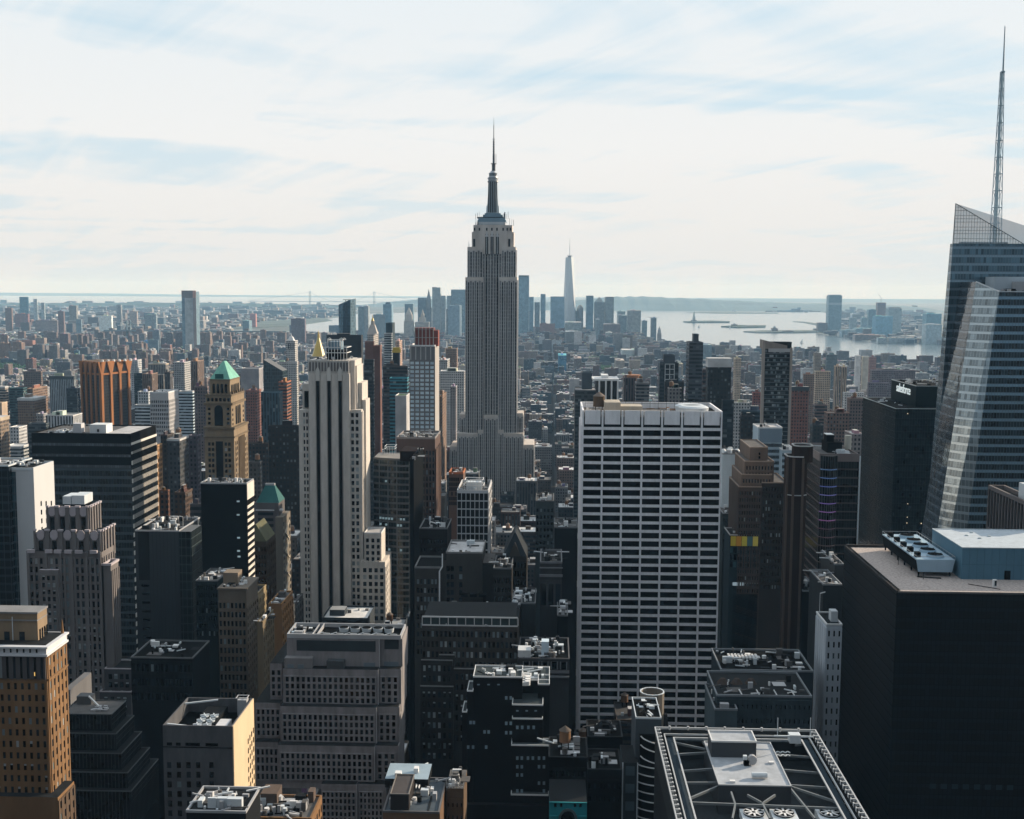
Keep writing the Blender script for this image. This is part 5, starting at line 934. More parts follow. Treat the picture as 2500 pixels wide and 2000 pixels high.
# ---- central brick office with white pipe, and its neighbours
BRK = stone((0.085, .079, .073), .85, .25, scale=.3); BR2 = stone((.05, .047, .044), .85, .25)
def centre():
    Y = 440; r, b = nb('brick_office_building', 'broad grey-brown brick office with a white-railed roof, centre, left of the white slab', 1030, 1264, 1530, Y, None, 30, BRK, ROOFD, (22, 4.0, .55, .56, 1), None, 1880, MIX_B, 0, n_clut=34, seed=51, blind=.3, pf=(.25, .12))
    part(r, 'upper_band', [stone((.04, .06, .065), .4), DK], lambda m: m.box(b.X0 + .5, b.X1 - .5, Y + 1, Y + 24, b.Z, b.Z + 3.2, mi=0, mt=1))
    part(r, 'white_rail', stone((.5, .5, .5)), lambda m: (m.box(b.X0, b.X1, Y + .4, Y + .9, b.Z + 3.2, b.Z + 3.7), m.box(b.X0, b.X1, Y + .4, Y + .9, b.Z, b.Z + .4)) + tuple(m.box(b.X0 + (b.X1 - b.X0) * k / 11 - .1, b.X0 + (b.X1 - b.X0) * k / 11 + .2, Y + .4, Y + .9, b.Z + .4, b.Z + 3.2) for k in range(12)))
    for x0, x1, yt in ((1028, 1105, 1613), (1072, 1110, 1600), (1026, 1107, 1677), (1108, 1160, 1634)):
        q = Box(x0, x1, yt, Y - 2.5 - (yt - 1600) * .03, None, 4); part(r, 'bay', [BR2, DK], lambda m: m.box(q.X0, q.X1, q.Y0, q.Y1, 0, q.Z, mi=0, mt=1)); part(r, 'bay_coping', stone((.35, .35, .36)), lambda m: m.box(q.X0, q.X1, q.Y0 - .15, q.Y0 + .3, q.Z, q.Z + .35)); grid(r, 'F', q.t, q.Z - 1, q.Z - 29, max(2, int((q.X1 - q.X0) / 1.9)), 7, .5, .55, BR2, MIX_B, 0.03, .97, .2, .1, blind=.3)
    Y = 520; r, b = nb('blank_brick_building', 'grey brick building with a big blank wall and bright roof, centre', 1090, 1178, 1352, Y, None, 26, BRK, ROOFL, None, None, 1520, par=.8, parm=stone((.3, .3, .3)), n_clut=5, seed=52)
    z = b.Z
    for x in (1094, 1104, 1125):
        for j in range(6): part(r, 'window', pick(MIX_B), lambda m: m.box(X_(x, 1380, Y) - 0.7, X_(x, 1380, Y) + .7, Y - .1, Y, z - 8 - j * 3.6, z - 5.8 - j * 3.6))
    q = Box(1012, 1080, 1388, Y - 2, None, 22); part(r, 'wing', [BRK, BLK], lambda m: m.box(q.X0, q.X1, q.Y0, q.Y1, 0, q.Z, mi=0, mt=1)); part(r, 'wing_coping', stone((.3, .3, .3)), lambda m: m.frame(q.X0, q.X1, q.Y0 - .1, q.Y1, q.Z, q.Z + .8, .4)); grid(r, 'F', q.t, q.Z - 4, q.Z - 40, 7, 9, .6, .55, BRK, MIX_B, .06, .96, .25, .12, blind=.4)
    q2 = Box(1078, 1092, 1368, Y - 1, None, 20); part(r, 'wing', [BRK, BLK], lambda m: m.box(q2.X0, q2.X1 - .5, q2.Y0, q2.Y1, 0, q2.Z, mi=0, mt=1))
    part(r, 'white_pipe', WHT, lambda m: (m.beam(at(1080, 1352, Y - 1.5), at(1080, 1383, Y - 2.6), .5), m.beam(at(1080, 1383, Y - 2.6), at(1073, 1395, Y - 2.8), .5), m.beam(at(1073, 1395, Y - 2.8), at(1073, 1490, Y - 2.8), .6)))
    part(r, 'roof_fans', DK, lambda m: [m.box(X_(1125 + k * 22, 1450, Y - 4), X_(1142 + k * 22, 1450, Y - 4), Y - 4, Y - 1, Z_(1130, 1452, Y), Z_(1130, 1445, Y)) for k in range(3)])
    q3 = Box(1178, 1205, 1375, Y + 2, None, 20); part(r, 'wing', [BR2, ROOFG], lambda m: m.box(q3.X0, q3.X1, q3.Y0, q3.Y1, 0, q3.Z, mi=0, mt=1))
    Y = 620; wg = stone((.52, .53, .55), .6, .1)
    r, b = nb('white_grid_tower', 'slim white grid-fronted tower with a caged roof, centre, below the tallest skyscraper', 1116, 1192, 1203, Y, 1200, None, BLK, ROOFG, (7, 4.4, .84, .86, 0), (4, 4.4, .75, .86, 0), 1370, [(glass((.002, .003, .004), .3, .3), 1)], 1.4, wg, 0, seed=53, pf=(.35, .35))
    # recolour the grid white
    for o in r.children:
        if o.name.startswith('facade_grid'): o.data.materials[0] = wg
    part(r, 'roof_cage', WHT, lambda m: (m.frame(X_(1130, 1180, Y), X_(1180, 1180, Y), Y + 4, Y + 14, b.Z + 3, b.Z + 3.3, .3), m.frame(X_(1133, 1180, Y), X_(1178, 1180, Y), Y + 4, Y + 14, b.Z + 5.8, b.Z + 6.1, .3), [m.beam((X_(1133 + k * 7, 1180, Y), Y + 4, b.Z), (X_(1133 + k * 7, 1180, Y), Y + 4, b.Z + 6), .25) for k in range(7)]))
    part(r, 'roof_plant', METL, lambda m: m.box(X_(1136, 1180, Y), X_(1174, 1180, Y), Y + 6, Y + 12, b.Z, b.Z + 4.6))
    clutter(r, b.X0 + 2, b.X1 - 2, b.Y0 + 2, b.Y1 - 2, b.Z + .1, 20, random.Random(5), None, 4)
centre()
RB = stone((.16, .10, .085)); 
r, b = nb('brown_pier_tower', 'reddish brown masonry tower with tall upper windows, left of the tallest skyscraper', 968, 1062, 1072, 760, 1075, None, stone((.10, .068, .06)), ROOFG, (12, 4.2, .5, .7, 7), (5, 4.2, .45, .7, 7), 1290, par=1.2, parm=stone((.35, .33, .33)), n_clut=24, seed=54, pf=(.6, .2))
part(r, 'side_wall', stone((.20, .13, .10)), lambda m: [m.box(b.X1 + .3, b.X1 + .9, b.Y0 + (b.Y1 - b.Y0) * k / 4, b.Y0 + (b.Y1 - b.Y0) * k / 4 + 1.3, 0, b.Z - 6) for k in range(4)])  # side ribs paler than the front: sunlight put into their colour
r, b = nb('black_slab', 'black windowless slab tower in front of the brown pier tower', 1000, 1010, 1125, 600, 1034, None, BLK, ROOFD, None, None, 1300, par=.8, n_clut=4); 
part(r, 'roof_house', stone((.03, .02, .02)), lambda m: m.box(X_(985, 1100, 640), X_(1025, 1100, 640), 625, 645, b.Z - 4, Z_(1000, 1093, 640)))
# curved banded glass building
def curved():
    Y = 728; r = thing('curved_glass_building', 'curved dark teal glass office with pale floor bands, between cream and brown towers', 'office building', X_(950, 1200, Y), Y)
    z = Z_(950, 1118, Y); xa, xb = X_(912, 1118, Y), X_(1001, 1118, Y); n = 12; pts = []
    for i in range(n + 1):
        t = i / n; pts.append((xa + (xb - xa) * t, Y - 6 * math.sin(t * 1.7)))
    body = pts + [(xb, Y + 24), (xa, Y + 24)]
    part(r, 'wall', [curtain((0.012, .022, .026), (.012, .022, .026), (.03, .04, .045), 1.9, 3.9, .0, .2, .12, .8), stone((.35, .34, .33), .9, .2, False)], lambda m: m.prism(body, 0, z, mi=0, mt=1))
    sb = stone((.16, .165, .17), .6, .1)
    for j in range(24):
        zz = z - .2 - j * 3.9
        def bands(m):
            for i in range(n): p, q = pts[i], pts[i + 1]; m.beam((p[0], p[1] - .12, zz), (q[0], q[1] - .12, zz), .3, h=1.25)
        part(r, 'floor_ring', sb, bands)
    for k in (2, 5, 8): part(r, 'column', stone((.20, .22, .23)), lambda m: m.box(pts[k][0] - .3, pts[k][0] + .3, pts[k][1] - .35, pts[k][1], 20, z - 1))
    part(r, 'roof_frame', METL, lambda m: [m.frame(X_(930, 1110, Y) + 0, X_(956, 1110, Y), Y + 16, Y + 26, z + 3.2 + h, z + 3.5 + h, .25) for h in (0, 1.6)] + [m.beam((X_(930 + k * 6.4, 1110, Y), Y + 16, z), (X_(930 + k * 6.4, 1110, Y), Y + 16, z + 5), .2) for k in range(5)])
    rs = random.Random(77)
    for _ in range(24):
        k = rs.randrange(1, n - 1); j = rs.choice((9, 9, 10, 10, 20, 20, 3, 14)); p = pts[k]
        part(r, 'lit_window', lit((.45, .65, .72), .22), lambda m: m.box(p[0], p[0] + 1.3, p[1] - .7, p[1] - .6, z - 3.0 - j * 3.9, z - 1.6 - j * 3.9))
    FOOT.append((xa - 2, xb + 2, Y - 8, Y + 42))
curved()
r, b = nb('scaffolded_building', 'half-built block in orange and brown scaffolding, left of the slim white grid tower', 1096, 1131, 1158, 800, None, 20, stone((.14, .09, .07)), stone((.30, .12, .06)), (7, 3.3, .8, .8, 2), None, 1240, [(BLK, .8), (BRN, .2)], 1.5, stone((.40, .14, .06)), 16, 61)
# gabled church-like block, pavilion block, slim tower and small blocks in the dark centre
r, b = nb('gabled_brick_building', 'dark brick building with a steep slate gable and arched windows, centre', 1228, 1286, 1358, 520, None, 24, BR2, DK, (7, 4, .5, .6, 2), None, 1470, MIX_D, 0, n_clut=0)
xm = (b.X0 + b.X1) / 2; part(r, 'roof', stone((.035, .045, .055), .7), lambda m: m.quadbox([(b.X0, b.Y0, b.Z), (b.X1, b.Y0, b.Z), (b.X1, b.Y1, b.Z), (b.X0, b.Y1, b.Z)], [(xm - .3, b.Y0 + 3, b.Z + 10), (xm + .3, b.Y0 + 3, b.Z + 10), (xm + .3, b.Y1 - 3, b.Z + 10), (xm - .3, b.Y1 - 3, b.Z + 10)])); part(r, 'gable', BRK, lambda m: m.quadbox([(xm - 2.6, b.Y0 - .3, b.Z), (xm + 2.6, b.Y0 - .3, b.Z), (xm + 2.6, b.Y0 + 3, b.Z), (xm - 2.6, b.Y0 + 3, b.Z)], [(xm - .15, b.Y0 - .3, b.Z + 6), (xm + .15, b.Y0 - .3, b.Z + 6), (xm + .15, b.Y0 + 3, b.Z + 6), (xm - .15, b.Y0 + 3, b.Z + 6)]))
r, b = nb('pavilion_topped_block', 'dark stone block with three tall framed windows under its cornice, left of the white slab', 1319, 1372, 1376, 480, None, 24, stone((.07, .072, .078)), ROOFD, (3, 12, .7, .75, 7), None, 1500, MIX_D, .8, stone((.22, .23, .25)), 10, 62)
part(r, 'cornice', stone((.22, .23, .25)), lambda m: (m.box(b.X0 - .3, b.X1 + .3, b.Y0 - .7, b.Y0, b.Z - 5.5, b.Z - 4.5), m.box(b.X0 - .3, b.X1 + .3, b.Y0 - .6, b.Y0, b.Z - 2, b.Z - 1.5)))
r, b = nb('loggia_block', 'dark stone block with framed loggia openings and cluttered roof, left of white slab base', 1265, 1390, 1610, 420, None, 26, stone((.055, .055, .058)), BLK, None, None, 1700, par=.5, parm=stone((.16, .16, .17)), n_clut=50, seed=63)
for k in range(5): part(r, 'loggia_window', GL_D, lambda m: m.box(b.X0 + 2 + k * 3.4, b.X0 + 3.9 + k * 3.4, b.Y0 - .1, b.Y0, b.Z - 3.4, b.Z - 1)); part(r, 'window_frame', stone((.28, .29, .31)), lambda m: (m.box(b.X0 + 1.7 + k * 3.4, b.X0 + 2 + k * 3.4, b.Y0 - .3, b.Y0, b.Z - 3.6, b.Z - .8), m.box(b.X0 + 3.9 + k * 3.4, b.X0 + 4.2 + k * 3.4, b.Y0 - .3, b.Y0, b.Z - 3.6, b.Z - .8)))
part(r, 'band_course', stone((.25, .26, .28)), lambda m: (m.box(b.X0, b.X1, b.Y0 - .4, b.Y0, b.Z - 5, b.Z - 4), m.box(b.X0, b.X1, b.Y0 - .8, b.Y0, b.Z - 6.6, b.Z - 6)))
part(r, 'roof_house', stone((.55, .66, .74), .5), lambda m: m.box(X_(1322, 1580, 424), X_(1340, 1580, 424), 424, 428, b.Z, Z_(1330, 1567, 424))); part(r, 'roof_house', stone((.5, .52, .54)), lambda m: m.box(X_(1265, 1590, 424), X_(1296, 1590, 424), 421, 427, b.Z, Z_(1280, 1586, 422)))
for nm, lb, x0, x1, yt, Y, w, rf, fr, vb, sd in (
    ('narrow_grey_block', 'narrow blue-grey stepped block behind the pavilion-topped block', 1308, 1352, 1225, 640, stone((.085, .11, .12)), ROOFG, (5, 3.6, .5, .5, 3), 1350, 71),
    ('low_dark_block', 'low dark block with pale parapet right behind the pavilion-topped block', 1354, 1410, 1290, 560, stone((.02, .022, .025)), ROOFG, None, 1400, 72),
    ('sloped_lot_building', 'plain dark brick block between brick office and pavilion block', 1205, 1249, 1390, 500, BR2, ROOFD, (5, 4, .35, .5, 3), 1480, 73),
    ('plain_grey_block', 'plain windowless grey block right of the brick office roof', 1273, 1307, 1475, 470, stone((.045, .05, .055)), ROOFD, None, 1580, 74),
    ('white_roofed_annex', 'small annex with a white flat roof at the brick office corner', 1249, 1270, 1480, 468, stone((.10, .10, .10)), ROOFL, None, 1500, 75),
    ('dark_annex', 'small dark annex with white vents beside the white slab', 1361, 1386, 1505, 460, BLK, DK, None, 1560, 76),
    ('brown_gothic_block', 'dark brown block with arched parapet below the curved glass building', 1024, 1092, 1292, 560, stone((.025, .022, .022)), BLK, (8, 4, .4, .4, 4), 1360, 77),
    ('green_glass_low_building', 'low dark green glass building stepping down right of the slate panelled block', 478, 530, 1420, 530, stone((.014, .022, .024)), ROOFG, (9, 3.6, .7, .6, 1), 1560, 78),
    ('dark_mansard_building', 'black mansard-roofed building with a glazed side gallery, left of the tan loft building', 320, 470, 1608, 470, stone((.012, .014, .016)), BLK, (13, 6, .6, .5, 1), 1740, 79),
    ('teal_lit_court_block', 'small black block with two skylit windows right of the white slab base', 2390 - 600, 1850, 1425, 640, BLK, DK, None, 1500, 80)):
    r, b = nb(nm, lb, x0, x1, yt, Y, None, 24, w, rf, fr, None, vb, MIX_D, .6, stone((.2, .21, .22)), 14, sd)
# arched teal facade, bottom centre
def teal():
    Y = 330; r = thing('teal_arched_building', 'small teal-fronted building with a pale arched window, bottom edge centre', 'building', X_(1387, 1980, Y), Y)
    b = Box(1341, 1433, 1958, Y, None, 16); part(r, 'wall', [stone((.02, .25, .30), .6, .2), DK], lambda m: m.box(b.X0, b.X1, b.Y0, b.Y1, 0, b.Z, mi=0, mt=1)); xc = (b.X0 + b.X1) / 2; z = Z_(1387, 2003, Y)
    part(r, 'arch', stone((.14, .2, .22)), lambda m: [m.beam((xc + 2.5 * math.cos(math.pi * k / 9), Y - .2, z + 3.3 * math.sin(math.pi * k / 9)), (xc + 2.5 * math.cos(math.pi * (k + 1) / 9), Y - .2, z + 3.3 * math.sin(math.pi * (k + 1) / 9)), .6) for k in range(9)])
    part(r, 'arched_window', GL_D, lambda m: m.quadbox([(xc + 2.1 * math.cos(math.pi * k / 9), Y, z + 2.9 * math.sin(math.pi * k / 9)) for k in range(10)][::-1], [(xc + 2.1 * math.cos(math.pi * k / 9), Y - .1, z + 2.9 * math.sin(math.pi * k / 9)) for k in range(10)][::-1]))
    for px in (1356, 1370, 1404, 1417): part(r, 'window', GL_D, lambda m: m.box(X_(px - 3, 1966, Y), X_(px + 3, 1966, Y), Y - .1, Y, Z_(px, 1970, Y), Z_(px, 1961, Y)))
    part(r, 'cornice', stone((.03, .3, .34)), lambda m: (m.box(b.X0, b.X1, Y - .3, Y, b.Z - .3, b.Z), m.box(b.X0, xc - 3, Y - .3, Y, z + 1.2, z + 1.5), m.box(xc + 3, b.X1, Y - .3, Y, z + 1.2, z + 1.5)))
teal()
for nm, lb, x0, x1, yt, Y, rf, sd in (('small_dark_tenement', 'small black tenement with white roof hatches, left of the cylinder tank building', 1340, 1435, 1850, 350, BLK, 81), ('domed_dark_building', 'black low building with a dim round dome, below the white slab', 1435, 1520, 1800, 400, BLK, 82), ('arched_gable_building', 'black building with a faint curved gable beside the teal-fronted building', 1435, 1518, 1880, 345, BLK, 83)):
    r, b = nb(nm, lb, x0, x1, yt, Y, None, 16, stone((.008, .0085, .009)), rf, (7, 4, .4, .4, 3), None, 1990, [(GL_D, .9), (GL_M, .1)], .3, stone((.05, .055, .06)), 9, sd)
    if sd == 82: part(r, 'dome', DK, lambda m: m.cyl((b.X0 + b.X1) / 2, b.Y0 + 8, b.Z, b.Z + 3, 4, 1, 16))
    if sd == 81: tank(r, b.X0 + 5, b.Y0 + 8, b.Z, 1.8, 3.6, 2)

# ---- cylinder-topped building and braced roof frame, bottom right of centre
def cyl_building():
    Y = 350; cm = stone((.10, .12, .14), .6, .12); r = thing('curved_balcony_building', 'slate-blue building with curved white balcony edges, bottom right of centre', 'apartment building', X_(1580, 1800, Y), Y)
    b = Box(1552, 1615, 1756, Y, None, 18); xl = b.X0
    part(r, 'wall', [cm, BLK], lambda m: m.box(b.X0, b.X1, b.Y0, b.Y1, 0, b.Z, mi=0, mt=1)); part(r, 'parapet', METL, lambda m: m.frame(b.X0, b.X1, b.Y0, b.Y1, b.Z, b.Z + .6, .25))
    q = Box(1520, 1558, 1862, Y - 4, None, 14); part(r, 'low_wing', [stone((.05, .065, .075)), DK], lambda m: m.box(q.X0, q.X1, q.Y0, q.Y1, 0, q.Z, mi=0, mt=1)); part(r, 'corner_pier', METL, lambda m: (m.box(q.X0 - .1, q.X0 + .25, q.Y0 - .2, q.Y0, 0, q.Z), m.box(q.X1 - .3, q.X1, q.Y0 - .2, q.Y0, 0, q.Z)))
    for k in range(5): part(r, 'wing_window', stone((.07, .10, .12), .4), lambda m: m.box(q.X0 + 1, q.X1 - 1, q.Y0 - .1, q.Y0, q.Z - 4 - k * 5.5, q.Z - 1.2 - k * 5.5))
    part(r, 'balcony', BLK, lambda m: m.box(X_(1562, 1800, Y), b.X1 - .1, Y - 1.2, Y, 0, Z_(1580, 1792, Y)))
    for k in range(11):
        zz = Z_(1580, 1797 + (k if k < 2 else k + .3) * 21, Y - 1.2)
        xs0 = X_(1563 - (5 if k > 2 else 0), 1850, Y - 1.2); xs1 = X_(1597, 1850, Y - 1.2)
        part(r, 'balcony_rim', WHT, lambda m: [m.beam((xs0 + (xs1 - xs0) * i / 5, Y - 1.4 - 1.6 * math.sin(i / 5 * 1.57), zz - (i / 5) ** .6 * (1.6 if k < 3 else .5)), (xs0 + (xs1 - xs0) * (i + 1) / 5, Y - 1.4 - 1.6 * math.sin((i + 1) / 5 * 1.57), zz - ((i + 1) / 5) ** .6 * (1.6 if k < 3 else .5)), .22, h=.3) for i in range(5)])
    clutter(r, b.X0 + 1, b.X1 - 1, b.Y0 + 2, b.Y1 - 1, b.Z, 8, random.Random(3), [METL, DK], 1.2)
    yc = Y + 24; xc = X_(1592, 1700, yc); R_ = 30.5 / F * yc; zt = Z_(1592, 1689, yc); zb = Z_(1592, 1757, yc)
    t = thing('cylindrical_tank_house', 'tall open-topped concrete cylinder on a roof, its right edge sunlit, below the white slab', 'tank', xc, yc, zb - 12)
    cn = stone((.26, .235, .20), .8, .12); n = 14
    def tube(m):
        for k in range(n):
            a, c = 2 * math.pi * k / n + .2, 2 * math.pi * (k + 1) / n + .2
            P = lambda rr, an: (xc + rr * math.cos(an), yc + rr * math.sin(an))
            p0, p1, q0, q1 = P(R_, a), P(R_, c), P(R_ * .90, a), P(R_ * .90, c)
            m.quadbox([(*p0, zb - 12), (*p1, zb - 12), (*q1, zb - 12), (*q0, zb - 12)], [(*p0, zt), (*p1, zt), (*q1, zt), (*q0, zt)])
    part(t, 'cylinder_wall', cn, tube)
    part(t, 'rim', METL, lambda m: [m.beam((xc + R_ * .96 * math.cos(2 * math.pi * k / n + .2), yc + R_ * .96 * math.sin(2 * math.pi * k / n + .2), zt + .1), (xc + R_ * .96 * math.cos(2 * math.pi * (k + 1) / n + .2), yc + R_ * .96 * math.sin(2 * math.pi * (k + 1) / n + .2), zt + .1), .4, h=.25) for k in range(n)])
    part(t, 'inner_cone_roof', stone((.22, .12, .08)), lambda m: m.cyl(xc, yc, zt - 3.4, zt - .8, R_ * .8, .1, 18))
    q2 = Box(1568, 1635, 1757, yc - 5, None, 16, None); part(t, 'support_block', [cm, DK], lambda m: m.box(q2.X0, q2.X1, q2.Y0, q2.Y1, 0, zb - 12, mi=0, mt=1)); part(t, 'stair_tower', stone((.06, .06, .065)), lambda m: m.quadbox([(xc + R_ * .8, yc - 2, zb - 12), (xc + R_ * 1.6, yc - 2, zb - 12), (xc + R_ * 1.6, yc + 2, zb - 12), (xc + R_ * .8, yc + 2, zb - 12)], [(xc + R_ * 1.0, yc - 1, zb + 2), (xc + R_ * 1.25, yc - 1, zb + 2), (xc + R_ * 1.25, yc + 1, zb + 2), (xc + R_ * 1.0, yc + 1, zb + 2)]))
cyl_building()
def frame_roof():
    Y1 = 330; z = 136.0; r = None
    # corners on the roof plane from the picture
    def rp(px, py, zz=z): d = ray(px, py); return Vector((0, 0, EYE)) + d * ((zz - EYE) / d.z)
    bl, br = rp(1602, 1786), rp(1984, 1772); yb = (bl.y + br.y) / 2; xl, xr = bl.x, br.x; yf = yb - 62
    r = thing('braced_roof_building', 'dark building with an open braced steel roof frame and grey penthouse, bottom right', 'office building', (xl + xr) / 2, yf)
    FOOT.append((xl - 2, xr + 2, yf - 2, yb + 2))
    part(r, 'wall', [stone((.03, .032, .036)), stone((.055, .065, .075), .8, .3, False, .3)], lambda m: m.box(xl, xr, yf, yb, 0, z - 9, mi=0, mt=1))
    part(r, 'rim_wall', stone((.05, .055, .06)), lambda m: m.frame(xl, xr, yf, yb, z - 9, z - .5, .6))
    rail = stone((.42, .44, .46), .45, .1)
    part(r, 'rim_rail', rail, lambda m: (m.frame(xl - .2, xr + .2, yf - .2, yb + .2, z - .5, z + .1, .35), m.frame(xl + 2.2, xr - 2.2, yf + 2.2, yb - 2.2, z - 1.4, z - .9, .3), m.frame(xl + 4.6, xr - 4.6, yf + 4.6, yb - 4.6, z - 1.4, z - 1.0, .4)))
    part(r, 'track_bed', stone((.025, .04, .055)), lambda m: m.frame(xl + 2.6, xr - 2.6, yf + 2.6, yb - 2.6, z - 2.2, z - 1.9, 2.0))
    part(r, 'rail_bracket', rail, lambda m: [(m.box(x, x + 1.1, yb - 62 + 2.6 * k, yb - 62 + 2.6 * k + .35, z - .9, z + .15)) for k in range(24) for x in (xl + .15, xr - 1.3)] + [(m.box(x + .2, x + .55, yb - 62 + 2.6 * k, yb - 62 + 2.6 * k + 1.1, z - .9, z - .0)) for k in range(24) for x in (xl + .8, xr - 1.6)])
    part(r, 'rail_post', rail, lambda m: [m.cyl(xl + 4 + k * 5.2, yb - 1.2, z - .2, z + .9, .28, .35, 8) for k in range(8)])
    xm0, xm1 = X_(1742, 1850, yb - 14), X_(1905, 1850, yb - 14); zd = z - 1.5
    g1 = rp(1755, 1918, zd); g2 = rp(1930, 1918, zd); yp = g1.y; yq = rp(1750, 1822, zd).y
    lightg = stone((.36, .39, .43), .85, .25, False, .35); wallg = stone((.09, .10, .115), .7, .1)
    part(r, 'penthouse', [wallg, lightg], lambda m: m.box(g1.x, g2.x, yp, yq + 3, z - 9, zd, mi=0, mt=1)); part(r, 'penthouse_coping', rail, lambda m: m.frame(g1.x - .1, g2.x + .1, yp - .1, yq + 3, zd, zd + .35, .3))
    h = zd + 4.2; u1 = rp(1738, 1812, h); u2 = rp(1846, 1812, h); uy = rp(1738, 1786, h).y
    part(r, 'upper_penthouse', [wallg, lightg], lambda m: m.box(u1.x, u2.x, u1.y, uy, zd - 1, h, mi=0, mt=1)); part(r, 'upper_coping', WHT, lambda m: m.frame(u1.x - .1, u2.x + .1, u1.y - .1, uy, h, h + .5, .3))
    part(r, 'duct_cylinder', METL, lambda m: m.quadbox([(rp(1835, 1900, zd).x, rp(1835, 1900, zd).y + .8 * math.cos(a), zd + .9 + .7 * math.sin(a)) for a in [k * math.pi / 5 for k in range(10)]], [(rp(1872, 1900, zd).x, rp(1835, 1900, zd).y + .8 * math.cos(a), zd + .9 + .7 * math.sin(a)) for a in [k * math.pi / 5 for k in range(10)]]))
    fx = rp(1836, 1868, zd)
    part(r, 'blower', [MET, BLK, METL], lambda m: (m.quadbox([(fx.x + 1.2 * math.cos(a), fx.y + .6, zd + 1.5 + 1.3 * math.sin(a)) for a in [k * math.pi / 6 for k in range(12)]], [(fx.x + 1.2 * math.cos(a), fx.y - .6, zd + 1.5 + 1.3 * math.sin(a)) for a in [k * math.pi / 6 for k in range(12)]], mi=0), m.box(fx.x - 2.2, fx.x - .9, fx.y - .8, fx.y + .8, zd, zd + 1.5, mi=1), m.box(fx.x - 2.4, fx.x - 1.4, fx.y - .5, fx.y + .5, zd + 1.5, zd + 2.6, mi=2)))
    part(r, 'roof_hatch', WHT, lambda m: [m.box(p.x - .7, p.x + .7, p.y - .5, p.y + .5, zd, zd + .5) for p in (rp(1788, 1914 - 4, zd), rp(1883, 1864, zd))])
    bt = stone((.26, .29, .31), .5, .15)
    def beams(m):
        for p, q in (((1640, 1812), (1722, 1830)), ((1648, 1843), (1730, 1838)), ((1655, 1884), (1742, 1878)), ((1663, 1912), (1750, 1912)), ((1672, 1955), (1755, 1920)), ((1676, 1960), (2060, 1975)), ((1895, 1843), (1990, 1850)), ((1905, 1880), (2000, 1888)), ((1925, 1918), (2040, 1925)), ((1932, 1922), (2062, 1965)), ((1930, 1926), (1990, 2000)), ((1860, 1960), (1880, 2000)), ((1825, 1942), (1862, 1962)), ((1892, 1942), (1862, 1962)), ((1785, 1935), (1795, 1965)), ((1795, 1965), (1788, 2000)), ((1942, 1820), (1985, 1812)), ((1715, 1812), (1730, 1828))):
            m.beam(rp(*p, z - 2.4), rp(*q, z - 2.4), .42, h=.6)
    part(r, 'roof_beam', bt, beams)
    part(r, 'maintenance_crane', METL, lambda m: (m.beam(rp(1890, 1797, z + 1), rp(1985, 1799, z + 1), .4), m.beam(rp(1898, 1797, z + 1), rp(1898, 1797, z + 1) + Vector((0, 0, 5.2)), .2), m.beam(rp(1978, 1797, z + 1), rp(1978, 1797, z + 1) + Vector((0, 0, 5.2)), .2), m.box(rp(1928, 1806, z).x, rp(1955, 1806, z).x, yb - 8, yb - 5, z - 1, z + 1.2)))
    part(r, 'vent_slats', METL, lambda m: [m.beam(rp(1893 + 6 * k, 1838 - 3 * (k % 2), z - 2), rp(1899 + 6 * k, 1838 - 3 * ((k + 1) % 2), z - 2), .25) for k in range(6)] + [m.beam(rp(1893 + 6 * k, 1846 - 3 * (k % 2), z - 2), rp(1899 + 6 * k, 1846 - 3 * ((k + 1) % 2), z - 2), .25) for k in range(6)])
    for px in (1840, 1914, 2026):
        p = rp(px, 1985, z - 3); f = part(r, 'fan_unit', METL, lambda m: m.box(p.x - 3.1, p.x + 3.1, p.y - 5.5, p.y + 2.6, z - 5, z - 3.2))
        part(f, 'fan_shroud', BLK, lambda m: m.cyl(p.x, p.y, z - 3.2, z - 2.9, 2.5, 2.5, 24)); part(f, 'fan_ring', MET, lambda m: [m.beam((p.x + 2.5 * math.cos(k * math.pi / 10), p.y + 2.5 * math.sin(k * math.pi / 10), z - 2.8), (p.x + 2.5 * math.cos((k + 1) * math.pi / 10), p.y + 2.5 * math.sin((k + 1) * math.pi / 10), z - 2.8), .16) for k in range(20)])
        part(f, 'fan_blade', WHT, lambda m: [m.beam((p.x + .5 * math.cos(k * math.pi / 4), p.y + .5 * math.sin(k * math.pi / 4), z - 2.75), (p.x + 2.2 * math.cos(k * math.pi / 4), p.y + 2.2 * math.sin(k * math.pi / 4), z - 2.75), .5, h=.06) for k in range(8)])
frame_roof()

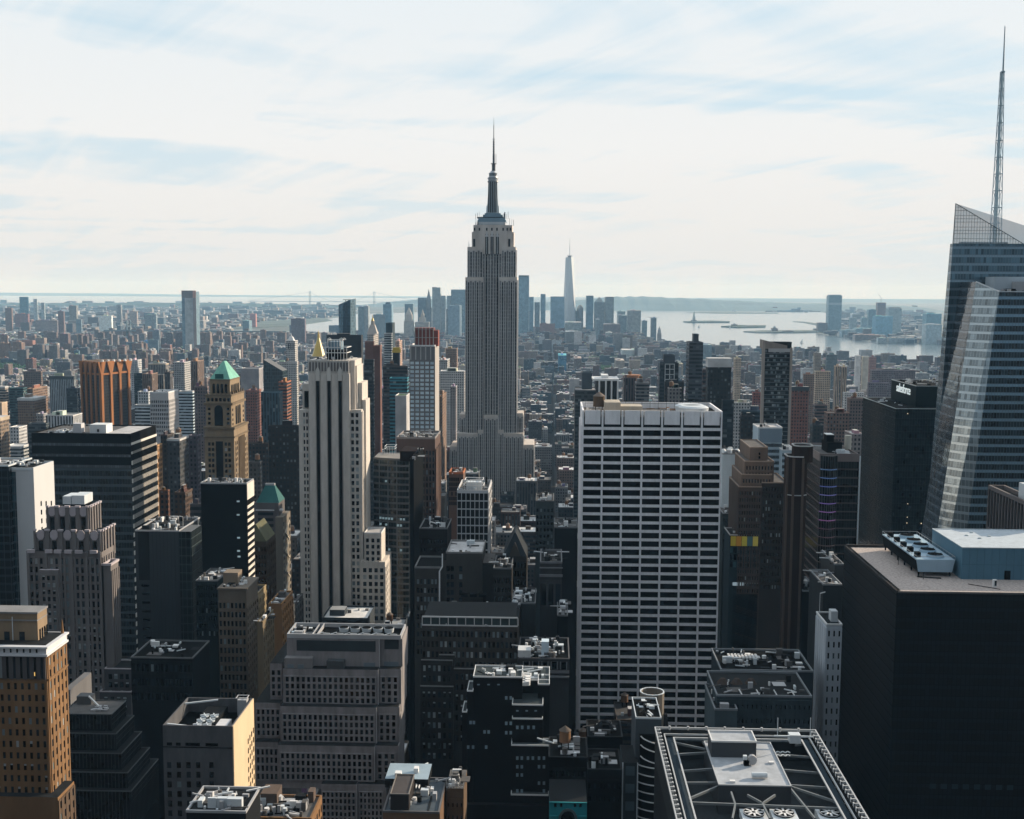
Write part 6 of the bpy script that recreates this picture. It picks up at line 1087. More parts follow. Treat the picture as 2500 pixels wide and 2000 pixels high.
# ---- black slab with gravel roof, right
def gravel():
    Y = 400; r = thing('gravel_roofed_slab', 'massive black slab tower with a pale gravel roof, right edge', 'office tower', X_(2300, 1500, Y), Y)
    bx = Box(2189, 2560, 1446, Y, 2058); z = bx.Z
    gd = curtain((0.0015, .0025, .004), (.003, .006, .009), (.002, .003, .004), 1.5, 3.9, .35, 0, .55, .9); grv = stone((.40, .35, .33), .95, .5, False, 1.2)
    part(r, 'wall', [gd, BLK], lambda m: m.box(bx.X0, bx.X1 + 10, bx.Y0, bx.Y1, 0, z - .6, mi=0, mt=1)); part(r, 'gravel_roof', grv, lambda m: m.box(bx.X0 + 1.4, bx.X1 + 9, bx.Y0 + .4, bx.Y1 - 1.5, z - .6, z - .3))
    part(r, 'roof_edge', stone((.07, .065, .065)), lambda m: (m.box(bx.X0, bx.X0 + .5, bx.Y0, bx.Y1, z - .6, z + .2), m.box(bx.X0 + .5, bx.X1 + 9, bx.Y1 - 1, bx.Y1, z - .6, z + .6)))
    part(r, 'gutter_rail', DK, lambda m: [m.box(bx.X0 + 1.0, bx.X0 + 1.9, bx.Y0 + 2 + k * 1.7, bx.Y0 + 3 + k * 1.7, z - .3, z - .1) for k in range(42)])
    part(r, 'front_edge', stone((.2, .19, .19)), lambda m: m.box(bx.X0, bx.X1 + 9, bx.Y0, bx.Y0 + .25, z - .6, z))
    def rp(px, py, zz): d = ray(px, py); return Vector((0, 0, EYE)) + d * ((zz - EYE) / d.z)
    # chiller bank
    zt = z + 6; n0 = rp(2238, 1366, zt); n1 = rp(2330, 1366, zt); f0 = rp(2153, 1304, zt); yn, yf = n0.y, f0.y; w0, w1 = n0.x, n1.x
    bl = stone((.30, .42, .52), .45, .12)
    ch = part(r, 'chiller_bank', [bl, BLK], lambda m: m.quadbox([(w0 + .8, yn + .3, z + 1.4), (w1 - .8, yn + .3, z + 1.4), (w1 - .8, yf - .3, z + 1.4), (w0 + .8, yf - .3, z + 1.4)], [(w0, yn, zt), (w1, yn, zt), (w1, yf, zt), (w0, yf, zt)]))
    part(r, 'chiller_side', BLK, lambda m: m.quadbox([(w0 + .6, yn + .5, z + 1.5), (w0 + .8, yn + .5, z + 1.5), (w0 + .8, yf - .5, z + 1.5), (w0 + .6, yf - .5, z + 1.5)], [(w0 - .15, yn + .5, zt - .4), (w0, yn + .5, zt - .4), (w0, yf - .5, zt - .4), (w0 - .15, yf - .5, zt - .4)]))
    part(r, 'chiller_leg', BLK, lambda m: [m.box(x, x + .5, yn + 1 + k * (yf - yn - 2) / 5, yn + 1.5 + k * (yf - yn - 2) / 5, z - .3, z + 1.4) for k in range(6) for x in (w0 + 1, w1 - 1.6)])
    part(r, 'chiller_rail', MET, lambda m: (m.frame(w0, w1, yn, yf, zt + 1.1, zt + 1.2, .1), [m.beam((x, yn + k * (yf - yn) / 14, zt), (x, yn + k * (yf - yn) / 14, zt + 1.15), .08) for k in range(15) for x in (w0 + .05, w1 - .05)]))
    D = (yf - yn) / 5.2
    for k in range(5):
        yc = yn + D * (k + .55); xc = (w0 + w1) / 2 + 1.2
        part(r, 'chiller_fan', [bl, BLK, DK], lambda m: (m.cyl(xc, yc, zt, zt + 1.0, 3.1, 2.9, 26, mi=0), m.cyl(xc, yc, zt + 1.0, zt + 1.05, 2.7, 2.7, 26, mi=1), [m.beam((xc - 2.6 * math.cos(a), yc - 2.6 * math.sin(a), zt + 1.2), (xc + 2.6 * math.cos(a), yc + 2.6 * math.sin(a), zt + 1.2), .2, mi=2) for a in (.3, 1.35, 2.4)]))
        part(r, 'fan_motor', BLK, lambda m: m.box(w0 + .8, w0 + 2.6, yc - 1, yc + 1.3, zt, zt + 1.7))
    # blue penthouse
    h = z + 11; p0 = rp(2350, 1338, h); p1 = rp(2282, 1292, h)
    part(r, 'penthouse', [stone((.07, .16, .23), .5, .12), stone((.42, .48, .54), .7, .2, False, .4)], lambda m: m.box(p0.x, p0.x + 52, p0.y, p1.y, z - .3, h, mi=0, mt=1)); part(r, 'penthouse_coping', stone((.5, .56, .6)), lambda m: m.frame(p0.x - .1, p0.x + 52, p0.y - .1, p1.y, h, h + .3, .3))
    part(r, 'penthouse_seam', stone((.05, .12, .17)), lambda m: [m.box(p0.x + k * 2.6, p0.x + k * 2.6 + .08, p0.y - .06, p0.y, z, h) for k in range(1, 12)] + [m.box(p0.x, p0.x + 52, p0.y - .05, p0.y, z + 5, z + 5.1)])
    dx = rp(2462, 1395, z + 3).x; part(r, 'penthouse_door', BLK, lambda m: m.box(dx - 1, dx + 1.1, p0.y - .15, p0.y, z - .2, z + 3))
    part(r, 'roof_drain', stone((.3, .36, .4)), lambda m: [m.cyl(rp(px, py, h).x, rp(px, py, h).y, h, h + .35, .8, .5, 12) for px, py in ((2360, 1308), (2392, 1315), (2415, 1310), (2372, 1301))])
    v = rp(2428, 1431, z); part(r, 'roof_vent', WHT, lambda m: m.box(v.x - .6, v.x + .6, v.y - .5, v.y + .6, z - .3, z + 2.3)); part(r, 'vent_louvre', BLK, lambda m: m.box(v.x - .2, v.x + .5, v.y - .56, v.y - .5, z + .2, z + 2))
    part(r, 'roof_pipe', DK, lambda m: (m.beam((v.x - 8, v.y + 3, z - .1), (v.x + .5, v.y - 4, z - .1), .2), m.beam((n0.x, yn - 1, z), (n0.x + 8, yn - 3, z), .35), m.beam((bx.X0 + 12, bx.Y0 + 40, z), (bx.X0 + 12, bx.Y0 + 40, z + 2.6), .2), m.beam((n0.x + 1, yn - 5, z), (n0.x + 1, yn - 5, z + 2.4), .2)))
    rs = random.Random(1)
    for k in range(8): part(r, 'window', stone((.02, .035, .045), .4), lambda m: m.box(X_(2270 + k * 27, 1915, Y), X_(2285 + k * 27, 1915, Y), Y - .05, Y, Z_(2300, 1926, Y), Z_(2300, 1914, Y)))
gravel()
r, b = nb('ribbed_office_block', 'dark office block with pale upright ribs behind the blue penthouse, right edge', 2520, 2560, 1240, 455, 2415, None, BLK, ROOFD, None, None, 1400, par=0, n_clut=0)
D = b.Y1 - b.Y0; part(r, 'upright_rib', stone((.22, .20, .20)), lambda m: [m.box(b.X0 - .6, b.X0, b.Y0 + D * k / 14, b.Y0 + D * k / 14 + .7, 0, b.Z) for k in range(15)] + [m.box(b.X0 - .5, b.X0, b.Y0, b.Y1, b.Z - 17, b.Z - 16.2)]); part(r, 'parapet', stone((.2, .18, .18)), lambda m: m.frame(b.X0 - .8, b.X1, b.Y0, b.Y1, b.Z, b.Z + 1.6, 1)); part(r, 'cooling_tower', METL, lambda m: (m.box(b.X0 + 4, b.X0 + 12, b.Y0 + 14, b.Y0 + 24, b.Z, b.Z + 6), m.cyl(b.X0 + 8, b.Y0 + 19, b.Z + 6, b.Z + 7, 3, 3, 20)))

# ---- slender white block between the black slab and the roof frame
r, b = nb('slender_white_building', 'slender pale tower of staggered windows beside the black slab, lower right', 2018, 2056, 1527, 440, 1992, None, stone((.45, .50, .56), .6, .08), DK, (3, 4.3, .35, .5, 1), (5, 4.3, .18, .55, 1), 1900, MIX_D, .6, WHT, 0, pf=(.25, .1))
part(r, 'roof_house', METL, lambda m: m.box(b.X1 - 3, b.X1 - .5, b.Y0 + 5, b.Y0 + 9, b.Z, b.Z + 4)); part(r, 'lamp_pole', WHT, lambda m: (m.beam((b.X0 + 1, b.Y1 - 1, b.Z), (b.X0 + 1, b.Y1 - 1, b.Z + 8), .15), m.beam((b.X0 + 1, b.Y1 - 1, b.Z + 8), (b.X0 + 3, b.Y1 - 1, b.Z + 8.6), .3)))
# ---- sign tower (dark green glass) with its white lettering
def sign_tower():
    Y = 740; gm = curtain((0.006, .012, .014), (.004, .007, .008), (.010, .018, .02), 1.6, 4.1, .38, .25, .12, .8); r = thing('dark_green_glass_tower', 'dark green glass tower with a white word sign on its upper block, right', 'office tower', X_(2200, 1200, Y), Y)
    a = Box(2187, 2330, 999, Y, 2106); b = Box(2237, 2350, 944, Y + 14, 2176)
    part(r, 'wall', [gm, BLK], lambda m: m.box(a.X0, a.X1, a.Y0, a.Y1, 0, a.Z, mi=0, mt=1)); bl = stone((.004, .010, .011), .35, .2)
    part(r, 'upper_block', [bl, BLK], lambda m: m.box(b.X0, b.X1, b.Y0, b.Y1, a.Z, b.Z, mi=0, mt=1)); part(r, 'roof_edge', stone((.42, .46, .48)), lambda m: (m.frame(a.X0 - .1, a.X1, a.Y0 - .1, a.Y1, a.Z, a.Z + .35, .3), m.frame(b.X0 - .1, b.X1, b.Y0 - .1, b.Y1, b.Z, b.Z + .4, .3)))
    clutter(r, b.X0 + 2, b.X1 - 2, b.Y0 + 2, b.Y1 - 2, b.Z, 30, random.Random(3), [DK, MET, WHT], 1.8); clutter(r, a.X0 + 2, b.X0, a.Y0 + 12, a.Y1 - 4, a.Z, 8, random.Random(3), [DK, METL], 1.2)
    cu = bpy.data.curves.new('sign_lettering', 'FONT'); cu.body = 'salesforce'; cu.extrude = .15; cu.align_x = 'CENTER'; cu.size = 8.2; cu.space_character = .95; cu.offset = .03
    wm, t, bs = base('sign_white'); bs.inputs['Base Color'].default_value = (.8, .85, .85, 1); bs.inputs['Emission Color'].default_value = (.8, .9, .9, 1); bs.inputs['Emission Strength'].default_value = .3
    cu.materials.append(wm); tmp = bpy.data.objects.new('tmp', cu); C.objects.link(tmp); bpy.context.view_layer.update(); me = bpy.data.meshes.new_from_object(tmp.evaluated_get(bpy.context.evaluated_depsgraph_get())); bpy.data.objects.remove(tmp); o = bpy.data.objects.new('sign_lettering', me); C.objects.link(o); o.parent = r
    o.rotation_euler = (math.pi / 2, 0, -math.pi / 2); o.location = (b.X0 - .25 - r.location.x, (b.Y0 + b.Y1) / 2 - 1 - r.location.y, Z_(2200, 966, Y + 20))
    for px, py in ((2216, 1010), (2216, 1230), (2215, 1263), (2214, 1277), (2249, 1278)): part(r, 'lit_window', lit((1, .8, .5), 1.2), lambda m: m.box(X_(px, py, Y) - .25, X_(px, py, Y) + .25, Y - .1, Y, Z_(px, py, Y) - .25, Z_(px, py, Y) + .25))
    L_ = b
sign_tower()
# ---- octagonal brown tower and curved glass tower with coloured floor lights
def right_mid():
    Y = 520; bm = stone((.028, .018, .015)); r = thing('octagonal_brown_tower', 'dark brown octagonal shaft tower with pale rim lines, right of centre', 'apartment tower', X_(1955, 1200, Y), Y)
    def oct_(x0, x1, yt, yb, d, rim=True):
        X0, X1 = X_(x0, yt, Y), X_(x1, yt, Y); z = Z_((x0 + x1) / 2, yt, Y); c = (X1 - X0) * .26; y0, y1 = Y, Y + d
        pts = [(X0 + c, y0), (X1 - c, y0), (X1, y0 + c), (X1, y1 - c), (X1 - c, y1), (X0 + c, y1), (X0, y1 - c), (X0, y0 + c)]
        part(r, 'shaft', [bm, BLK], lambda m: m.prism(pts, 0 if not yb else Z_(x0, yb, Y), z, mi=0, mt=1))
        part(r, 'rim', stone((.5, .5, .5)), lambda m: [m.beam((*pts[i], z + .2), (*pts[(i + 1) % 8], z + .2), .35, h=.5) for i in range(8)]); return pts, z
    oct_(1942, 1988, 1091, 1130, 10); pts, z = oct_(1926, 1974, 1117, None, 12)
    part(r, 'rim', stone((.4, .4, .4)), lambda m: [m.beam((pts[i][0], pts[i][1] - .1, Z_(1950, 1210, Y)), (pts[(i + 1) % 8][0], pts[(i + 1) % 8][1] - .1, Z_(1950, 1210, Y)), .4) for i in (7, 0, 1)])
    part(r, 'corner_fin', stone((.10, .07, .055)), lambda m: [m.box(p[0] - .5, p[0] + .5, p[1] - .4, p[1] + .3, 0, z - .5) for p in (pts[0], pts[1], pts[7])]); FOOT.append((X_(1926, 1100, Y), X_(1990, 1100, Y), Y - 1, Y + 12))
    Y = 540; r = thing('rounded_corner_glass_tower', 'brown-banded glass tower with rounded corner lit blue, left of the green glass tower', 'office tower', X_(2050, 1200, Y), Y)
    x0, x1, x2 = X_(2004, 1110, Y), X_(2045, 1110, Y), X_(2098, 1112, Y); z = Z_(2060, 1113, Y); n = 8
    cen = [(x0 + (x1 - x0) * i / n, Y - 2.4 * math.sin(math.pi * i / n)) for i in range(n + 1)]; yb = farY(x0, 1972, 1090)
    outline = cen + [(x2, Y), (x2, Y + 40), (x0, Y + 40)]
    part(r, 'wall', [curtain((0.012, .016, .018), (.02, .022, .024), (.045, .04, .04), 1.2, 3.6, .0, .2, .15, .9), ROOFG], lambda m: m.prism(outline, 0, z, mi=0, mt=1))
    bnd = stone((.12, .10, .10)); rows = int((z - 70) / 3.9)
    part(r, 'cornice', stone((.30, .25, .24)), lambda m: (m.box(x1, x2, Y - .5, Y, z - 2.6, z + 1), m.box(x0 - .5, x0, Y, Y + 40, z - 2.6, z + 1), m.frame(x0, x2, Y + .6, Y + 40, z, z + .8, .4)))
    part(r, 'floor_band', bnd, lambda m: [(m.box(x1, x2, Y - .35, Y, z - 2.6 - (j + 1) * 3.9, z - 2.0 - (j + 1) * 3.9), m.box(x0 - .3, x0, Y, Y + 40, z - 2.6 - (j + 1) * 3.9, z - 2.0 - (j + 1) * 3.9)) for j in range(rows)])
    cols = [(.25, .5, 1), (.2, .4, 1), (.2, .3, 1), (.35, .35, 1), (.45, .3, 1), (.6, .3, .9), (.7, .3, .8), (.7, .35, .6), (.7, .4, .5), (.6, .4, .4)]
    for j in range(min(rows, 16)):
        c = cols[j] if j < len(cols) else (.5, .45, .4); zz = z - 2.3 - (j + 1) * 3.9
        part(r, 'light_ring', lit(c, .16 if j < 7 else .06), lambda m: [m.beam((*cen[i], zz), (*cen[i + 1], zz), .25, h=.38) for i in range(n)])
    part(r, 'corner_mullion', stone((.12, .13, .14)), lambda m: [m.box(p[0] - .08, p[0] + .08, p[1] - .12, p[1], 60, z) for p in cen])
    part(r, 'edge_fin', METL, lambda m: m.box(x2, x2 + .6, Y - .6, Y + .4, 0, z))
    part(r, 'roof_house', BLK, lambda m: (m.box(X_(2020, 1095, Y + 10), X_(2056, 1095, Y + 10), Y + 10, Y + 22, z, z + 4.8), m.box(X_(2020, 1085, Y + 10), X_(2038, 1085, Y + 10), Y + 12, Y + 18, z + 4.8, z + 8)))
    part(r, 'roof_cap', WHT, lambda m: m.box(X_(2020, 1085, Y + 10), X_(2038, 1085, Y + 10), Y + 12, Y + 18, z + 8, z + 8.3)); part(r, 'flue', stone((.5, .48, .42)), lambda m: m.cyl(X_(2070, 1090, Y + 20), Y + 20, z, z + 7, 1.6, 1.6, 14)); clutter(r, X_(2045, 1090, Y), x2 - 2, Y + 4, Y + 34, z, 26, random.Random(4), [WHT, METL, DK], 2.2)
    FOOT.append((x0 - 2, x2 + 2, Y - 3, Y + 42))
right_mid()
# beige stepped deco block
def beige():
    Y = 640; st = stone((.15, .12, .105)); r = thing('beige_stepped_building', 'beige stepped masonry building with a plain square top, right of the white slab', 'office building', X_(1850, 1200, Y), Y)
    for x0, x1, yt, k, nu, fr in ((1831, 1875, 1094, 6, 0, 1), (1818, 1890, 1128, 3, 9, 1), (1810, 1885, 1160, 1, 10, 1), (1803, 1860, 1190, 0, 9, 1), (1860, 1925, 1180, 0, 9, 0)):
        m_ = (st if k > 0 else stone((.075, .06, .055))) if fr else stone((.035, .03, .028)); b = Box(x0, x1, yt, Y + k, None, 34); part(r, 'tier', [m_, ROOFG], lambda m: m.box(b.X0, b.X1, b.Y0, b.Y1, 0, b.Z, mi=0, mt=1)); part(r, 'tier_coping', stone((.34, .28, .24)), lambda m: m.frame(b.X0, b.X1, b.Y0 - .1, b.Y1, b.Z, b.Z + .6, .4))  # lower tiers darker: street shade put into the stone colour
        if nu: grid(r, 'F', b.t, b.Z - 1.5, b.Z - 1.5 - 3.6 * (3 if k > 1 else 16), nu, 3 if k > 1 else 16, .45, .55, m_, MIX_D, .03, .97, .25, .12, keep=100)
    part(r, 'window', GL_D, lambda m: [m.box(X_(1852, 1110, Y + 6), X_(1856, 1110, Y + 6), Y + 5.9, Y + 6, Z_(1854, p + 6, Y + 6), Z_(1854, p, Y + 6)) for p in (1105, 1114)])
beige()
r, b = nb('blue_glass_office', 'pale blue banded office block with a blank blue crown, right of the white slab', 1851, 1910, 1046, 760, 1838, None, stone((.36, .46, .54), .6, .1), ROOFL, (22, 3.8, .9, .55, 9), (8, 3.8, .9, .55, 9), 1180, [(GL_M, .6), (GL_D, .4)], .8, WHT, 3, keep=80)
part(r, 'crown_panel', stone((.16, .22, .28), .5, .1), lambda m: m.box(b.X0 + 1, b.X1 - .2, b.Y0 - .4, b.Y0, b.Z - 9, b.Z - .3))
r, b = nb('blue_glass_annex', 'lower pale blue banded annex with a light flat roof, beside the blue office block', 1910, 1945, 1100, 750, None, 26, stone((.36, .46, .54), .6, .1), ROOFL, (12, 3.8, .9, .55, 1), None, 1180, [(GL_M, .6), (GL_D, .4)], .5, WHT, 3, keep=40)
# small yellow and blue patchwork building, low buildings right
def patch():
    Y = 640; r, b = nb('patchwork_glass_building', 'small glass building with yellow upper panels in the dark gap right of white slab', 1782, 1852, 1308, Y, None, 20, stone((.01, .022, .03)), DK, (8, 4, .8, .8, 6), None, 1395, [(stone((.02, .06, .08), .4), .5), (GL_D, .5)], .6, MET, 10, 91)
    for k, c in enumerate(((.42, .36, .04), (.42, .22, .03), (.42, .40, .06), (.05, .12, .14), (.5, .45, .1))): part(r, 'colour_panel', stone(c, .5, .1), lambda m: m.box(b.X0 + .4 + k * 3, b.X0 + 3.2 + k * 3, b.Y0 - .7, b.Y0 - .4, b.Z - 5.6, b.Z - .3))
    for nm, lb, x0, x1, yt, Y, w, rf, fr, vb, sd in (
        ('rooftop_plant_building', 'low wide dark building with white rooftop units, right of the white slab base', 1760, 1985, 1640, 430, stone((.03, .04, .05)), BLK, None, 1780, 92),
        ('slate_front_building', 'low dark slate-fronted building with rounded roof sheds, right of the white slab base', 1750, 1982, 1702, 400, stone((.035, .05, .06)), DK, (20, 5, .3, .3, 1), 1780, 93),
        ('grey_walled_building', 'grey sheer-walled block at the foot of the white slab right corner', 1745, 1800, 1735, 395, stone((.06, .085, .10)), DK, None, 1780, 94),
        ('low_dark_office', 'dark low office with a pale roof border in the gap right of centre', 1960, 1998, 1445, 520, stone((.01, .012, .014)), DK, None, 1530, 95),
        ('grey_corner_block', 'grey corner block half hidden behind the black slab, upper one of a stepped pair', 2038, 2060, 1380, 500, stone((.09, .095, .10)), ROOFG, None, 1480, 96),
        ('grey_stepped_block', 'grey fluted block half hidden by the black slab, lower one of a stepped pair', 2010, 2056, 1430, 480, stone((.05, .055, .06)), ROOFG, None, 1500, 97),
        ('white_vent_building', 'pale blue shed roof with a row of domed vents, right behind the white slab', 1764, 1815, 1110, 720, stone((.42, .50, .56), .6), ROOFL, None, 1150, 98),
        ('dark_gap_building', 'dark green block with a flat roof right beside the white slab', 1765, 1805, 1255, 700, stone((.02, .028, .032)), ROOFG, (5, 4, .4, .4, 2), 1340, 99)):
        r, b = nb(nm, lb, x0, x1, yt, Y, None, 26, w, rf, fr, None, vb, MIX_D, .7, stone((.3, .33, .36)), 30 if sd in (92,) else 12, sd)
        if sd == 92: part(r, 'roof_unit', WHT, lambda m: [m.box(b.X0 + 5 + k * 1.3, b.X0 + 5.8 + k * 1.3, b.Y0 + 14 + j * 1.8, b.Y0 + 15.1 + j * 1.8, b.Z, b.Z + .9) for k in range(9) for j in range(3)])
        if sd == 93: part(r, 'domed_shed', stone((.09, .07, .06)), lambda m: [m.cyl(b.X0 + 4 + k * 5, b.Y0 + 14, b.Z, b.Z + 1.8, 2.2, .9, 16) for k in range(3)]); part(r, 'roof_strut', WHT, lambda m: [m.beam((b.X0 + 8 + k * 6, b.Y0 + 3, b.Z + 1.6), (b.X0 + 9 + k * 6, b.Y0 + 1, b.Z), .3) for k in range(4)])
        if sd == 98: part(r, 'domed_vent', METL, lambda m: [m.cyl(b.X0 + 2 + k * 4.2, b.Y0 + 10, b.Z, b.Z + 2, 2, 1, 16) for k in range(4)])
    r = ROOTS[[o['label'].startswith('small black block with two') for o in ROOTS].index(True)]
    part(r, 'skylit_window', lit((.5, .65, .75), .3), lambda m: [m.box(X_(1790 + k * 17, 1425, 638), X_(1803 + k * 17, 1425, 638), 639.8, 639.95, Z_(1800, 1431, 639), Z_(1800, 1423, 639)) for k in (0, 1)])
patch()
# ================================================================ towers in the middle distance
stone = stone_
GRP = {}
def mid(label, x0, x1, yt, Y, xs=None, col=(.2, .18, .17), mode=.2, roof=(.2, .2, .2), name='apartment_block', cat='building', bulk=1, tanks=0, depth=None, cap=None, par=None, yb=None, group=None, low=None):
    bx = Box(x0, x1, yt, Y, xs, depth, yb); r = hero(name, label, cat, bx, group=group); rs = random.Random(int(x0 * 7 + yt))
    part(r, 'wall', CITY, lambda m: m.box(bx.X0, bx.X1, bx.Y0, bx.Y1, 0, bx.Z, (*col, mode), (*roof, 0)))
    w = bx.X1 - bx.X0; d = bx.Y1 - bx.Y0
    if bulk:
        for _ in range(bulk):
            bw = w * rs.uniform(.22, .4); u = bx.X0 + rs.uniform(.1, .5) * w; part(r, 'roof_bulkhead', CITY, lambda m: m.box(u, u + bw, bx.Y0 + d * .3, bx.Y0 + d * .7, bx.Z, bx.Z + rs.uniform(2.5, 5), (*[c * rs.uniform(.9, 1.5) for c in col], 0), (.35, .36, .36, 0)))
    for _ in range(tanks): tank(r, rs.uniform(bx.X0 + 2, bx.X1 - 2), bx.Y0 + d * rs.uniform(.2, .8), bx.Z, 2, 3.5, 2.5)
    if cap: part(r, 'roof_band', CITY, lambda m: m.box(bx.X0 - .3, bx.X1 + .3, bx.Y0 - .3, bx.Y1 + .3, bx.Z - cap[0], bx.Z + .3, (*cap[1], 0), (*roof, 0)))
    elif Y < 2600: part(r, 'parapet', CITY, lambda m: m.frame(bx.X0 - .1, bx.X1 + .1, bx.Y0 - .1, bx.Y1 + .1, bx.Z, bx.Z + .9, .5, col=(*[min(.6, c * 1.5) for c in col], 0)))
    return r, bx
BR_ = (.20, .135, .10); TN_ = (.42, .33, .25); GY_ = (.24, .24, .25); WH_ = (.50, .51, .52); DG_ = (.06, .075, .085); BL_ = (.05, .10, .13); RD_ = (.20, .085, .065); CR_ = (.42, .36, .28)
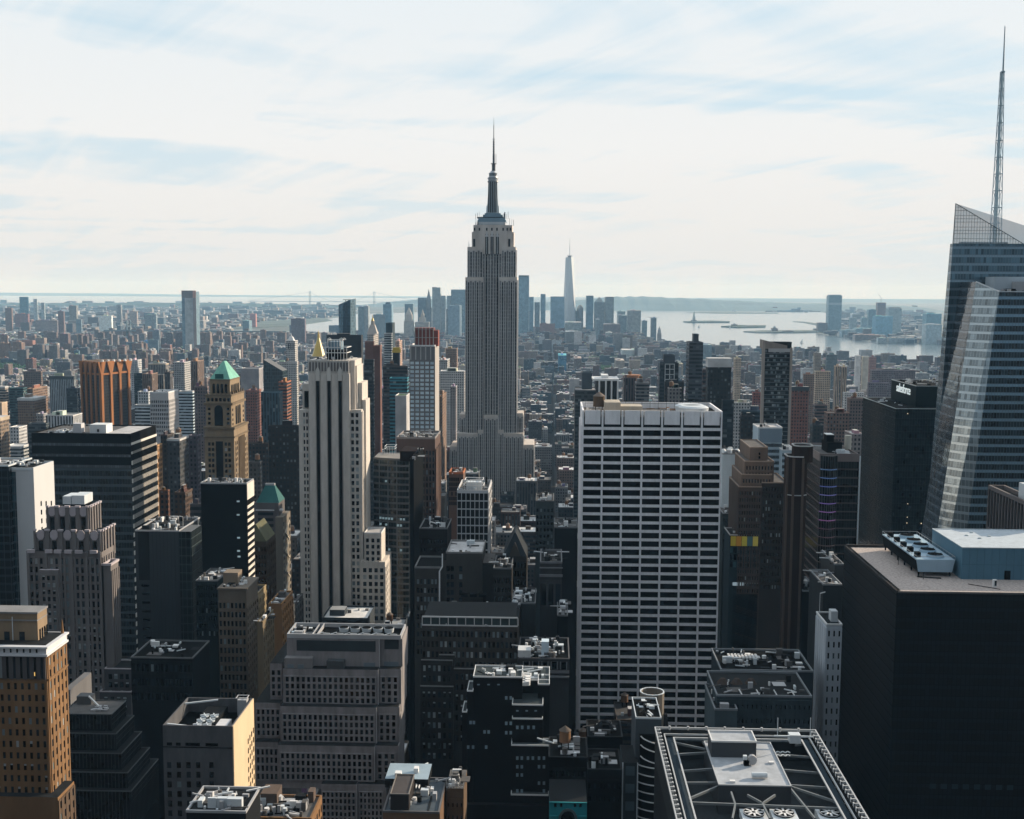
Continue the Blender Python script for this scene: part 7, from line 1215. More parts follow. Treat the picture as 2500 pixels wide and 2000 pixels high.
T = [
 ('brown slab with white cap and sunlit flank, left of the fluted orange tower', 42, 83, 973, 1500, 112, BR_, .2, WH_, 1, 0, (3, WH_)),
 ('brown slab with a sunlit tan shaft behind the white-capped brown slab', 66, 80, 950, 1580, 116, BR_, .2, GY_, 1, 0, None),
 ('grey-brown twin slab with dark centre recess, behind the white-capped brown slab', 57, 100, 908, 2000, 104, (.16, .13, .12), .2, GY_, 2, 0, None),
 ('long low white-finned block with dark roof storey, left of the fluted orange tower', 120, 180, 919, 1900, 186, (.30, .33, .36), .75, DG_, 1, 0, (5, DG_)),
 ('dark navy glass block just left of the fluted orange tower', 162, 188, 950, 1480, 195, (.02, .03, .045), .45, DG_, 1, 0, None),
 ('teal glass block near the left edge behind the brown twin slab', 22, 56, 949, 1560, 66, (.04, .09, .10), .45, GY_, 0, 0, None),
 ('pale banded tower cut by the left edge, above the white stepped office', -30, 12, 944, 1500, 20, (.30, .26, .23), .45, WH_, 0, 0, (2, WH_)),
 ('sand-coloured stub tower with a blank sunlit flank, left edge', -20, 4, 985, 1300, 18, TN_, 0, TN_, 0, 0, None),
 ('white stepped office with sunlit side at the left edge', 22, 46, 1045, 1180, 66, (.45, .46, .48), .2, WH_, 0, 0, None),
 ('lower step of the white office, left edge', 8, 50, 1092, 1150, 76, (.40, .42, .44), .45, WH_, 0, 0, None),
 ('brown block with arched golden windows, far left edge', -30, 0, 1020, 1080, 22, (.22, .17, .13), .2, WH_, 0, 0, (3, CR_)),
 ('grey tenement with orange lit flank left of the white crowned block', 88, 106, 1012, 1350, 116, GY_, .2, GY_, 1, 0, None),
 ('white ornate block with tall dark windows and roof machinery, behind the banded office block', 112, 178, 1016, 1150, 201, (.50, .52, .55), .75, GY_, 2, 0, None),
 ('dark low block between the white ornate block and banded office block', 68, 112, 1036, 1100, 120, DG_, .45, GY_, 0, 0, None),
 ('teal-black block with striped brown wing, right of the fluted orange tower', 327, 347, 913, 1700, 352, (.02, .04, .05), .45, DG_, 0, 0, None),
 ('brown striped wing beside the teal-black block', 347, 370, 914, 1700, 385, BR_, .75, GY_, 1, 0, None),
 ('twin grey-brown slab right of the brown striped wing', 385, 399, 916, 1650, 404, (.2, .19, .18), .75, GY_, 0, 0, None),
 ('dark brown slab with a small black roof house', 401, 415, 910, 1640, 422, (.10, .09, .09), .75, DG_, 1, 0, None),
 ('white notched low block behind the fluted orange tower', 319, 336, 880, 2100, 346, (.42, .44, .47), .2, WH_, 1, 0, None),
 ('long cream block with an arcaded top storey', 361, 404, 888, 2100, 412, (.25, .24, .23), .75, GY_, 1, 1, (2, CR_)),
 ('grey-white gridded block with sunlit cream flank', 423, 450, 886, 1900, 465, (.36, .37, .38), .2, GY_, 1, 1, None),
 ('brown slab with bright cream banded flank, behind the copper-roofed tower', 465, 482, 883, 1850, 498, BR_, .75, TN_, 1, 0, None),
 ('plain grey blank-walled slab right of the copper roof', 588, 632, 901, 1750, 642, (.26, .26, .28), 0, GY_, 0, 0, None),
 ('red brick block with orange lit flank right of the copper-roofed tower', 600, 626, 955, 1450, 638, RD_, .2, DG_, 1, 1, None),
 ('white low block with blue vault roof, left of the gridded grey block', 329, 367, 990, 1250, 372, (.42, .47, .52), .45, WH_, 0, 0, None),
 ('small white tenement with tanks left of the gridded grey block', 336, 362, 958, 1400, 370, (.40, .43, .46), .2, WH_, 1, 1, None),
 ('pale blue vault-roofed hall right of the gridded grey block', 436, 470, 957, 1350, 476, (.42, .52, .60), .45, (.5, .6, .68), 0, 0, None),
 ('brown brick block just left of the copper-roofed tower', 474, 506, 945, 1300, 510, (.14, .11, .11), .2, GY_, 1, 1, None),
 ('navy glass office with pale mullions, between copper roof and cream towers', 637, 682, 960, 1150, 690, (.035, .075, .10), .75, DG_, 0, 0, None),
 ('half-built orange brick frame tower with a sunlit white flank', 680, 700, 934, 1250, 711, (.24, .09, .05), .45, RD_, 1, 0, None),
 ('black brick block with lit window dots left of the cream tower', 655, 729, 1042, 950, 732, (.018, .016, .016), .2, DG_, 1, 0, None),
 ('brown cliff-like block with a sunlit rib, below the white gridded grey block', 392, 408, 1065, 900, 424, (.07, .055, .05), .2, DG_, 1, 0, None),
 ('narrow orange sunlit sliver building beside the banded office block', 378, 384, 1090, 800, 396, (.33, .19, .09), .2, GY_, 0, 0, None),
 ('white-flanked corniced block below the gridded grey block', 408, 438, 1073, 860, 460, (.085, .09, .10), .2, GY_, 1, 1, (1.2, WH_)),
 ('lilac-grey plain block right of the white-flanked corniced block', 460, 482, 1066, 900, 490, (.12, .11, .14), .2, GY_, 0, 0, None),
 ('grey loft block with white roof tank between copper and cream towers', 606, 636, 1130, 900, 640, (.12, .13, .14), .2, WH_, 1, 1, None),
 ('brown loft block behind the grey loft block', 600, 655, 1085, 1000, 660, (.06, .045, .04), .2, GY_, 1, 1, None),
 ('terracotta-roofed low block in the gap left of the black tower', 388, 410, 1200, 760, 414, (.16, .07, .04), .2, (.35, .11, .05), 1, 0, None),
 ('small orange-lit house cluster left of the black tower', 426, 452, 1205, 780, 470, (.10, .06, .04), .2, (.30, .14, .08), 2, 0, None),
 ('grey banded office left of the black tower base', 464, 492, 1234, 700, 494, (.10, .10, .11), .45, GY_, 1, 0, None),
 # centre
 ('black matt slab tower behind the cream tower crown', 797, 882, 820, 1500, 886, (.012, .014, .018), 0, DG_, 1, 0, None),
 ('brown and black split tower right of the cream tower', 889, 912, 880, 1150, 914, (.03, .035, .04), .45, DG_, 0, 0, None),
 ('tall brown blade tower with a sunlit edge, right of the cream tower', 911, 928, 846, 1180, 932, (.14, .07, .06), .0, BR_, 0, 0, None),
 ('dark brown front shaft of the brown blade tower', 891, 912, 836, 1200, 914, (.16, .09, .08), 0, BR_, 0, 0, None),
 ('slim dark teal glass tower with a sheer black flank, in front of the hazy downtown', 942, 958, 790, 1900, 964, (.02, .04, .055), .0, DG_, 0, 0, None),
 ('white ribbed balcony tower below the slim dark teal tower', 938, 956, 815, 1750, 958, (.35, .37, .38), .45, GY_, 0, 0, None),
 ('pink-beige slab right of the white ribbed balcony tower', 965, 975, 834, 2200, 982, (.40, .28, .22), .2, TN_, 1, 0, None),
 ('dark framed glass tower with yellow roof house, left of the white windowed tower', 935, 994, 896, 1250, 996, (.06, .055, .055), .45, DG_, 2, 1, None),
 ('turquoise glass tower left of the white windowed tower', 951, 994, 925, 1150, 998, (.03, .17, .22), .45, (.08, .2, .2), 0, 0, None),
 ('blank white party-wall block beside the turquoise glass tower', 965, 992, 968, 1050, 1000, (.42, .43, .45), 0, (.05, .10, .04), 0, 0, None),
 ('brown terraced block with sunlit stepped flank, left of the tallest skyscraper', 1072, 1078, 970, 1300, 1090, (.20, .13, .09), .2, BR_, 1, 1, None),
 ('long grey hotel-like block behind the tallest skyscraper, left', 1113, 1134, 908, 1700, 1136, (.22, .21, .22), .75, GY_, 1, 0, None),
 ('cream corniced block left of the tallest skyscraper', 1072, 1092, 880, 1950, 1098, (.34, .34, .34), .2, WH_, 1, 1, None),
 ('wide white low block left of the tallest skyscraper', 1074, 1134, 908, 1650, 1138, (.45, .45, .45), .2, WH_, 2, 0, None),
 ('brown dark block right of the white wide low block', 1088, 1115, 852, 2300, 1118, BR_, .2, GY_, 1, 0, None),
 ('cream shaft beside the dark glass slant tower', 1100, 1113, 945, 1500, 1116, (.24, .23, .24), .2, WH_, 1, 0, None),
 # right of tallest skyscraper
 ('dark teal slab with a banded glass podium, left behind the white slab', 1421, 1446, 912, 1150, 1420, (.05, .065, .08), 0, DG_, 0, 0, None),
 ('banded grey glass podium block left behind the white slab', 1404, 1470, 955, 1130, 1402, (.035, .05, .06), .45, GY_, 0, 0, None),
 ('brown block with a copper-coloured round tank, behind the white slab', 1524, 1552, 924, 1250, 1520, (.10, .075, .075), .75, BR_, 1, 1, None),
 ('brown-grey block with curved balconies behind the white slab', 1553, 1585, 936, 1180, 1550, (.18, .17, .17), .45, GY_, 2, 1, None),
 ('dark glass tower with a white lattice strip, behind the white slab', 1611, 1657, 888, 1200, 1608, (.025, .035, .045), .45, DG_, 0, 0, None),
 ('charcoal roof house slab atop the lattice strip tower', 1621, 1648, 868, 1215, 1618, (.05, .06, .075), 0, DG_, 0, 0, None),
 ('small white-capped stone block with water tank in front of the tall grey tower', 1632, 1664, 950, 1050, 1630, (.20, .19, .19), .2, WH_, 2, 1, None),
 ('black brick block flanking the lattice strip tower', 1624, 1670, 935, 1100, 1622, (.02, .022, .025), .2, DG_, 1, 0, None),
 ('tall charcoal stepped tower right behind the white slab', 1683, 1717, 838, 1100, 1676, (.055, .065, .08), .45, DG_, 0, 0, None),
 ('upper shaft of the charcoal stepped tower', 1694, 1706, 818, 1110, 1690, (.05, .06, .075), 0, DG_, 0, 0, None),
 ('mottled black glass slab with a white crown, right behind the white slab', 1729, 1786, 876, 980, 1724, (.02, .026, .03), .2, WH_, 0, 0, (7, WH_)),
 ('brown block squeezed between charcoal tower and mottled slab', 1716, 1732, 905, 1050, 1714, (.10, .07, .07), .45, BR_, 1, 0, None),
 ('dark blue glass slab directly right of the white slab', 1764, 1792, 980, 800, 1762, (.012, .03, .045), .45, DG_, 0, 0, None),
 ('tall black balcony tower with pale window specks, right of centre', 1867, 1933, 838, 900, 1862, (.022, .03, .034), .45, GY_, 0, 0, None),
 ('red-brown block with dark cap right of the balcony tower', 1933, 1975, 945, 1250, 1930, RD_, .2, GY_, 1, 1, (4, DG_)),
 ('white windowed loft left of the balcony tower', 1793, 1830, 985, 1250, 1790, (.42, .42, .42), .2, WH_, 2, 0, None),
 ('brick-red block left of the balcony tower', 1838, 1865, 960, 1500, 1836, (.20, .07, .06), .2, GY_, 1, 0, None),
 ('teal banded low block below the brick-red block', 1812, 1865, 1005, 1050, 1808, (.06, .10, .13), .45, WH_, 1, 0, None),
 ('dark brick block with red roof vents right of the white slab', 1810, 1843, 1018, 980, 1806, (.03, .03, .033), .2, DG_, 1, 0, None),
 ('brown tower block with corniced top, mid right', 1990, 2020, 990, 1300, 1984, (.13, .10, .095), .45, DG_, 1, 1, None),
 ('reddish loft block with lit flank near the green glass tower', 2020, 2075, 1010, 1150, 2012, (.16, .10, .08), .2, GY_, 2, 1, None),
 ('dark loft block in front of the reddish loft block', 1984, 2010, 1040, 1050, 1978, (.035, .04, .045), .2, GY_, 1, 1, None),
 ('brown loft block with pale bands beside the green glass tower', 2075, 2110, 975, 1250, 2068, (.15, .11, .10), .2, GY_, 1, 1, None),
 ('pale corniced palazzo block with hipped glass roof beside the green glass tower', 2080, 2108, 1062, 900, 2062, (.22, .20, .20), .2, (.30, .36, .40), 1, 0, None),
 ('grey slab block with stepped top near the river, right', 2120, 2170, 935, 1900, 2118, (.17, .15, .17), .2, GY_, 1, 0, None),
 ('mauve-grey warehouse block near the river, right', 2130, 2235, 905, 2100, 2124, (.17, .145, .16), .2, GY_, 1, 0, None),
 ('beige twin shaft block mid right', 2039, 2052, 895, 2000, 2036, TN_, .75, GY_, 1, 0, None),
 ('grey-beige companion shaft of the beige twin shaft block', 2056, 2068, 897, 2000, 2053, TN_, .75, GY_, 1, 0, None),
 ('beige windowed apartment block mid right', 1992, 2028, 908, 1900, 1988, TN_, .2, GY_, 1, 1, None),
 ('brown stepped block above the beige windowed block', 1963, 1992, 915, 2000, 1960, BR_, .2, GY_, 1, 0, None),
 ('bright white slab by the river, right', 2090, 2102, 868, 2900, 2087, (.62, .62, .62), 0, WH_, 0, 0, None),
 ('cream companion slab right of the bright white slab', 2107, 2122, 870, 2900, 2104, (.50, .48, .42), 0, WH_, 0, 0, None),
 ('pink brick stepped block by the river, right', 2124, 2140, 872, 2700, 2121, (.34, .19, .17), .2, GY_, 1, 0, None),
 ('brown slab tower by the river left of the teal gridded block', 1990, 2005, 862, 2900, 1986, (.28, .23, .18), .2, GY_, 1, 0, None),
 ('teal gridded block by the river, right', 2019, 2045, 866, 2900, 2016, (.13, .17, .19), .2, GY_, 1, 0, None),
 ('low white bay-windowed factory with flat roof, mid right', 2062, 2110, 960, 1650, 2058, (.48, .48, .48), .2, WH_, 1, 0, None),
 ('yellow-beige twin-peaked block left of the balcony tower', 1795, 1810, 876, 2400, 1791, (.42, .33, .24), .2, TN_, 1, 0, None),
]
for t in T:
    if t[4] < 1100 and max(t[6]) < .2: t = (*t[:6], tuple(v * .6 for v in t[6]), *t[7:])  # nearer dark blocks darkened again: shade put into the wall colour
    nm = 'office_tower' if 'tower' in t[0] else ('warehouse' if 'warehouse' in t[0] else 'city_block'); 
    mid(t[0], t[1], t[2], t[3], t[4], t[5], t[6], t[7], t[8], nm, 'building', t[9], t[10], None, t[11])
# balcony tower crown and speckled windows
r, b = [(o, None) for o in ROOTS if o['label'].startswith('tall black balcony')][0]
Y = 900; st_ = stone((.24, .21, .19)); x0, x1 = X_(1863, 838, Y), X_(1934, 838, Y)
part(r, 'curved_crown', st_, lambda m: m.quadbox([(x0, Y - .5, Z_(1900, 852, Y)), (X_(1922, 840, Y), Y - .5, Z_(1900, 852, Y)), (X_(1922, 840, Y), Y + 14, Z_(1900, 852, Y)), (x0, Y + 14, Z_(1900, 852, Y))], [(x0, Y - .5, Z_(1866, 830, Y)), (X_(1922, 840, Y), Y - .5, Z_(1920, 844, Y)), (X_(1922, 840, Y), Y + 14, Z_(1920, 844, Y)), (x0, Y + 14, Z_(1866, 830, Y))]))
part(r, 'edge_pier', stone((.34, .30, .27)), lambda m: (m.box(x0 - .5, x0 + 1.6, Y - .6, Y + 2, 0, Z_(1866, 832, Y)), m.box(x1 - 1.4, x1 + .4, Y - .6, Y + 2, 0, Z_(1930, 849, Y))))
part(r, 'crown_panel', stone((.40, .40, .41)), lambda m: m.box(X_(1876, 850, Y), x1 - 1.5, Y - .6, Y - .1, Z_(1900, 860, Y), Z_(1900, 851, Y)))
rs = random.Random(6); zz = Z_(1900, 864, Y)
m = MB()
while zz > 40:
    m.box(x0 + 1.7, x1 - 1.5, Y - .9, Y - .05, zz, zz + .35, mi=0)
    for _ in range(4):
        u = rs.uniform(x0 + 2, x1 - 4); m.box(u, u + rs.uniform(.6, 2.2), Y - .2, Y - .06, zz + .6, zz + 2.3, mi=rs.choice((1, 1, 2)))
    zz -= 3.1
m.build('balcony_slab', [stone((.15, .17, .18)), GL_B, GL_W], r)['kind'] = 'stuff'
r, b = nb('gridded_grey_block', 'grey-white office block of square windows with sunlit right side, behind the banded office block', 366, 411, 960, 1080, 435, None, stone((.42, .42, .43), .7, .08), ROOFL, (10, 3.9, .62, .6, 6), (14, 3.9, .5, .6, 6), 1075, MIX_D, 1.2, WHT, 3, pf=(.4, .3))
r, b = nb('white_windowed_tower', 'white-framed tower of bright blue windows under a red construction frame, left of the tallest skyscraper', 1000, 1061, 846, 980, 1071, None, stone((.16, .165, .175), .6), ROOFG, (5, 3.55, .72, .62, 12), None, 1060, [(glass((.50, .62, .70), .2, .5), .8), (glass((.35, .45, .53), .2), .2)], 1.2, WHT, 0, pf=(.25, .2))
part(r, 'side_wall', stone((.36, .35, .34)), lambda m: m.box(b.X1, b.X1 + .4, b.Y0, b.Y1, 0, b.Z)); part(r, 'crown_fin', stone((.38, .37, .37)), lambda m: [m.box(b.X0 + (b.X1 - b.X0) * (k + .12) / 5, b.X0 + (b.X1 - b.X0) * (k + .12) / 5 + .9, b.Y0 - .7, b.Y0 - .3, b.Z - 11, b.Z + .5) for k in range(6) if k < 5])  # side wall paler than the front: sunlight put into its colour
part(r, 'construction_frame', [stone((.20, .06, .05)), stone((.35, .33, .32))], lambda m: (m.box(X_(1013, 820, 985), X_(1058, 820, 985), 985, 1000, b.Z, Z_(1035, 801, 985), mi=0), m.box(X_(1058, 820, 985), X_(1069, 820, 985), 987, 999, b.Z, Z_(1062, 807, 985), mi=0), [m.box(X_(1012 + k * 9, 820, 985), X_(1012 + k * 9, 820, 985) + .7, 984.4, 985, b.Z, Z_(1035, 798, 985), mi=1) for k in range(6)], [m.box(X_(1012, 820, 985), X_(1070, 820, 985), 984.2, 984.4, b.Z + h, b.Z + h + .4, mi=1) for h in (7, 14)]))
# fluted orange octagonal tower
def fluted():
    Y = 1500; r = thing('fluted_orange_tower', 'brown fluted tower glowing orange on its right, with triangular crown panels', 'office tower', X_(258, 1000, Y), Y)
    z = Z_(258, 884, Y); zc = Z_(258, 915, Y); p = lambda px, dy: (X_(px, 890, Y), Y + dy)
    c = X_(258, 900, Y); pa = [(X_(200, 900, Y + 24), Y + 24), (X_(246, 900, Y), Y), (X_(312, 900, Y + 56), Y + 56), (X_(300, 900, Y + 66), Y + 66), (X_(260, 900, Y + 84), Y + 84), (X_(203, 900, Y + 48), Y + 48)]
    bm = stone((.27, .11, .036), .8, .2); dk = glass((.008, .008, .009), .3, .3)
    part(r, 'wall', [dk, BRN], lambda m: m.prism(pa, 0, z - 1, mi=0, mt=1))
    def face(i, n, w):
        a, b_ = Vector(pa[i]), Vector(pa[i + 1]); d = (b_ - a); nrm = Vector((d.y, -d.x)).normalized(); 
        for k in range(n + 1):
            q = a + d * (k / n); h = d.normalized() * w
            part(r, 'pier', bm, lambda m: m.quadbox([(q.x - h.x, q.y - h.y, 0), (q.x - h.x + nrm.x * 2, q.y - h.y + nrm.y * 2, 0), (q.x + h.x + nrm.x * 2, q.y + h.y + nrm.y * 2, 0), (q.x + h.x, q.y + h.y, 0)], [(q.x - h.x, q.y - h.y, zc), (q.x - h.x + nrm.x * 2, q.y - h.y + nrm.y * 2, zc), (q.x + h.x + nrm.x * 2, q.y + h.y + nrm.y * 2, zc), (q.x + h.x, q.y + h.y, zc)]))
            h2 = d / n * .42; lo = .25
            if k < n or True: part(r, 'crown_panel', bm, lambda m: m.quadbox([(q.x - h.x, q.y - h.y, zc), (q.x - h.x + nrm.x * 2, q.y - h.y + nrm.y * 2, zc), (q.x + h.x + nrm.x * 2, q.y + h.y + nrm.y * 2, zc), (q.x + h.x, q.y + h.y, zc)], [(q.x - h2.x, q.y - h2.y, z), (q.x - h2.x + nrm.x * 2, q.y - h2.y + nrm.y * 2, z), (q.x + h2.x + nrm.x * 2, q.y + h2.y + nrm.y * 2, z), (q.x + h2.x, q.y + h2.y, z)]))
        part(r, 'crown_band', bm, lambda m: m.quadbox([(a.x, a.y, zc - 1), (a.x + nrm.x, a.y + nrm.y, zc - 1), (b_.x + nrm.x, b_.y + nrm.y, zc - 1), (b_.x, b_.y, zc - 1)], [(a.x, a.y, zc + 1.5), (a.x + nrm.x, a.y + nrm.y, zc + 1.5), (b_.x + nrm.x, b_.y + nrm.y, zc + 1.5), (b_.x, b_.y, zc + 1.5)]))
        for j in range(18):
            zz = zc - 6 - j * 4; part(r, 'floor_line', stone((.035, .035, .035)), lambda m: m.quadbox([(a.x, a.y, zz), (a.x + nrm.x * .3, a.y + nrm.y * .3, zz), (b_.x + nrm.x * .3, b_.y + nrm.y * .3, zz), (b_.x, b_.y, zz)], [(a.x, a.y, zz + .8), (a.x + nrm.x * .3, a.y + nrm.y * .3, zz + .8), (b_.x + nrm.x * .3, b_.y + nrm.y * .3, zz + .8), (b_.x, b_.y, zz + .8)]))
    face(0, 4, 1.6); face(1, 3, 2.2)
    part(r, 'roof_vent', WHT, lambda m: [m.cyl(X_(250 + k * 9, 885, Y + 12), Y + 12 + k * 7, z - 1, z + 2, 2, 1.4, 10) for k in range(6)]); FOOT.append((pa[0][0] - 2, pa[3][0] + 3, Y, Y + 64))
fluted()
# gilded pyramid, clock tower, slanted glass tower, white clock tower, modern white-finned tower
def pyramids():
    Y = 1900; r, b = mid('stone block topped by a steep gilded pyramid, left of the cream tower crown', 756, 790, 872, Y, 793, (.26, .24, .22), .2, GY_, 'gilded_pyramid_building', 'office tower', 0)
    x, y, z = X_(773, 870, Y), Y + 12, b.Z; w = (X_(788, 870, Y) - X_(757, 870, Y)) / 2; zt = Z_(775, 826, Y)
    part(r, 'pyramid_roof', GOLD, lambda m: m.cyl(x + 1, y, z, zt, w * 1.1, w * .17, 8)); part(r, 'lantern', GOLD, lambda m: (m.cyl(x + 1, y, zt, zt + 6, w * .18, w * .16, 8), m.cyl(x + 1, y, zt + 6, Z_(775, 807, Y), w * .13, .1, 8)))
    Y = 2050; r, b = mid('pale marble clock tower with pointed roof and gold lantern, behind the brown blade tower', 897, 912, 815, Y, 924, (.38, .35, .33), .2, GY_, 'clock_tower', 'tower', 0)
    x = X_(908, 800, Y); y = Y + 9; z = b.Z; w = 9
    part(r, 'spire_roof', stone((.40, .37, .35), .8, .1), lambda m: m.prism([(x - w, y - w), (x + w, y - w), (x + w, y + w), (x - w, y + w)], z, Z_(907, 793, Y), sc=.42)); part(r, 'lantern', [stone((.3, .28, .26)), GOLD], lambda m: (m.cyl(x, y, Z_(907, 793, Y), Z_(907, 784, Y), 3.4, 2.8, 8), m.cyl(x, y, Z_(907, 784, Y), Z_(907, 777, Y), 2.8, 1.2, 8, mi=1), m.cyl(x, y, Z_(907, 777, Y), Z_(907, 768, Y), .8, .1, 8, mi=1)))
    Y = 1700; z0, z1 = Z_(830, 744, Y), Z_(862, 731, Y); r = thing('slanted_glass_tower', 'blue glass tower with a slanted top behind the cream tower crown', 'office tower', X_(845, 800, Y), Y); X0, X1, X2 = X_(827, 800, Y), X_(858, 800, Y), X_(865, 800, Y)
    ml = (z0 + z1) / 2
    part(r, 'wall', curtain((.10, .18, .24), (.12, .2, .26), (.08, .13, .17), 1.6, 4, .2, .3, .1, .5), lambda m: m.quadbox([(X0, Y, 0), (X1 - 3, Y, 0), (X2, Y + 14, 0), (X0, Y + 26, 0)], [(X0, Y, z0), (X1 - 1, Y, z1), (X2, Y + 14, z1 + 1), (X0, Y + 26, z0)]))
    part(r, 'front_facet', curtain((.025, .06, .09), (.02, .05, .08), (.03, .06, .08), 1.6, 4, .2, .3, .1, .5), lambda m: m.quadbox([(X0 + 1, Y - .5, 0), (X1 - 4, Y - .5, 0), (X1 - 4, Y - .1, 0), (X0 + 1, Y - .1, 0)], [(X0 + 7, Y - .5, z0 + 1), (X1 - 1, Y - .5, z1 - 1), (X1 - 1, Y - .1, z1 - 1), (X0 + 7, Y - .1, z0 + 1)]))
    part(r, 'roof_crane', DK, lambda m: (m.beam((X0 + 9, Y + 8, z0), (X0 + 9, Y + 8, z0 + 7), .8), m.beam((X0 + 5, Y + 8, z0 + 7), (X0 + 16, Y + 8, z0 + 7), .8))); FOOT.append((X0, X2, Y, Y + 30))
    Y = 2100; r, b = mid('white masonry clock tower with pointed top, left of the gilded pyramid', 698, 720, 833, Y, 727, (.42, .42, .42), .2, WH_, 'white_clock_tower', 'tower', 0)
    x = (b.X0 + b.X1) / 2; y = Y + 7; part(r, 'spire_roof', WHT, lambda m: (m.prism([(x - 6, y - 6), (x + 6, y - 6), (x + 6, y + 6), (x - 6, y + 6)], b.Z, Z_(709, 822, Y), sc=.45), m.cyl(x, y, Z_(709, 822, Y), Z_(709, 813, Y), 1.2, .1, 8))); part(r, 'tall_window', GL_M, lambda m: [m.box(b.X0 + 4 + k * 4, b.X0 + 5.4 + k * 4, Y - .2, Y, b.Z - 14, b.Z - 4) for k in range(3)])
    mid('white low office wing below the white clock tower', 676, 724, 885, 1900, 728, (.42, .43, .43), .2, WH_, 'city_block', 'building', 1, 1)
    Y = 1300; r = thing('wedge_glass_building', 'dark glass wedge building with sloping roof, left of the cream tower', 'office building', X_(665, 900, Y), Y); X0, X1 = X_(643, 880, Y), X_(690, 905, Y)
    part(r, 'wall', curtain((.02, .04, .055), (.03, .055, .07), (.06, .09, .10), 2, 4, .2, .2, .12), lambda m: m.quadbox([(X0, Y, 0), (X1, Y, 0), (X1, Y + 24, 0), (X0, Y + 24, 0)], [(X0, Y, Z_(643, 878, Y)), (X1, Y, Z_(690, 906, Y)), (X1, Y + 24, Z_(690, 906, Y)), (X0, Y + 24, Z_(643, 878, Y))])); FOOT.append((X0, X1, Y, Y + 24))
    Y = 1050; r = thing('white_columned_office', 'modern building of tall white columns under a flat roof rim, behind the white slab', 'office building', X_(1480, 940, Y), Y); b = Box(1447, 1511, 930, Y, None, 30)
    part(r, 'wall', GL_D, lambda m: m.box(b.X0 + 3, b.X1 - 1, b.Y0 + 1, b.Y1, 0, b.Z)); part(r, 'roof_rim', WHT, lambda m: (m.box(b.X0, b.X1, b.Y0 - .5, b.Y1, b.Z, b.Z + 1.8), m.box(b.X0 + 8, b.X1 - 9, b.Y0 + 6, b.Y1 - 6, b.Z + 1.8, b.Z + 4.6)))
    for px in (1463, 1479, 1493, 1508): part(r, 'column', WHT, lambda m: m.box(X_(px, 950, Y) - .7, X_(px, 950, Y) + .7, Y - .6, Y + .5, 0, b.Z))
    # lattice strip, steam-like crown tank, penthouses of the middle distance
    q = [o for o in ROOTS if o['label'].startswith('dark glass tower with a white lattice')][0]; m = MB(); X = X_(1635, 900, 1200)
    for k in range(18): m.box(X - 5, X + 5, 1199.3, 1199.8, Z_(1635, 890, 1200) - k * 5.2, Z_(1635, 890, 1200) - k * 5.2 + .8)
    for u in (-5, -.4, 4.2): m.box(X + u, X + u + .8, 1199.3 - .1, 1199.8, Z_(1635, 980, 1200), Z_(1635, 890, 1200))
    m.build('lattice_strip', stone((.45, .47, .48)), q)
    q = [o for o in ROOTS if o['label'].startswith('brown block with a copper')][0]; z = Z_(1540, 924, 1250); x = X_(1557, 920, 1250); part(q, 'copper_tank', stone((.36, .17, .09)), lambda m: m.cyl(x - 4, 1262, z - 8, z + 3, 8, 8, 20))
    q = [o for o in ROOTS if o['label'].startswith('dark framed glass tower')][0]; z = Z_(965, 896, 1250); part(q, 'yellow_roof', stone((.42, .30, .05)), lambda m: m.prism([(X_(955, 880, 1250), 1256), (X_(974, 880, 1250), 1256), (X_(974, 880, 1250), 1268), (X_(955, 880, 1250), 1268)], Z_(965, 862, 1250), Z_(965, 850, 1250), sc=.8)); part(q, 'roof_lantern', GL_M, lambda m: m.box(X_(957, 880, 1250), X_(972, 880, 1250), 1257, 1267, z, Z_(965, 862, 1250)))
pyramids()
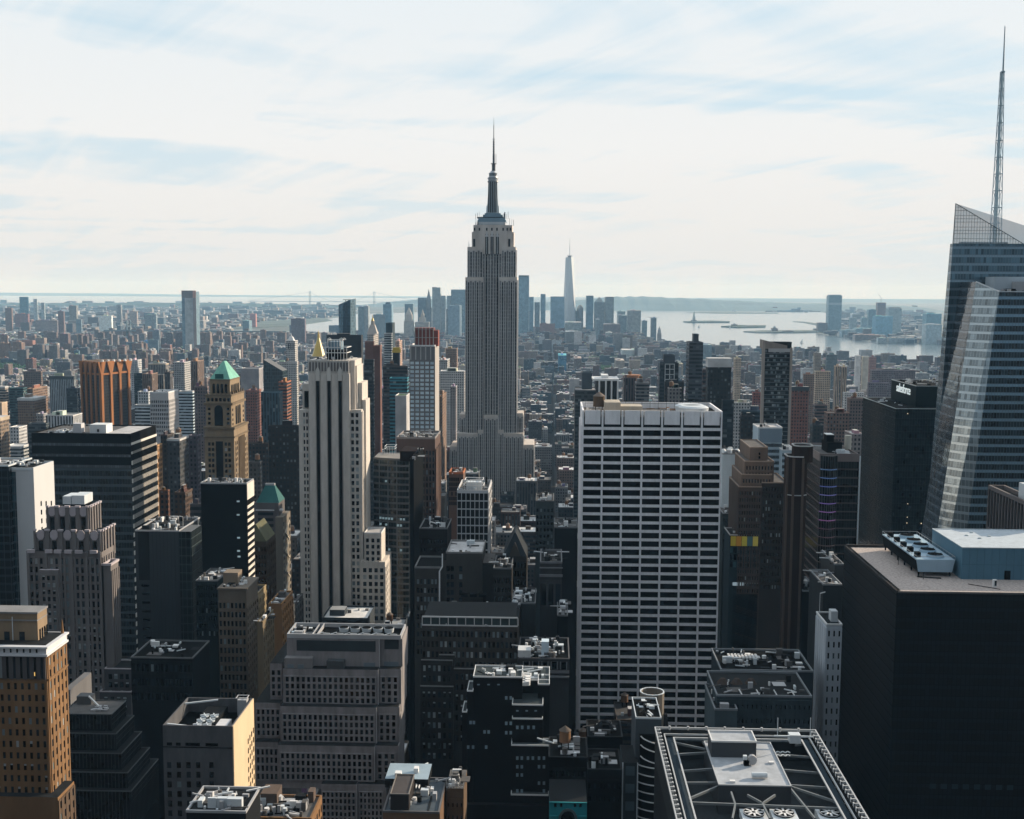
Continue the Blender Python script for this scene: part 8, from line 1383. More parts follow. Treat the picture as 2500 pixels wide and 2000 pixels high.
# ================================================================ hazy skylines
FT = [  # label, x0, x1, ytop, ybase, xs, colour, mode
 ('tall slender dark glass tower under construction, alone above the left skyline', 443, 478, 712, 868, None, (.10, .15, .19), .2),
 ('blue glass tower, tallest of the far left hazy skyline', 47, 68, 725, 800, 70, (.10, .22, .30), .45), ('slim pale tower, second right of the far left blue tower', 81, 90, 730, 800, 92, (.34, .36, .38), .2), ('slim grey tower third in the far left hazy row', 100, 108, 739, 800, 110, (.28, .30, .32), .2),
 ('brown tall block at the far left skyline edge', 12, 28, 752, 815, 31, (.22, .15, .13), .2), ('wide dull-red block below the far left blue tower', 36, 68, 766, 805, 72, (.36, .16, .14), .45), ('brown hazy slab fifth from the left skyline edge', 141, 155, 760, 830, 158, (.20, .14, .14), .2), ('pale hazy slab with antenna rim, far left group', 168, 186, 746, 800, 190, (.34, .34, .33), .75), ('blue pointed tower of the far left group', 186, 198, 780, 825, 200, (.12, .16, .20), .2), ('dark slim slab above the bridge tower, left skyline', 284, 295, 744, 800, 298, (.17, .16, .17), .2), ('white broad curved-top hall of the left skyline', 241, 272, 771, 815, 275, (.50, .50, .50), 0), ('cream capped block right of the white broad hall', 316, 334, 760, 800, 337, (.34, .28, .25), .2),
 ('grey twin slab left of the slender construction tower', 353, 370, 768, 815, 373, (.22, .24, .26), .75), ('slim striped slab beside the grey twin slab', 373, 381, 767, 815, 384, (.28, .30, .32), .75), ('low wide beige hall of the left skyline', 86, 140, 782, 822, 143, (.28, .24, .24), .2), ('dull red round tower across the river, left of the broad brown tower', 610, 624, 766, 800, 627, (.38, .18, .16), 0), ('broad brown riverside tower, left of the slanted glass tower', 710, 744, 778, 845, 747, (.20, .13, .14), .75), ('teal cubic block below the dull red round tower', 592, 608, 783, 810, 615, (.14, .22, .26), .45),
 ('brown slab pair left, over the pale rooftops', 0, 18, 818, 880, 20, (.22, .15, .12), .2), ('tan slab in the left housing rows', 30, 52, 835, 892, 56, (.26, .17, .13), .2), ('tan slab nearest the left edge of the housing rows', -10, 25, 838, 892, 28, (.26, .17, .13), .2), ('broad brown slab of the left housing rows', 146, 166, 815, 870, 172, (.17, .12, .12), .2), ('grey-brown twin slab behind the left housing rows', 113, 138, 811, 850, 142, (.24, .17, .15), .75), ('dark teal cube in the left pale rooftops', 180, 192, 856, 886, 195, (.05, .10, .13), .2), ('white-finned low office in the housing rows', 224, 250, 832, 860, 253, (.40, .42, .45), .75), ('blue wrapped block in the housing rows', 350, 362, 832, 862, 364, (.05, .18, .32), 0), ('tall dark slab of the housing rows', 372, 388, 806, 862, 392, (.12, .13, .15), .2), ('dark teal block right of the blue wrapped block', 362, 386, 830, 875, 388, (.09, .12, .15), .2)]
rs = random.Random(31)
for k, (x, w, yt, yb) in enumerate(((176, 10, 818, 862), (190, 9, 817, 862), (203, 10, 820, 865), (215, 9, 818, 855), (238, 14, 812, 850), (262, 10, 815, 855), (275, 12, 818, 858), (292, 14, 825, 860), (312, 10, 820, 855), (326, 9, 817, 852), (340, 12, 815, 850), (404, 16, 812, 862), (428, 22, 812, 862), (455, 26, 813, 862), (486, 12, 812, 860), (500, 13, 812, 860), (300, 13, 835, 862), (250, 18, 858, 900), (272, 14, 857, 900), (318, 12, 866, 905), (337, 20, 860, 912), (372, 18, 867, 908), (388, 14, 855, 900), (404, 14, 854, 900), (420, 12, 862, 898), (520, 16, 846, 888), (548, 10, 820, 850), (566, 14, 822, 850), (590, 12, 812, 838), (676, 20, 812, 850), (748, 24, 815, 850), (770, 10, 812, 850), (784, 16, 812, 848))):
    FT.append(('%s slab, number %s of the hazy housing towers counted from the left' % (rs.choice(('brown', 'tan', 'dark', 'grey')), ('one two three four five six seven eight nine ten eleven twelve thirteen fourteen fifteen sixteen seventeen eighteen nineteen twenty twenty-one twenty-two twenty-three twenty-four twenty-five twenty-six twenty-seven twenty-eight twenty-nine thirty thirty-one thirty-two thirty-three').split()[k]), x, x + w, yt, yb, x + w + rs.uniform(3, 5), rs.choice(((.19, .13, .11), (.15, .12, .12), (.24, .18, .15), (.20, .18, .18))), rs.choice((.2, .2, .75))))
FT += [('pale twin slab right of the slanted glass tower', 874, 888, 749, 838, 890, (.20, .26, .30), .75), ('slim pale slab of the pair right of the slanted glass tower', 889, 899, 747, 838, 902, (.34, .35, .36), .75), ('wide ribbed slab left of the downtown towers', 911, 940, 768, 835, 944, (.24, .27, .30), .75), ('dark stepped-top block left of the downtown towers', 935, 956, 743, 835, 960, (.09, .15, .20), 0), ('dark flat tower left of the pointed downtown towers', 988, 1008, 742, 830, 1011, (.10, .15, .19), .2),
 ('banded downtown slab beside the pointed ones', 1020, 1040, 727, 826, 1043, (.14, .18, .22), .75), ('silver rippled tower, tallest left of the tallest skyscraper', 1055, 1066, 701, 826, 1068, (.36, .38, .40), .75), ('silver rippled companion shaft left of the tallest skyscraper', 1066, 1075, 702, 826, 1078, (.38, .40, .42), .75), ('grey tower right of the silver rippled pair', 1077, 1086, 722, 826, 1088, (.22, .24, .26), .2), ('wide pale blue slab just left of the tallest skyscraper', 1101, 1136, 707, 826, None, (.22, .30, .36), .45), ('slim grey tower before the wide pale blue slab', 1091, 1099, 722, 826, 1101, (.24, .28, .32), .2), ('steel blue block before the wide pale blue slab', 1097, 1110, 722, 815, 1113, (.12, .20, .27), 0), ('light ribbed slab in front of downtown', 1089, 1105, 754, 835, 1108, (.26, .28, .30), .45), ('dark slab in front of downtown, left of the tallest skyscraper', 1094, 1122, 746, 836, 1127, (.12, .16, .20), 0),
 ('tall pale blue glass tower just right of the tallest skyscraper', 1266, 1292, 676, 826, 1264, (.20, .30, .38), .75), ('steel blue tower beside the pale blue glass tower', 1292, 1303, 725, 826, 1290, (.12, .20, .27), .2), ('slim striped tower right of the steel blue tower', 1305, 1318, 738, 826, 1303, (.20, .24, .28), .75), ('slim grey-blue tower with rim top, mid downtown', 1320, 1332, 718, 826, 1318, (.13, .20, .26), .2), ('broad steel blue slab left of the tapering needle tower', 1344, 1378, 724, 830, 1342, (.15, .22, .28), 0), ('grey small block at the foot of the tapering tower', 1393, 1409, 758, 830, 1391, (.22, .24, .26), .2), ('blue glass tower right of the tapering tower', 1432, 1449, 722, 832, 1430, (.10, .17, .23), .2), ('grey ribbed tower under a small pyramid', 1452, 1476, 738, 832, 1450, (.24, .26, .28), .75), ('horizontally striped tower right of the small pyramid one', 1478, 1499, 725, 832, 1476, (.34, .37, .39), .45), ('dark glass mid block right of the striped tower', 1510, 1530, 770, 835, 1507, (.18, .22, .26), .75), ('pale ribbed stone block by the harbour', 1533, 1565, 758, 840, 1530, (.34, .34, .34), .75), ('grey block behind the ribbed stone block', 1509, 1527, 760, 830, 1506, (.20, .24, .28), .2), ('dark blue small tower at the harbour edge', 1568, 1580, 783, 838, 1566, (.14, .18, .22), .2), ('half-built crane-topped tower at the harbour edge', 1590, 1603, 776, 838, 1588, (.16, .20, .24), .75),
 ('reddish-brown stepped block below the broad steel blue slab', 1318, 1355, 790, 838, 1315, (.22, .15, .15), 0), ('white stepped glass block below the tapering tower', 1380, 1419, 787, 850, 1372, (.38, .42, .44), .45), ('brown slab below the striped tower', 1475, 1515, 792, 840, 1472, (.22, .19, .19), .2), ('dark brown tower right of white stepped block', 1456, 1464, 780, 850, 1452, (.16, .19, .22), .2), ('white striped block in front of downtown, right', 1480, 1495, 812, 845, 1478, (.42, .44, .45), .75), ('white windowed long block in front of downtown, right', 1519, 1571, 855, 880, 1515, (.50, .50, .50), .2), ('white terraced block before downtown, centre', 1316, 1370, 830, 866, 1312, (.38, .38, .40), .2), ('brown-beige block with teal top below the white stepped block', 1381, 1412, 810, 860, 1378, (.22, .22, .23), .45), ('bright blue glass block in the low rooftops', 1363, 1383, 868, 925, 1361, (.04, .20, .36), .45),
 ('long white pier-like building by the harbour', 1512, 1585, 826, 838, 1510, (.45, .45, .45), .45), ('beige stepped block right of the bright blue block', 1402, 1420, 875, 915, 1398, (.28, .23, .21), .75), ('cream tower with copper dome behind the columned office', 1504, 1525, 880, 925, 1500, (.36, .32, .28), .2), ('grey stepped riverside block behind the charcoal tower', 1707, 1738, 842, 890, 1700, (.20, .25, .29), .45), ('cream pair below the charcoal stepped tower', 1650, 1668, 888, 930, 1646, (.42, .36, .28), .2)]
JC = [('rounded tall glass tower across the river, tallest of its shore', 2024, 2056, 722, 810, (.22, .30, .36), .75), ('pair slab second from the rounded tower across the river', 2076, 2092, 776, 812, (.26, .30, .33), .2), ('short slab right of the pair slab across the river', 2104, 2118, 776, 812, (.20, .28, .34), .2), ('steel blue ribbed tower across the river', 2121, 2139, 756, 808, (.15, .25, .32), .75), ('construction tower with a crane across the river', 2143, 2163, 739, 800, (.34, .22, .20), .75), ('dark blue block before the construction tower across the river', 2139, 2180, 772, 820, (.10, .20, .28), 0), ('chamfered grey tower across the river', 2170, 2202, 754, 818, (.28, .31, .33), .2), ('deep blue slab across the river, near the faceted tower', 2262, 2299, 766, 830, (.13, .24, .31), .2), ('pale front slab across the river, near the faceted tower', 2261, 2300, 792, 839, (.34, .38, .41), .2), ('low pink-grey terrace across the river', 2088, 2120, 817, 830, (.36, .28, .26), .45), ('low brown terrace across the river', 2112, 2150, 818, 829, (.38, .29, .24), .45), ('white four-part riverside hotel across the river', 2144, 2165, 825, 837, (.44, .46, .48), .45), ('second segment of the white riverside hotel', 2170, 2190, 825, 837, (.44, .46, .48), .45), ('third segment of the white riverside hotel', 2193, 2211, 825, 837, (.44, .46, .48), .45), ('last segment of the white riverside hotel, near the pale slab', 2214, 2234, 825, 837, (.44, .46, .48), .45), ('grey long block behind the rounded tower across the river', 2056, 2090, 806, 822, (.22, .28, .32), .2), ('teal long block right of the grey long block across the river', 2090, 2130, 802, 818, (.18, .26, .31), .2)]
for l, x0, x1, yt, yb, c, md in JC: FT.append((l, x0, x1, yt, yb, None, c, md))
def hz(px): return 708 + ROLL * (px - 1250)
for l, x0, x1, yt, yb, xs, c, md in FT:
    if c[2] >= c[0]: c = (c[0] * 1.25 + .04, c[1] * 1.35 + .06, c[2] * 1.35 + .08)  # haze put into the colour: bluish far towers made paler and bluer
    Y = min(260 * F / (yb - hz(x0)), 9000)
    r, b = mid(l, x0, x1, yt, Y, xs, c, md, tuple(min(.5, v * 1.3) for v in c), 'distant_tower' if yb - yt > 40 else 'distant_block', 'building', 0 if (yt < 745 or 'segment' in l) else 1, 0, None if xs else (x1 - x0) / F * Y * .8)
    x, y = (b.X0 + b.X1) / 2, (b.Y0 + b.Y1) / 2; hw = (b.X1 - b.X0) / 2; z = b.Z
    if 'small pyramid' in l: part(r, 'pyramid_roof', stone((.2, .24, .26)), lambda m: m.prism([(b.X0 + 3, b.Y0), (b.X1 - 3, b.Y0), (b.X1 - 3, b.Y1), (b.X0 + 3, b.Y1)], z, Z_(x0, 725, Y), sc=.02))
    if 'rounded tall' in l: part(r, 'tapered_crown', stone((.30, .38, .43), .4, .1), lambda m: m.prism([(b.X0 + 1, b.Y0 - 1), (b.X1 - 1, b.Y0 - 1), (b.X1 - 1, b.Y1), (b.X0 + 1, b.Y1)], z - 60, z + 6, sc=.88)); 
    if 'construction tower with a crane' in l: part(r, 'crane', DK, lambda m: (m.beam((x, y, z), (x, y, z + 28), 1.6), m.beam((x + 6, y, z + 26), (x - 20, y, z + 62), 1.4)))
    if 'crane-topped' in l: part(r, 'crane_arm', MET, lambda m: m.beam((x - 30, y, z + 2), (x + 32, y, z + 2), 1.5))
    if 'slender dark glass' in l:
        part(r, 'scaffold_crown', [stone((.16, .14, .14)), stone((.45, .24, .17))], lambda m: (m.box(b.X0, b.X1 - 12, b.Y0 - .5, b.Y0, z - 24, z + 4, mi=0), m.box(b.X1 - 12, b.X1, b.Y0 - .5, b.Y0, z - 24, z + 4, mi=1))); part(r, 'pale_panel', stone((.34, .37, .39), .5, .4, False, .05), lambda m: m.box(b.X0 + 12, b.X1 - 13, b.Y0 - .5, b.Y0, 0, z - 24)); part(r, 'side_fin', stone((.26, .22, .21)), lambda m: m.box(b.X1 - 12, b.X1, b.Y0 - .5, b.Y0, 0, z - 24))
    if 'chamfered' in l: part(r, 'chamfered_top', stone((.26, .29, .31)), lambda m: m.prism([(b.X0, b.Y0), (b.X1, b.Y0), (b.X1, b.Y1), (b.X0, b.Y1)], z, z + 10, sc=.75))
    if 'tall pale blue glass' in l: part(r, 'top_rim', stone((.15, .2, .24)), lambda m: m.box(b.X0 + 1, b.X1 - 1, b.Y0 + 1, b.Y1 - 1, z, z + 8))
    if 'dark stepped-top' in l: part(r, 'stepped_top', stone((.10, .15, .19)), lambda m: m.prism([(x - hw * .6, y - 8), (x + hw * .6, y - 8), (x + hw * .6, y + 8), (x - hw * .6, y + 8)], z, z + 10, sc=.8))
# tapering needle tower
def needle():
    Y = 6200; r = thing('tapering_glass_tower', 'tallest hazy downtown tower, tapering faceted glass with needle spire, right of the stepped skyscraper', 'skyscraper', X_(1391, 700, Y), Y)
    xm = X_(1391, 640, Y); zt = Z_(1391, 628, Y); zb = 20; h = 30; s = h * .74
    B4 = [(-h, -h), (h, -h), (h, h), (-h, h)]; T4 = [(0, -s * 1.02), (s * 1.02, 0), (0, s * 1.02), (-s * 1.02, 0)]
    gm = curtain((.56, .62, .66), (.60, .66, .70), (.45, .5, .55), 3, 8, .3, 0, .3, .1); m = MB(); cy = Y + h
    a = math.radians(18); rt = lambda p: (xm + p[0] * math.cos(a) - p[1] * math.sin(a), cy + p[0] * math.sin(a) + p[1] * math.cos(a))
    vb = [(*rt(p), zb) for p in B4]; vt = [(*rt((p[0] * 1.0, p[1] * 1.0)), zt) for p in T4]; m.v = vb + vt
    for i in range(4):
        m.f += [(i, (i + 1) % 4, 4 + i), ((i + 1) % 4, 4 + (i + 1) % 4, 4 + i)]
    m.f += [(4, 5, 6, 7), (3, 2, 1, 0)]; m.c = [(.3, .3, .3, 0)] * len(m.f); m.m = [0] * len(m.f); m.build('facade', gm, r)
    part(r, 'base_block', stone((.25, .3, .33)), lambda q: q.prism([rt(p) for p in B4], 0, zb)); part(r, 'roof_ring', MET, lambda q: (q.cyl(xm, cy, zt, zt + 6, 9, 9, 16), q.cyl(xm, cy, zt + 6, zt + 9, 15, 15, 16))); part(r, 'spire', METL, lambda q: (q.cyl(xm, cy, zt + 9, Z_(1391, 600, Y), 1.8, 1.5, 8), q.cyl(xm, cy, Z_(1391, 600, Y), Z_(1391, 578, Y), 1.2, .3, 8)))
    FOOT.append((xm - 40, xm + 40, Y - 10, Y + 80))
    for l, px, yt, yb_, w, c in (('pointed white stone tower before downtown, left', 997, 750, 838, 22, (.42, .40, .37)), ('tiered white municipal tower with a wedding-cake top', 1030, 755, 838, 34, (.40, .38, .35)), ('grey pointed tower behind the silver rippled pair', 1046, 706, 826, 14, (.24, .27, .30)), ('domed brownish hotel tower right of the tapering tower', 1416, 745, 830, 16, (.28, .30, .31)), ('slim spired church-like shaft at the harbour edge', 1610, 797, 842, 10, (.30, .30, .31))):
        Y = 260 * F / (yb_ - hz(px)); r, b = mid(l, px - w / 2, px + w / 2, yt + (yb_ - yt) * .38, Y, None, c, .2, c, 'pointed_tower', 'tower', 0, 0, w / F * Y); x, y = (b.X0 + b.X1) / 2, (b.Y0 + b.Y1) / 2; hw = w / 2 / F * Y; z = b.Z; H = Z_(px, yt, Y) - z
        if 'domed' in l: part(r, 'domed_top', stone(c), lambda m: (m.cyl(x, y, z, z + H * .75, hw, hw, 20), m.cyl(x, y, z + H * .75, z + H, hw, hw * .45, 20)))
        elif 'tiered' in l: part(r, 'tiered_top', stone(c), lambda m: (m.cyl(x, y, z, z + H * .35, hw * .5, hw * .5, 12), m.cyl(x, y, z + H * .35, z + H * .65, hw * .3, hw * .25, 12), m.cyl(x, y, z + H * .65, z + H, hw * .18, .3, 12)))
        else: part(r, 'pointed_top', stone(c), lambda m: (m.box(x - hw * .72, x + hw * .72, y - hw * .72, y + hw * .72, z, z + H * .45), m.prism([(x - hw * .7, y - hw * .7), (x + hw * .7, y - hw * .7), (x + hw * .7, y + hw * .7), (x - hw * .7, y + hw * .7)], z + H * .45, z + H, sc=.03)))
needle()
# ================================================================ ground, water, far shores
def sheet(name, pts, mat, z, kind='structure', thick=0.0, label=None):
    g = [ground(px, py) for px, py in pts]; m = MB(); 
    if thick: m.quadbox([(p.x, p.y, z) for p in g][::-1], [(p.x, p.y, z + thick) for p in g][::-1])
    else: m.v = [(p.x, p.y, z) for p in g]; m.f = [tuple(range(len(g)))]; m.c = [(.3, .3, .3, 0)]; m.m = [0]
    o = m.build(name, mat); o['kind'] = kind; return o
gm, t, b = base('ground_cover'); g = t.nodes.new('ShaderNodeNewGeometry'); n1 = t.nodes.new('ShaderNodeTexNoise'); n1.inputs['Scale'].default_value = .0016; n1.inputs['Detail'].default_value = 12; n1.inputs['Roughness'].default_value = .72; t.links.new(g.outputs['Position'], n1.inputs[0])
c_ = ramp(t, n1.outputs[0], [(.35, (.050, .075, .07)), (.5, (.09, .105, .10)), (.62, (.20, .20, .20)), (.72, (.36, .36, .36))]); 
sy = t.nodes.new('ShaderNodeSeparateXYZ'); t.links.new(g.outputs['Position'], sy.inputs[0]); near = mth(t, 'LESS_THAN', sy.outputs[1], 3000)
t.links.new(mixc(t, near, c_, (.022, .024, .026)), b.inputs['Base Color']); b.inputs['Roughness'].default_value = .95
m = MB(); m.box(-60000, 60000, -3000, 45000, -3, 0); m.build('ground', gm)['kind'] = 'structure'
wm, t, b = base('water'); b.inputs['Base Color'].default_value = (.10, .14, .16, 1); b.inputs['Roughness'].default_value = .16; b.inputs['Specular IOR Level'].default_value = .6
g = t.nodes.new('ShaderNodeNewGeometry'); mp = t.nodes.new('ShaderNodeMapping'); mp.inputs['Scale'].default_value = (.012, .03, .03); t.links.new(g.outputs['Position'], mp.inputs[0]); n1 = t.nodes.new('ShaderNodeTexNoise'); n1.inputs['Scale'].default_value = 1; n1.inputs['Detail'].default_value = 6; t.links.new(mp.outputs[0], n1.inputs[0]); bp = t.nodes.new('ShaderNodeBump'); bp.inputs['Strength'].default_value = .35; bp.inputs['Distance'].default_value = 2; t.links.new(n1.outputs[0], bp.inputs['Height']); t.links.new(bp.outputs[0], b.inputs['Normal'])
sheet('harbour_water', [(1262, 757), (1500, 757), (1900, 759), (2010, 763), (2040, 775), (2032, 800), (1985, 806), (1996, 815), (2050, 825), (2100, 832), (2160, 839), (2330, 843), (2480, 846), (2480, 900), (2200, 893), (2100, 884), (1980, 872), (1860, 864), (1760, 854), (1700, 847), (1630, 842), (1560, 838), (1500, 836), (1262, 832)], wm, .6)
sheet('river_water', [(735, 800), (750, 792), (770, 786), (800, 779), (830, 775), (860, 768), (1100, 760), (1262, 757), (1262, 800), (1000, 812), (830, 815), (780, 812), (740, 808)], wm, .5)
sheet('sea_water', [(-700, 742), (0, 742), (300, 742), (600, 744), (900, 745), (1100, 748), (1262, 750), (1262, 725), (900, 722), (0, 717), (-700, 714)], wm, .8)
LAND = stone((.11, .14, .13), .95, .5, False, .003); GRN = stone((.05, .075, .05), .95, .4, False, .01); PAVE = stone((.28, .28, .27), .9, .4, False, .01)
sheet('dock_land', [(560, 782), (640, 779), (720, 777), (790, 778), (812, 783), (770, 789), (700, 797), (640, 801), (560, 803)], LAND, .6, thick=3)
sheet('liberty_island', [(1668, 787), (1690, 785.6), (1740, 785), (1782, 786.5), (1780, 788.5), (1720, 789), (1680, 788.5)], GRN, .6, thick=7)
sheet('ellis_island', [(1760, 799), (1800, 796), (1870, 797), (1868, 800), (1800, 801.5)], GRN, .6, thick=7)
sheet('long_island_spit', [(1815, 811), (1860, 808.5), (1960, 808), (2030, 809), (2030, 812), (1940, 814), (1850, 813.5)], LAND, .6, thick=5)
sheet('jetty', [(1935, 786), (1960, 786), (2010, 793), (2030, 797), (2030, 801), (2000, 796), (1960, 788)], LAND, .6, thick=3)
sheet('sand_bar', [(1675, 764), (1760, 762), (1900, 764), (1900, 766), (1760, 766)], LAND, .7, thick=3)
def statue():
    p = ground(1694, 787); r = thing('torch_statue', 'tiny hazy robed statue with raised torch on a star-shaped pedestal, on the harbour island', 'statue', p.x, p.y, 7); s = stone((.16, .24, .22)); z = 7
    part(r, 'pedestal', stone((.3, .3, .29)), lambda m: (m.box(p.x - 22, p.x + 22, p.y - 22, p.y + 22, z, z + 12), m.prism([(p.x - 12, p.y - 12), (p.x + 12, p.y - 12), (p.x + 12, p.y + 12), (p.x - 12, p.y + 12)], z + 12, z + 44, sc=.7))); part(r, 'robed_figure', s, lambda m: (m.cyl(p.x, p.y, z + 44, z + 74, 6.5, 4, 12), m.cyl(p.x, p.y, z + 74, z + 80, 2.2, 2, 10), m.beam((p.x + 3, p.y, z + 72), (p.x + 5, p.y, z + 90), 2.2))); part(r, 'torch', GOLD, lambda m: m.cyl(p.x + 5, p.y, z + 90, z + 93, 1.6, .5, 8))
    for px, py, w, h, l in ((1794, 798, 14, 20, 'hazy red-roofed hall with towers on the middle island'), (1830, 799, 24, 9, 'hazy long low hall on the middle island, right part'), (1892, 811, 14, 32, 'hazy pointed terminal building on the long spit'), (1925, 812, 26, 10, 'hazy low shed row on the long spit')):
        q = ground(px, py); W_ = w / F * q.y; r = thing('island_hall', l, 'building', q.x, q.y, 5); part(r, 'wall', stone((.26, .22, .20)), lambda m: m.box(q.x - W_ / 2, q.x + W_ / 2, q.y, q.y + 40, 5, 5 + h * .6)); part(r, 'roof', stone((.2, .2, .2)), lambda m: m.prism([(q.x - W_ / 4, q.y), (q.x + W_ / 4, q.y), (q.x + W_ / 4, q.y + 40), (q.x - W_ / 4, q.y + 40)], 5 + h * .6, 5 + h, sc=.3))
    for px, py in ((1957, 838), (1706, 800), (2150, 783), (1782, 802)):
        q = ground(px, py); r = thing('sailing_boat', 'tiny white sailing boat on the harbour, %s' % {1957: 'right of the balcony tower top', 1706: 'left, under the statue island', 2150: 'far out behind the far shore towers', 1782: 'beside the middle island'}[px], 'boat', q.x, q.y, .6, 'sailing boats on the harbour'); part(r, 'hull', WHT, lambda m: m.prism([(q.x - 9, q.y - 2), (q.x + 7, q.y - 2.5), (q.x + 11, q.y), (q.x + 7, q.y + 2.5), (q.x - 9, q.y + 2)], .6, 2.6)); part(r, 'sail', WHT, lambda m: m.quadbox([(q.x - 7, q.y - .3, 3), (q.x + 4, q.y - .3, 3), (q.x + 4, q.y + .3, 3), (q.x - 7, q.y + .3, 3)], [(q.x + 3.4, q.y - .1, 22), (q.x + 4, q.y - .1, 22), (q.x + 4, q.y + .1, 22), (q.x + 3.4, q.y + .1, 22)]))
statue()
def ridge(name, x0, x1, Y, prof, mat, depth):
    m = MB(); n = 60; rs = random.Random(len(name)); k = len(m.v)
    for i in range(n + 1):
        px = x0 + (x1 - x0) * i / n; X = X_(px, 740, Y); h = 0
        for (a, ha), (b_, hb) in zip(prof, prof[1:]):
            if a <= px <= b_: h = ha + (hb - ha) * (px - a) / (b_ - a)
        h = h * rs.uniform(.93, 1.04); m.v += [(X, Y, -1), (X, Y + depth * .25, h * .8), (X, Y + depth * .5, h), (X, Y + depth, -1)]
    for i in range(n):
        for j in range(3): a = i * 4 + j; m.f.append((a, a + 4, a + 5, a + 1)); m.c.append((.1, .1, .1, 0)); m.m.append(0)
    m.build(name, mat)['kind'] = 'structure'
HILL = stone((.10, .15, .165), .95, .3, False, .001)  # pale blue lift in the hill colour stands in for haze
ridge('staten_island_hills'.replace('staten_island', 'island'), 1262, 2330, 15500, [(1262, 70), (1420, 110), (1500, 165), (1600, 178), (1800, 135), (2000, 95), (2330, 60)], HILL, 4500)
ridge('left_shore_hills', 830, 1136, 17500, [(830, 0), (930, 70), (1000, 110), (1136, 110)], HILL, 4000)
ridge('far_shore_hills', -300, 1262, 36000, [(-300, 80), (200, 70), (500, 40), (900, 30), (1262, 20)], HILL, 6000)
ridge('far_plain_hills', 1600, 2700, 30000, [(1600, 30), (2000, 60), (2300, 70), (2700, 70)], HILL, 6000)
ridge('wooded_shore', -200, 830, 15500, [(-200, 20), (200, 45), (420, 55), (600, 40), (830, 8)], stone((.04, .065, .055), .95, .4, False, .004), 3000)
def bridge():
    Y = 17000; r = thing('suspension_bridge', 'faint pale suspension bridge with two tall towers on the left horizon', 'bridge', X_(835, 740, Y), Y); s = stone((.30, .38, .42)); a, b = X_(757, 740, Y), X_(914, 740, Y); zt = Z_(757, 713, Y); zd = Z_(835, 737, Y)
    for X in (a, b): part(r, 'bridge_tower', s, lambda m: (m.box(X - 12, X - 6, Y - 8, Y + 8, 0, zt), m.box(X + 6, X + 12, Y - 8, Y + 8, 0, zt), m.box(X - 12, X + 12, Y - 8, Y + 8, zt, zt + 8), m.box(X - 12, X + 12, Y - 8, Y + 8, zd, zd + 8)))
    part(r, 'deck', s, lambda m: m.box(a - 900, b + 700, Y - 12, Y + 12, zd - 4, zd + 3)); n = 24
    part(r, 'cable', s, lambda m: [m.beam((a + (b - a) * i / n, Y, zd + (zt - zd) * (2 * i / n - 1) ** 2), (a + (b - a) * (i + 1) / n, Y, zd + (zt - zd) * (2 * (i + 1) / n - 1) ** 2), 3) for i in range(n)] + [m.beam((a, Y, zt), (a - 900, Y, zd), 3), m.beam((b, Y, zt), (b + 700, Y, zd), 3)])
    Y = 5600; r = thing('steel_river_bridge', 'hazy blue steel river bridge with a lattice tower, left', 'bridge', X_(300, 805, Y), Y); s = stone((.12, .17, .20)); zd = Z_(300, 806, Y); xa, xb = X_(255, 805, Y), X_(700, 805, Y)
    part(r, 'deck', s, lambda m: m.box(xa, xb, Y - 12, Y + 12, zd - 6, zd)); 
    X = X_(314, 800, Y); zt = Z_(314, 782, Y); part(r, 'bridge_tower', s, lambda m: ([m.box(X + u, X + u + 3, Y - 6, Y + 6, 0, zt) for u in (-10, 7)], [m.beam((X - 9, Y, 20 + k * 18), (X + 9, Y, 38 + k * 18), 2) for k in range(4)])); part(r, 'cable', s, lambda m: (m.beam((X, Y, zt), (X_(345, 800, Y), Y, zd), 2.5), m.beam((X, Y, zt), (X_(335, 800, Y), Y, zd), 2.5)))
bridge()
# ================================================================ the city that fills the rest
def free(x0, x1, y0, y1):
    for a, b_, c, d in FOOT:
        if x0 < b_ and x1 > a and y0 < d and y1 > c: return False
    return True
WPOLY = [[ground(px, py) for px, py in P_] for P_ in ([(1500, 757), (2010, 763), (2040, 775), (2032, 800), (1985, 806), (1996, 815), (2050, 825), (2100, 832), (2160, 839), (2330, 843), (2480, 846), (2480, 900), (2200, 893), (2100, 884), (1980, 872), (1860, 864), (1760, 854), (1700, 847), (1630, 842), (1560, 838), (1500, 836)], [(560, 806), (640, 788), (720, 781), (800, 777), (860, 768), (1262, 757), (1500, 757), (1500, 800), (1000, 812), (830, 815), (590, 815)])]
def wet(x, y):
    for P_ in WPOLY:
        c = False
        for i in range(len(P_)):
            a, b_ = P_[i], P_[i - 1]
            if (a.y > y) != (b_.y > y) and x < (b_.x - a.x) * (y - a.y) / (b_.y - a.y) + a.x: c = not c
        if c: return True
    return False
rs = random.Random(99); LOTS = []
PAL = [((.17, .13, .12), 4), ((.22, .18, .16), 2.5), ((.28, .28, .29), 4), ((.50, .51, .53), 3.6), ((.10, .10, .115), 4), ((.36, .31, .26), 2), ((.07, .10, .13), 3), ((.17, .09, .075), 1.4)]
RPAL = [(.05, .052, .056), (.12, .125, .13), (.28, .30, .32), (.58, .60, .62), (.70, .71, .72), (.20, .19, .19), (.42, .44, .47)]
def pal():
    r = rs.uniform(0, sum(w for _, w in PAL))
    for c, w in PAL:
        r -= w
        if r <= 0: k = rs.uniform(.55, 1.2); return tuple(v * k for v in c)
    return PAL[0][0]
y = 470.0
PARKS = [(-830, -640, 3650, 4300), (-760, -420, 3900, 4020), (X_(630, 860, 4200), X_(660, 860, 4200), 4100, 4400), (X_(-60, 905, 3700), X_(150, 905, 3700), 3560, 3980)]
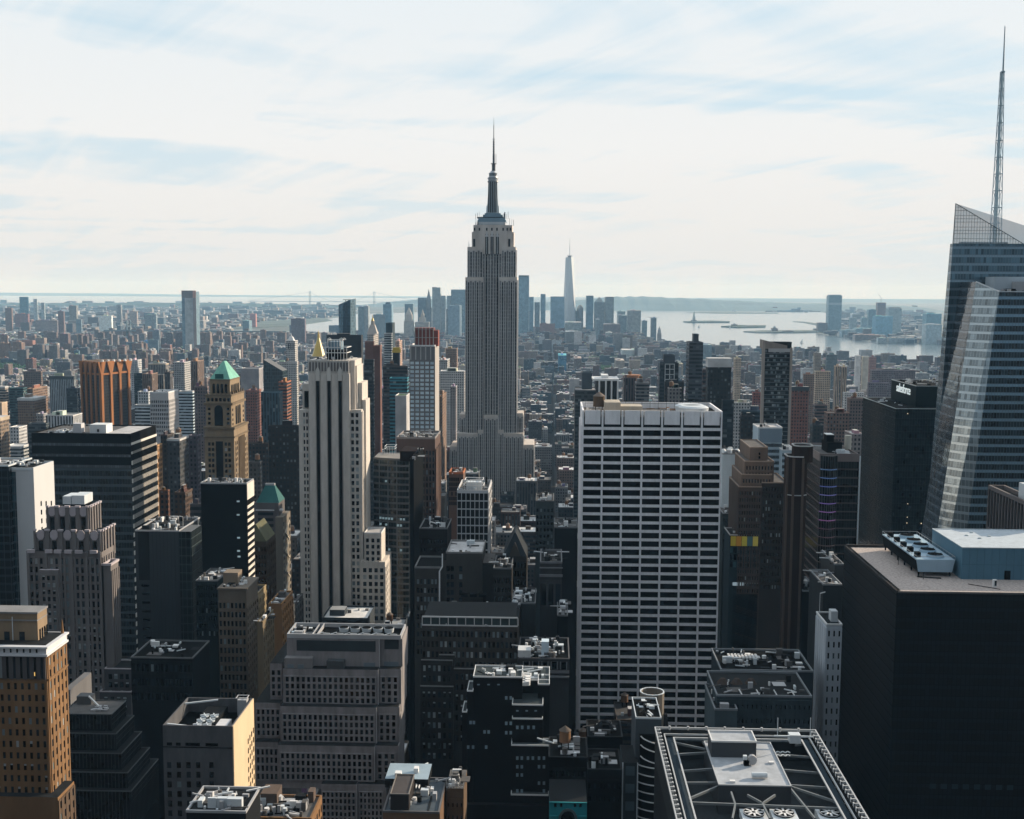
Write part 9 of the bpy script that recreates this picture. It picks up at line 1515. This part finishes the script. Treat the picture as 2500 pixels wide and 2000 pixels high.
PARKS = [(X_(-80, 900, 3700), X_(118, 900, 3700), 3350, 3820), (X_(120, 895, 3900), X_(170, 895, 3900), 3850, 4000), (X_(632, 860, 4900), X_(662, 860, 4900), 4500, 5000), (X_(1470, 905, 3700), X_(1500, 905, 3700), 3500, 3900), (X_(1440, 880, 4400), X_(1530, 880, 4400), 4300, 4450), (X_(160, 840, 5200), X_(250, 845, 5200), 5150, 5400)]
while y < 6300:
    for row in (0, 1):
        y0 = y + row * 31; x = -.50 * (y + 400) - 40; xe = .42 * (y + 400) + 60; w0 = 1 + y / 5200
        while x < xe:
            w = rs.uniform(8, 24) * w0; d = rs.uniform(22, 29)
            if (x + 20000) % 270 < 26 and y < 5000: x += 26; continue
            px, py = proj((x, y0, 20))
            if y < 1250: h = rs.choice((rs.uniform(18, 40), rs.uniform(30, 62)))
            elif y < 2200: h = rs.choice((rs.uniform(14, 30), rs.uniform(22, 50)))
            elif y < 5000: h = rs.uniform(11, 27) if rs.random() < .86 else rs.uniform(25, 55)
            else: h = rs.uniform(14, 40) if 980 < px < 1560 else rs.uniform(10, 28)
            if 1300 < px < 1580 and y > 4700: h *= 1.7
            if y < 1300 and px < 1300: h *= 1.2
            inpark = any(a < x + w and x < b_ and c < y0 + d and y0 < e for a, b_, c, e in PARKS)
            if not inpark and not wet(x, y0) and not wet(x + w, y0 + d) and free(x, x + w - .6, y0, y0 + d): k_ = .3 if y < 1200 else (.65 if y < 2400 else (1 if y < 4600 else 1.35)); LOTS.append((x, x + w - rs.choice((.3, .3, 3)), y0, y0 + d, h, tuple(v * k_ for v in pal()), rs.choice((.2, .2, .2, .2, .45, .75, 0)), rs.choice(RPAL)))  # wall colours carry canyon shade when near, haze brightness when far
            x += w
    y += 80 if y < 5000 else 86
# housing towers sprinkled among the low lots on the left
for _ in range(90):
    Y_ = rs.uniform(3600, 6000); x = rs.uniform(-.46, -.24) * Y_
    if not wet(x, Y_) and free(x, x + 30, Y_, Y_ + 20): LOTS.append((x, x + rs.uniform(18, 40), Y_, Y_ + 18, rs.uniform(38, 68), rs.choice(((.19, .13, .11), (.22, .16, .14), (.16, .14, .14))), .2, (.2, .2, .2)))
while y < 19000:
    x = -.52 * y; st = y * .012
    while x < .30 * y:
        w = rs.uniform(.4, 1.6) * st * .5; px, py = proj((x, y, 0)); x += w + st * .12
        if wet(x, y) or wet(x + w, y + 30): continue
        if px > 830 and (y < 15000 and px < 1500): continue
        if px > 2320 or (px > 1500 and y < 6600): continue
        if px > 830 and y > 15000 and px < 1600: continue
        if rs.random() < .45: continue
        h = rs.uniform(8, 20) if rs.random() < .9 else rs.uniform(25, 60); LOTS.append((x, x + w, y, y + rs.uniform(20, 60), h, pal(), .2 if rs.random() < .6 else 0, rs.choice(RPAL[2:])))
    y += y * .011
# what each lot shows in the picture: go from near to far and keep the skyline of what stands before it
sky_ = [2000.0] * 2500
def vis(x0, x1, Y0, Y1, z):
    a = proj((x0, Y0, z)); b_ = proj((x1, Y0, z)); c = proj((x0, Y1, z)); d = proj((x1, Y1, z)); xl = int(max(0, min(a[0], c[0]))); xr = int(min(2499, max(b_[0], d[0]))); top = min(a[1], c[1]); s = 0
    for k in range(xl, xr + 1):
        if sky_[k] > top: s += sky_[k] - top; sky_[k] = top
    return s, (a[0] + b_[0]) / 2, top
HER = []
for o in ROOTS:
    xs_, ys_, zt = [], [], 0
    for c in o.children:
        if c.type == 'MESH' and c.name.split('.')[0] in ('wall', 'wall_block', 'tier', 'facade', 'terrace'):
            vv = c.data.vertices; xs_ = [v.co.x for v in vv]; ys_ = [v.co.y for v in vv]; HER.append((min(ys_) + o.location.y, min(xs_) + o.location.x, max(xs_) + o.location.x, max(ys_) + o.location.y, max(v.co.z for v in vv) + o.location.z))
ev = [(h[0], 0, h) for h in HER] + [(l[2], 1, i) for i, l in enumerate(LOTS)]
ev.sort(key=lambda e: (e[0], e[1])); SC = []
for _, k, q in ev:
    if k == 0: vis(q[1], q[2], q[0], q[3], q[4])
    else:
        l = LOTS[q]; s, cx_, top = vis(l[0], l[1], l[2], l[3], l[4]); SC.append((s, q, cx_, top))
SC.sort(reverse=True)
NI = 150
IND = {q: (cx_, top) for s, q, cx_, top in SC[:NI] if s > 60}
def cname(c):
    r_, g_, b_ = c; v = (r_ + g_ + b_) / 3
    if v > .36: return 'whitish'
    if r_ > g_ * 1.7: return 'brick-red'
    if r_ > g_ * 1.3: return 'brown' if v < .19 else 'tan'
    if b_ > r_ * 1.1: return 'slate-grey'
    return 'dark grey' if v < .15 else ('grey' if v < .3 else 'pale stone')
LM = [(258, 1000, 'the fluted orange tower'), (545, 1050, 'the copper-roofed tower'), (800, 1200, 'the cream striped tower'), (1030, 950, 'the white windowed tower'), (1203, 900, 'the tallest skyscraper'), (1590, 1200, 'the big white slab'), (1900, 960, 'the black balcony tower'), (2160, 1100, 'the green glass tower'), (1870, 1150, 'the beige stepped building'), (200, 1150, 'the banded office block'), (388, 1010, 'the gridded grey block'), (1391, 760, 'the tapering needle tower'), (460, 780, 'the slender construction tower'), (715, 850, 'the white clock tower'), (1155, 1300, 'the slim white grid tower'), (120, 930, 'the white-finned low block'), (1700, 900, 'the charcoal stepped tower')]
ORD = 'first second third fourth fifth sixth seventh eighth ninth tenth eleventh twelfth'.split()
kinds = {}
for q, (cx_, top) in IND.items():
    l = LOTS[q]; lm = min(LM, key=lambda a: abs(a[0] - cx_) + .8 * abs(a[1] - top)); side = 'left of' if cx_ < lm[0] - 25 else ('right of' if cx_ > lm[0] + 25 else 'near'); rowd = 'far' if l[2] > 2600 else ('mid-distance' if l[2] > 1400 else 'near')
    size = 'tall' if l[4] > 45 else ('mid-rise' if l[4] > 26 else 'low'); kinds.setdefault((rowd, size, cname(l[5]), side, lm[2]), []).append((cx_, q))
LB = {}
for k, v in kinds.items():
    v.sort()
    for i, (cx_, q) in enumerate(v):
        if len(v) == 1: LB[q] = '%s %s %s block %s %s' % k
        else: LB[q] = '%s %s %s block %s %s, %s from the left' % (*k, ORD[i] if i < 12 else 'later')
def dress(m, x0, x1, y0, y1, z, c, rr, near):
    w, d = x1 - x0, y1 - y0
    if near or rs.random() < .6: u = x0 + rs.uniform(.1, .6) * w; v = y0 + rs.uniform(.2, .6) * d; s_ = min(w, d) * rs.uniform(.18, .34); m.box(u, u + s_, v, v + s_, z, z + rs.uniform(2.2, 4.5), (*[min(.6, k * rs.uniform(.8, 1.8)) for k in c], 0), (*rs.choice(RPAL), 0))
    if near:
        for _ in range(rs.randrange(2, 6)): u = rs.uniform(x0, x1 - 2); v = rs.uniform(y0, y1 - 2); m.box(u, u + rs.uniform(.8, 3), v, v + rs.uniform(.8, 2.5), z, z + rs.uniform(.6, 1.8), (*rs.choice(RPAL), 0))
REST = [MB(), MB(), MB()]
for i, (x0, x1, y0, y1, h, c, md, rf) in enumerate(LOTS):
    if i in IND:
        r = thing('city_building', LB[i], 'building', (x0 + x1) / 2, y0, 0, 'low and mid-rise city buildings'); 
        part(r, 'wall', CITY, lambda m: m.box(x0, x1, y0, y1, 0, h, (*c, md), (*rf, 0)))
        part(r, 'parapet', CITY, lambda m: m.frame(x0 - .1, x1 + .1, y0 - .1, y1, h, h + 1, .4, col=(*[min(.6, k * 1.4) for k in c], 0)))
        part(r, 'roof_bulkhead', CITY, lambda m: dress(m, x0, x1, y0, y1, h, c, rf, True))
        if y0 < 2600 and rs.random() < .6: tank(r, rs.uniform(x0 + 3, x1 - 3), rs.uniform(y0 + 5, y1 - 4), h, 1.9, 3.4, 2.5)
        if y0 < 2000: part(r, 'cornice', CITY, lambda m: m.box(x0, x1, y0 - .7, y0 - .1, h - .9, h + .2, (*[min(.6, k * 1.3) for k in c], 0)))
    else:
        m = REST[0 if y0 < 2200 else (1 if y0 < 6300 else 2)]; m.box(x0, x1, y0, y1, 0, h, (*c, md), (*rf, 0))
        if y0 < 6300: m.box(x0, x1, y0 - .3, y0, h - .6, h + .9, (*[min(.6, k * 1.4) for k in c], 0)); dress(m, x0, x1, y0, y1, h, c, rf, y0 < 3600)
        if y0 < 2600 and rs.random() < .4: u, v = rs.uniform(x0 + 2, x1 - 2), rs.uniform(y0 + 3, y1 - 3); m.cyl(u, v, h + 2, h + 5.5, 1.8, 1.8, 8, (.16, .10, .07, 0)); m.cyl(u, v, h + 5.5, h + 7, 2, .1, 8, (.12, .1, .09, 0))
for m, n in zip(REST, ('near_rooftops', 'city_rooftops', 'far_suburbs')):
    o = m.build(n, CITY); o['kind'] = 'stuff'; o['label'] = {'near_rooftops': 'packed lower rooftops between the nearer towers', 'city_rooftops': 'dense low rooftops stretching into the haze', 'far_suburbs': 'faint far suburbs below the horizon'}[n]; o['category'] = 'rooftops'
# trees of the parks: masses of leaf clumps
tm = stone((.045, .095, .045), .95, .5, False, .3); m = MB()
for a, b_, c, d in PARKS:
    for _ in range(int(min(900, (b_ - a) * (d - c) / 40))):
        x, y_ = rs.uniform(a, b_), rs.uniform(c, d); rr = rs.uniform(4, 8); z = rs.uniform(5, 12)
        for _ in range(3):
            ox, oy, oz = rs.uniform(-3, 3), rs.uniform(-3, 3), rs.uniform(-2, 4); m.cyl(x + ox, y_ + oy, z + oz - 3, z + oz + 1, rr * .4, rr * .62, 6); m.cyl(x + ox, y_ + oy, z + oz + 1, z + oz + 4, rr * .62, rr * .15, 6)
o = m.build('park_trees', tm); o['kind'] = 'stuff'; o['label'] = 'dark green tree masses of the city parks'; o['category'] = 'trees'
# ================================================================ unseen neighbours and the viewpoint's own tower, added to block sky and sun
for l, a, b_, c, d, z in (('added unseen limestone slab tower directly under the viewpoint', -75, 75, -130, -6, 256), ('added unseen stone slab right of the viewpoint', 62, 120, 20, 95, 206), ('second added unseen stone slab right of the viewpoint', 105, 165, 115, 190, 205), ('third added unseen stone slab right of the viewpoint', 150, 205, 215, 290, 180), ('unseen stone block left of the viewpoint', -140, -85, 15, 90, 190), ('unseen masonry block further left of the viewpoint', -215, -140, 110, 190, 170), ('unseen masonry tower left beyond the frame', -255, -190, 225, 290, 165), ('unseen office tower left beyond the frame near the banded office', -360, -260, 330, 430, 170), ('unseen stone tower behind the viewpoint, far left', -420, -290, -160, 30, 240), ('unseen stone tower behind the viewpoint, far right', 290, 420, -160, 30, 220), ('unseen glass tower behind the viewpoint left', -260, -120, -220, -40, 230), ('unseen glass tower behind the viewpoint right', 110, 260, -220, -40, 240), ('unseen office tower right beyond the frame', 262, 330, 360, 440, 190)):
    r = thing('unseen_neighbour_tower', l, 'office tower', (a + b_) / 2, c, 0, 'unseen sky-blocking towers around the viewpoint'); part(r, 'wall', CITY, lambda m: m.box(a, b_, c, d, 0, z, (.10, .09, .085, .75), (.1, .1, .1, 0)))
    part(r, 'parapet', stone((.12, .11, .10)), lambda m: m.frame(a, b_, c, d, z, z + 1, .5))  # parapet of the added unseen tower
# streets: avenues and cross streets as dark sheets with painted lines
asp = stone((.030, .031, .033), .9, .3, False, .2); ln = stone((.5, .5, .48), .8); mk = MB(); lm_ = MB()
for k in range(-6, 6):
    x = k * 270 - 20000 % 270 + 0; x = math.floor((-20000 + 270 * (74 + k)) / 1) + 0.0; mk.box(x - 20000 * 0, x + 26, 200, 5000, 0, .05)
    for j in range(60): lm_.box(x + 8.9, x + 9.1, 300 + j * 40, 312 + j * 40, .055, .06); lm_.box(x + 17.4, x + 17.6, 300 + j * 40, 312 + j * 40, .055, .06)
mk.build('avenues', asp)['kind'] = 'structure'; lm_.build('lane_markings', ln)['kind'] = 'structure'
# ================================================================ haze
hm = bpy.data.materials.new('haze_air'); hm.use_nodes = True; t = hm.node_tree; t.nodes.clear(); vo = t.nodes.new('ShaderNodeVolumePrincipled'); vo.inputs['Color'].default_value = (.36, .66, 1.0, 1); vo.inputs['Absorption Color'].default_value = (1, 1, 1, 1); vo.inputs['Density'].default_value = 3.5e-5; vo.inputs['Anisotropy'].default_value = 0; oo = t.nodes.new('ShaderNodeOutputMaterial'); t.links.new(vo.outputs[0], oo.inputs['Volume'])
m = MB(); m.box(-61000, 61000, -3200, 46000, -5, 470); o = m.build('haze', hm); o['kind'] = 'stuff'
print([o['label'] for o in ROOTS if not 4 <= len(o['label'].split()) <= 16]); print('objs', len(bpy.data.objects)); print('things', len(ROOTS), 'lots', len(LOTS), 'ind', len(IND))
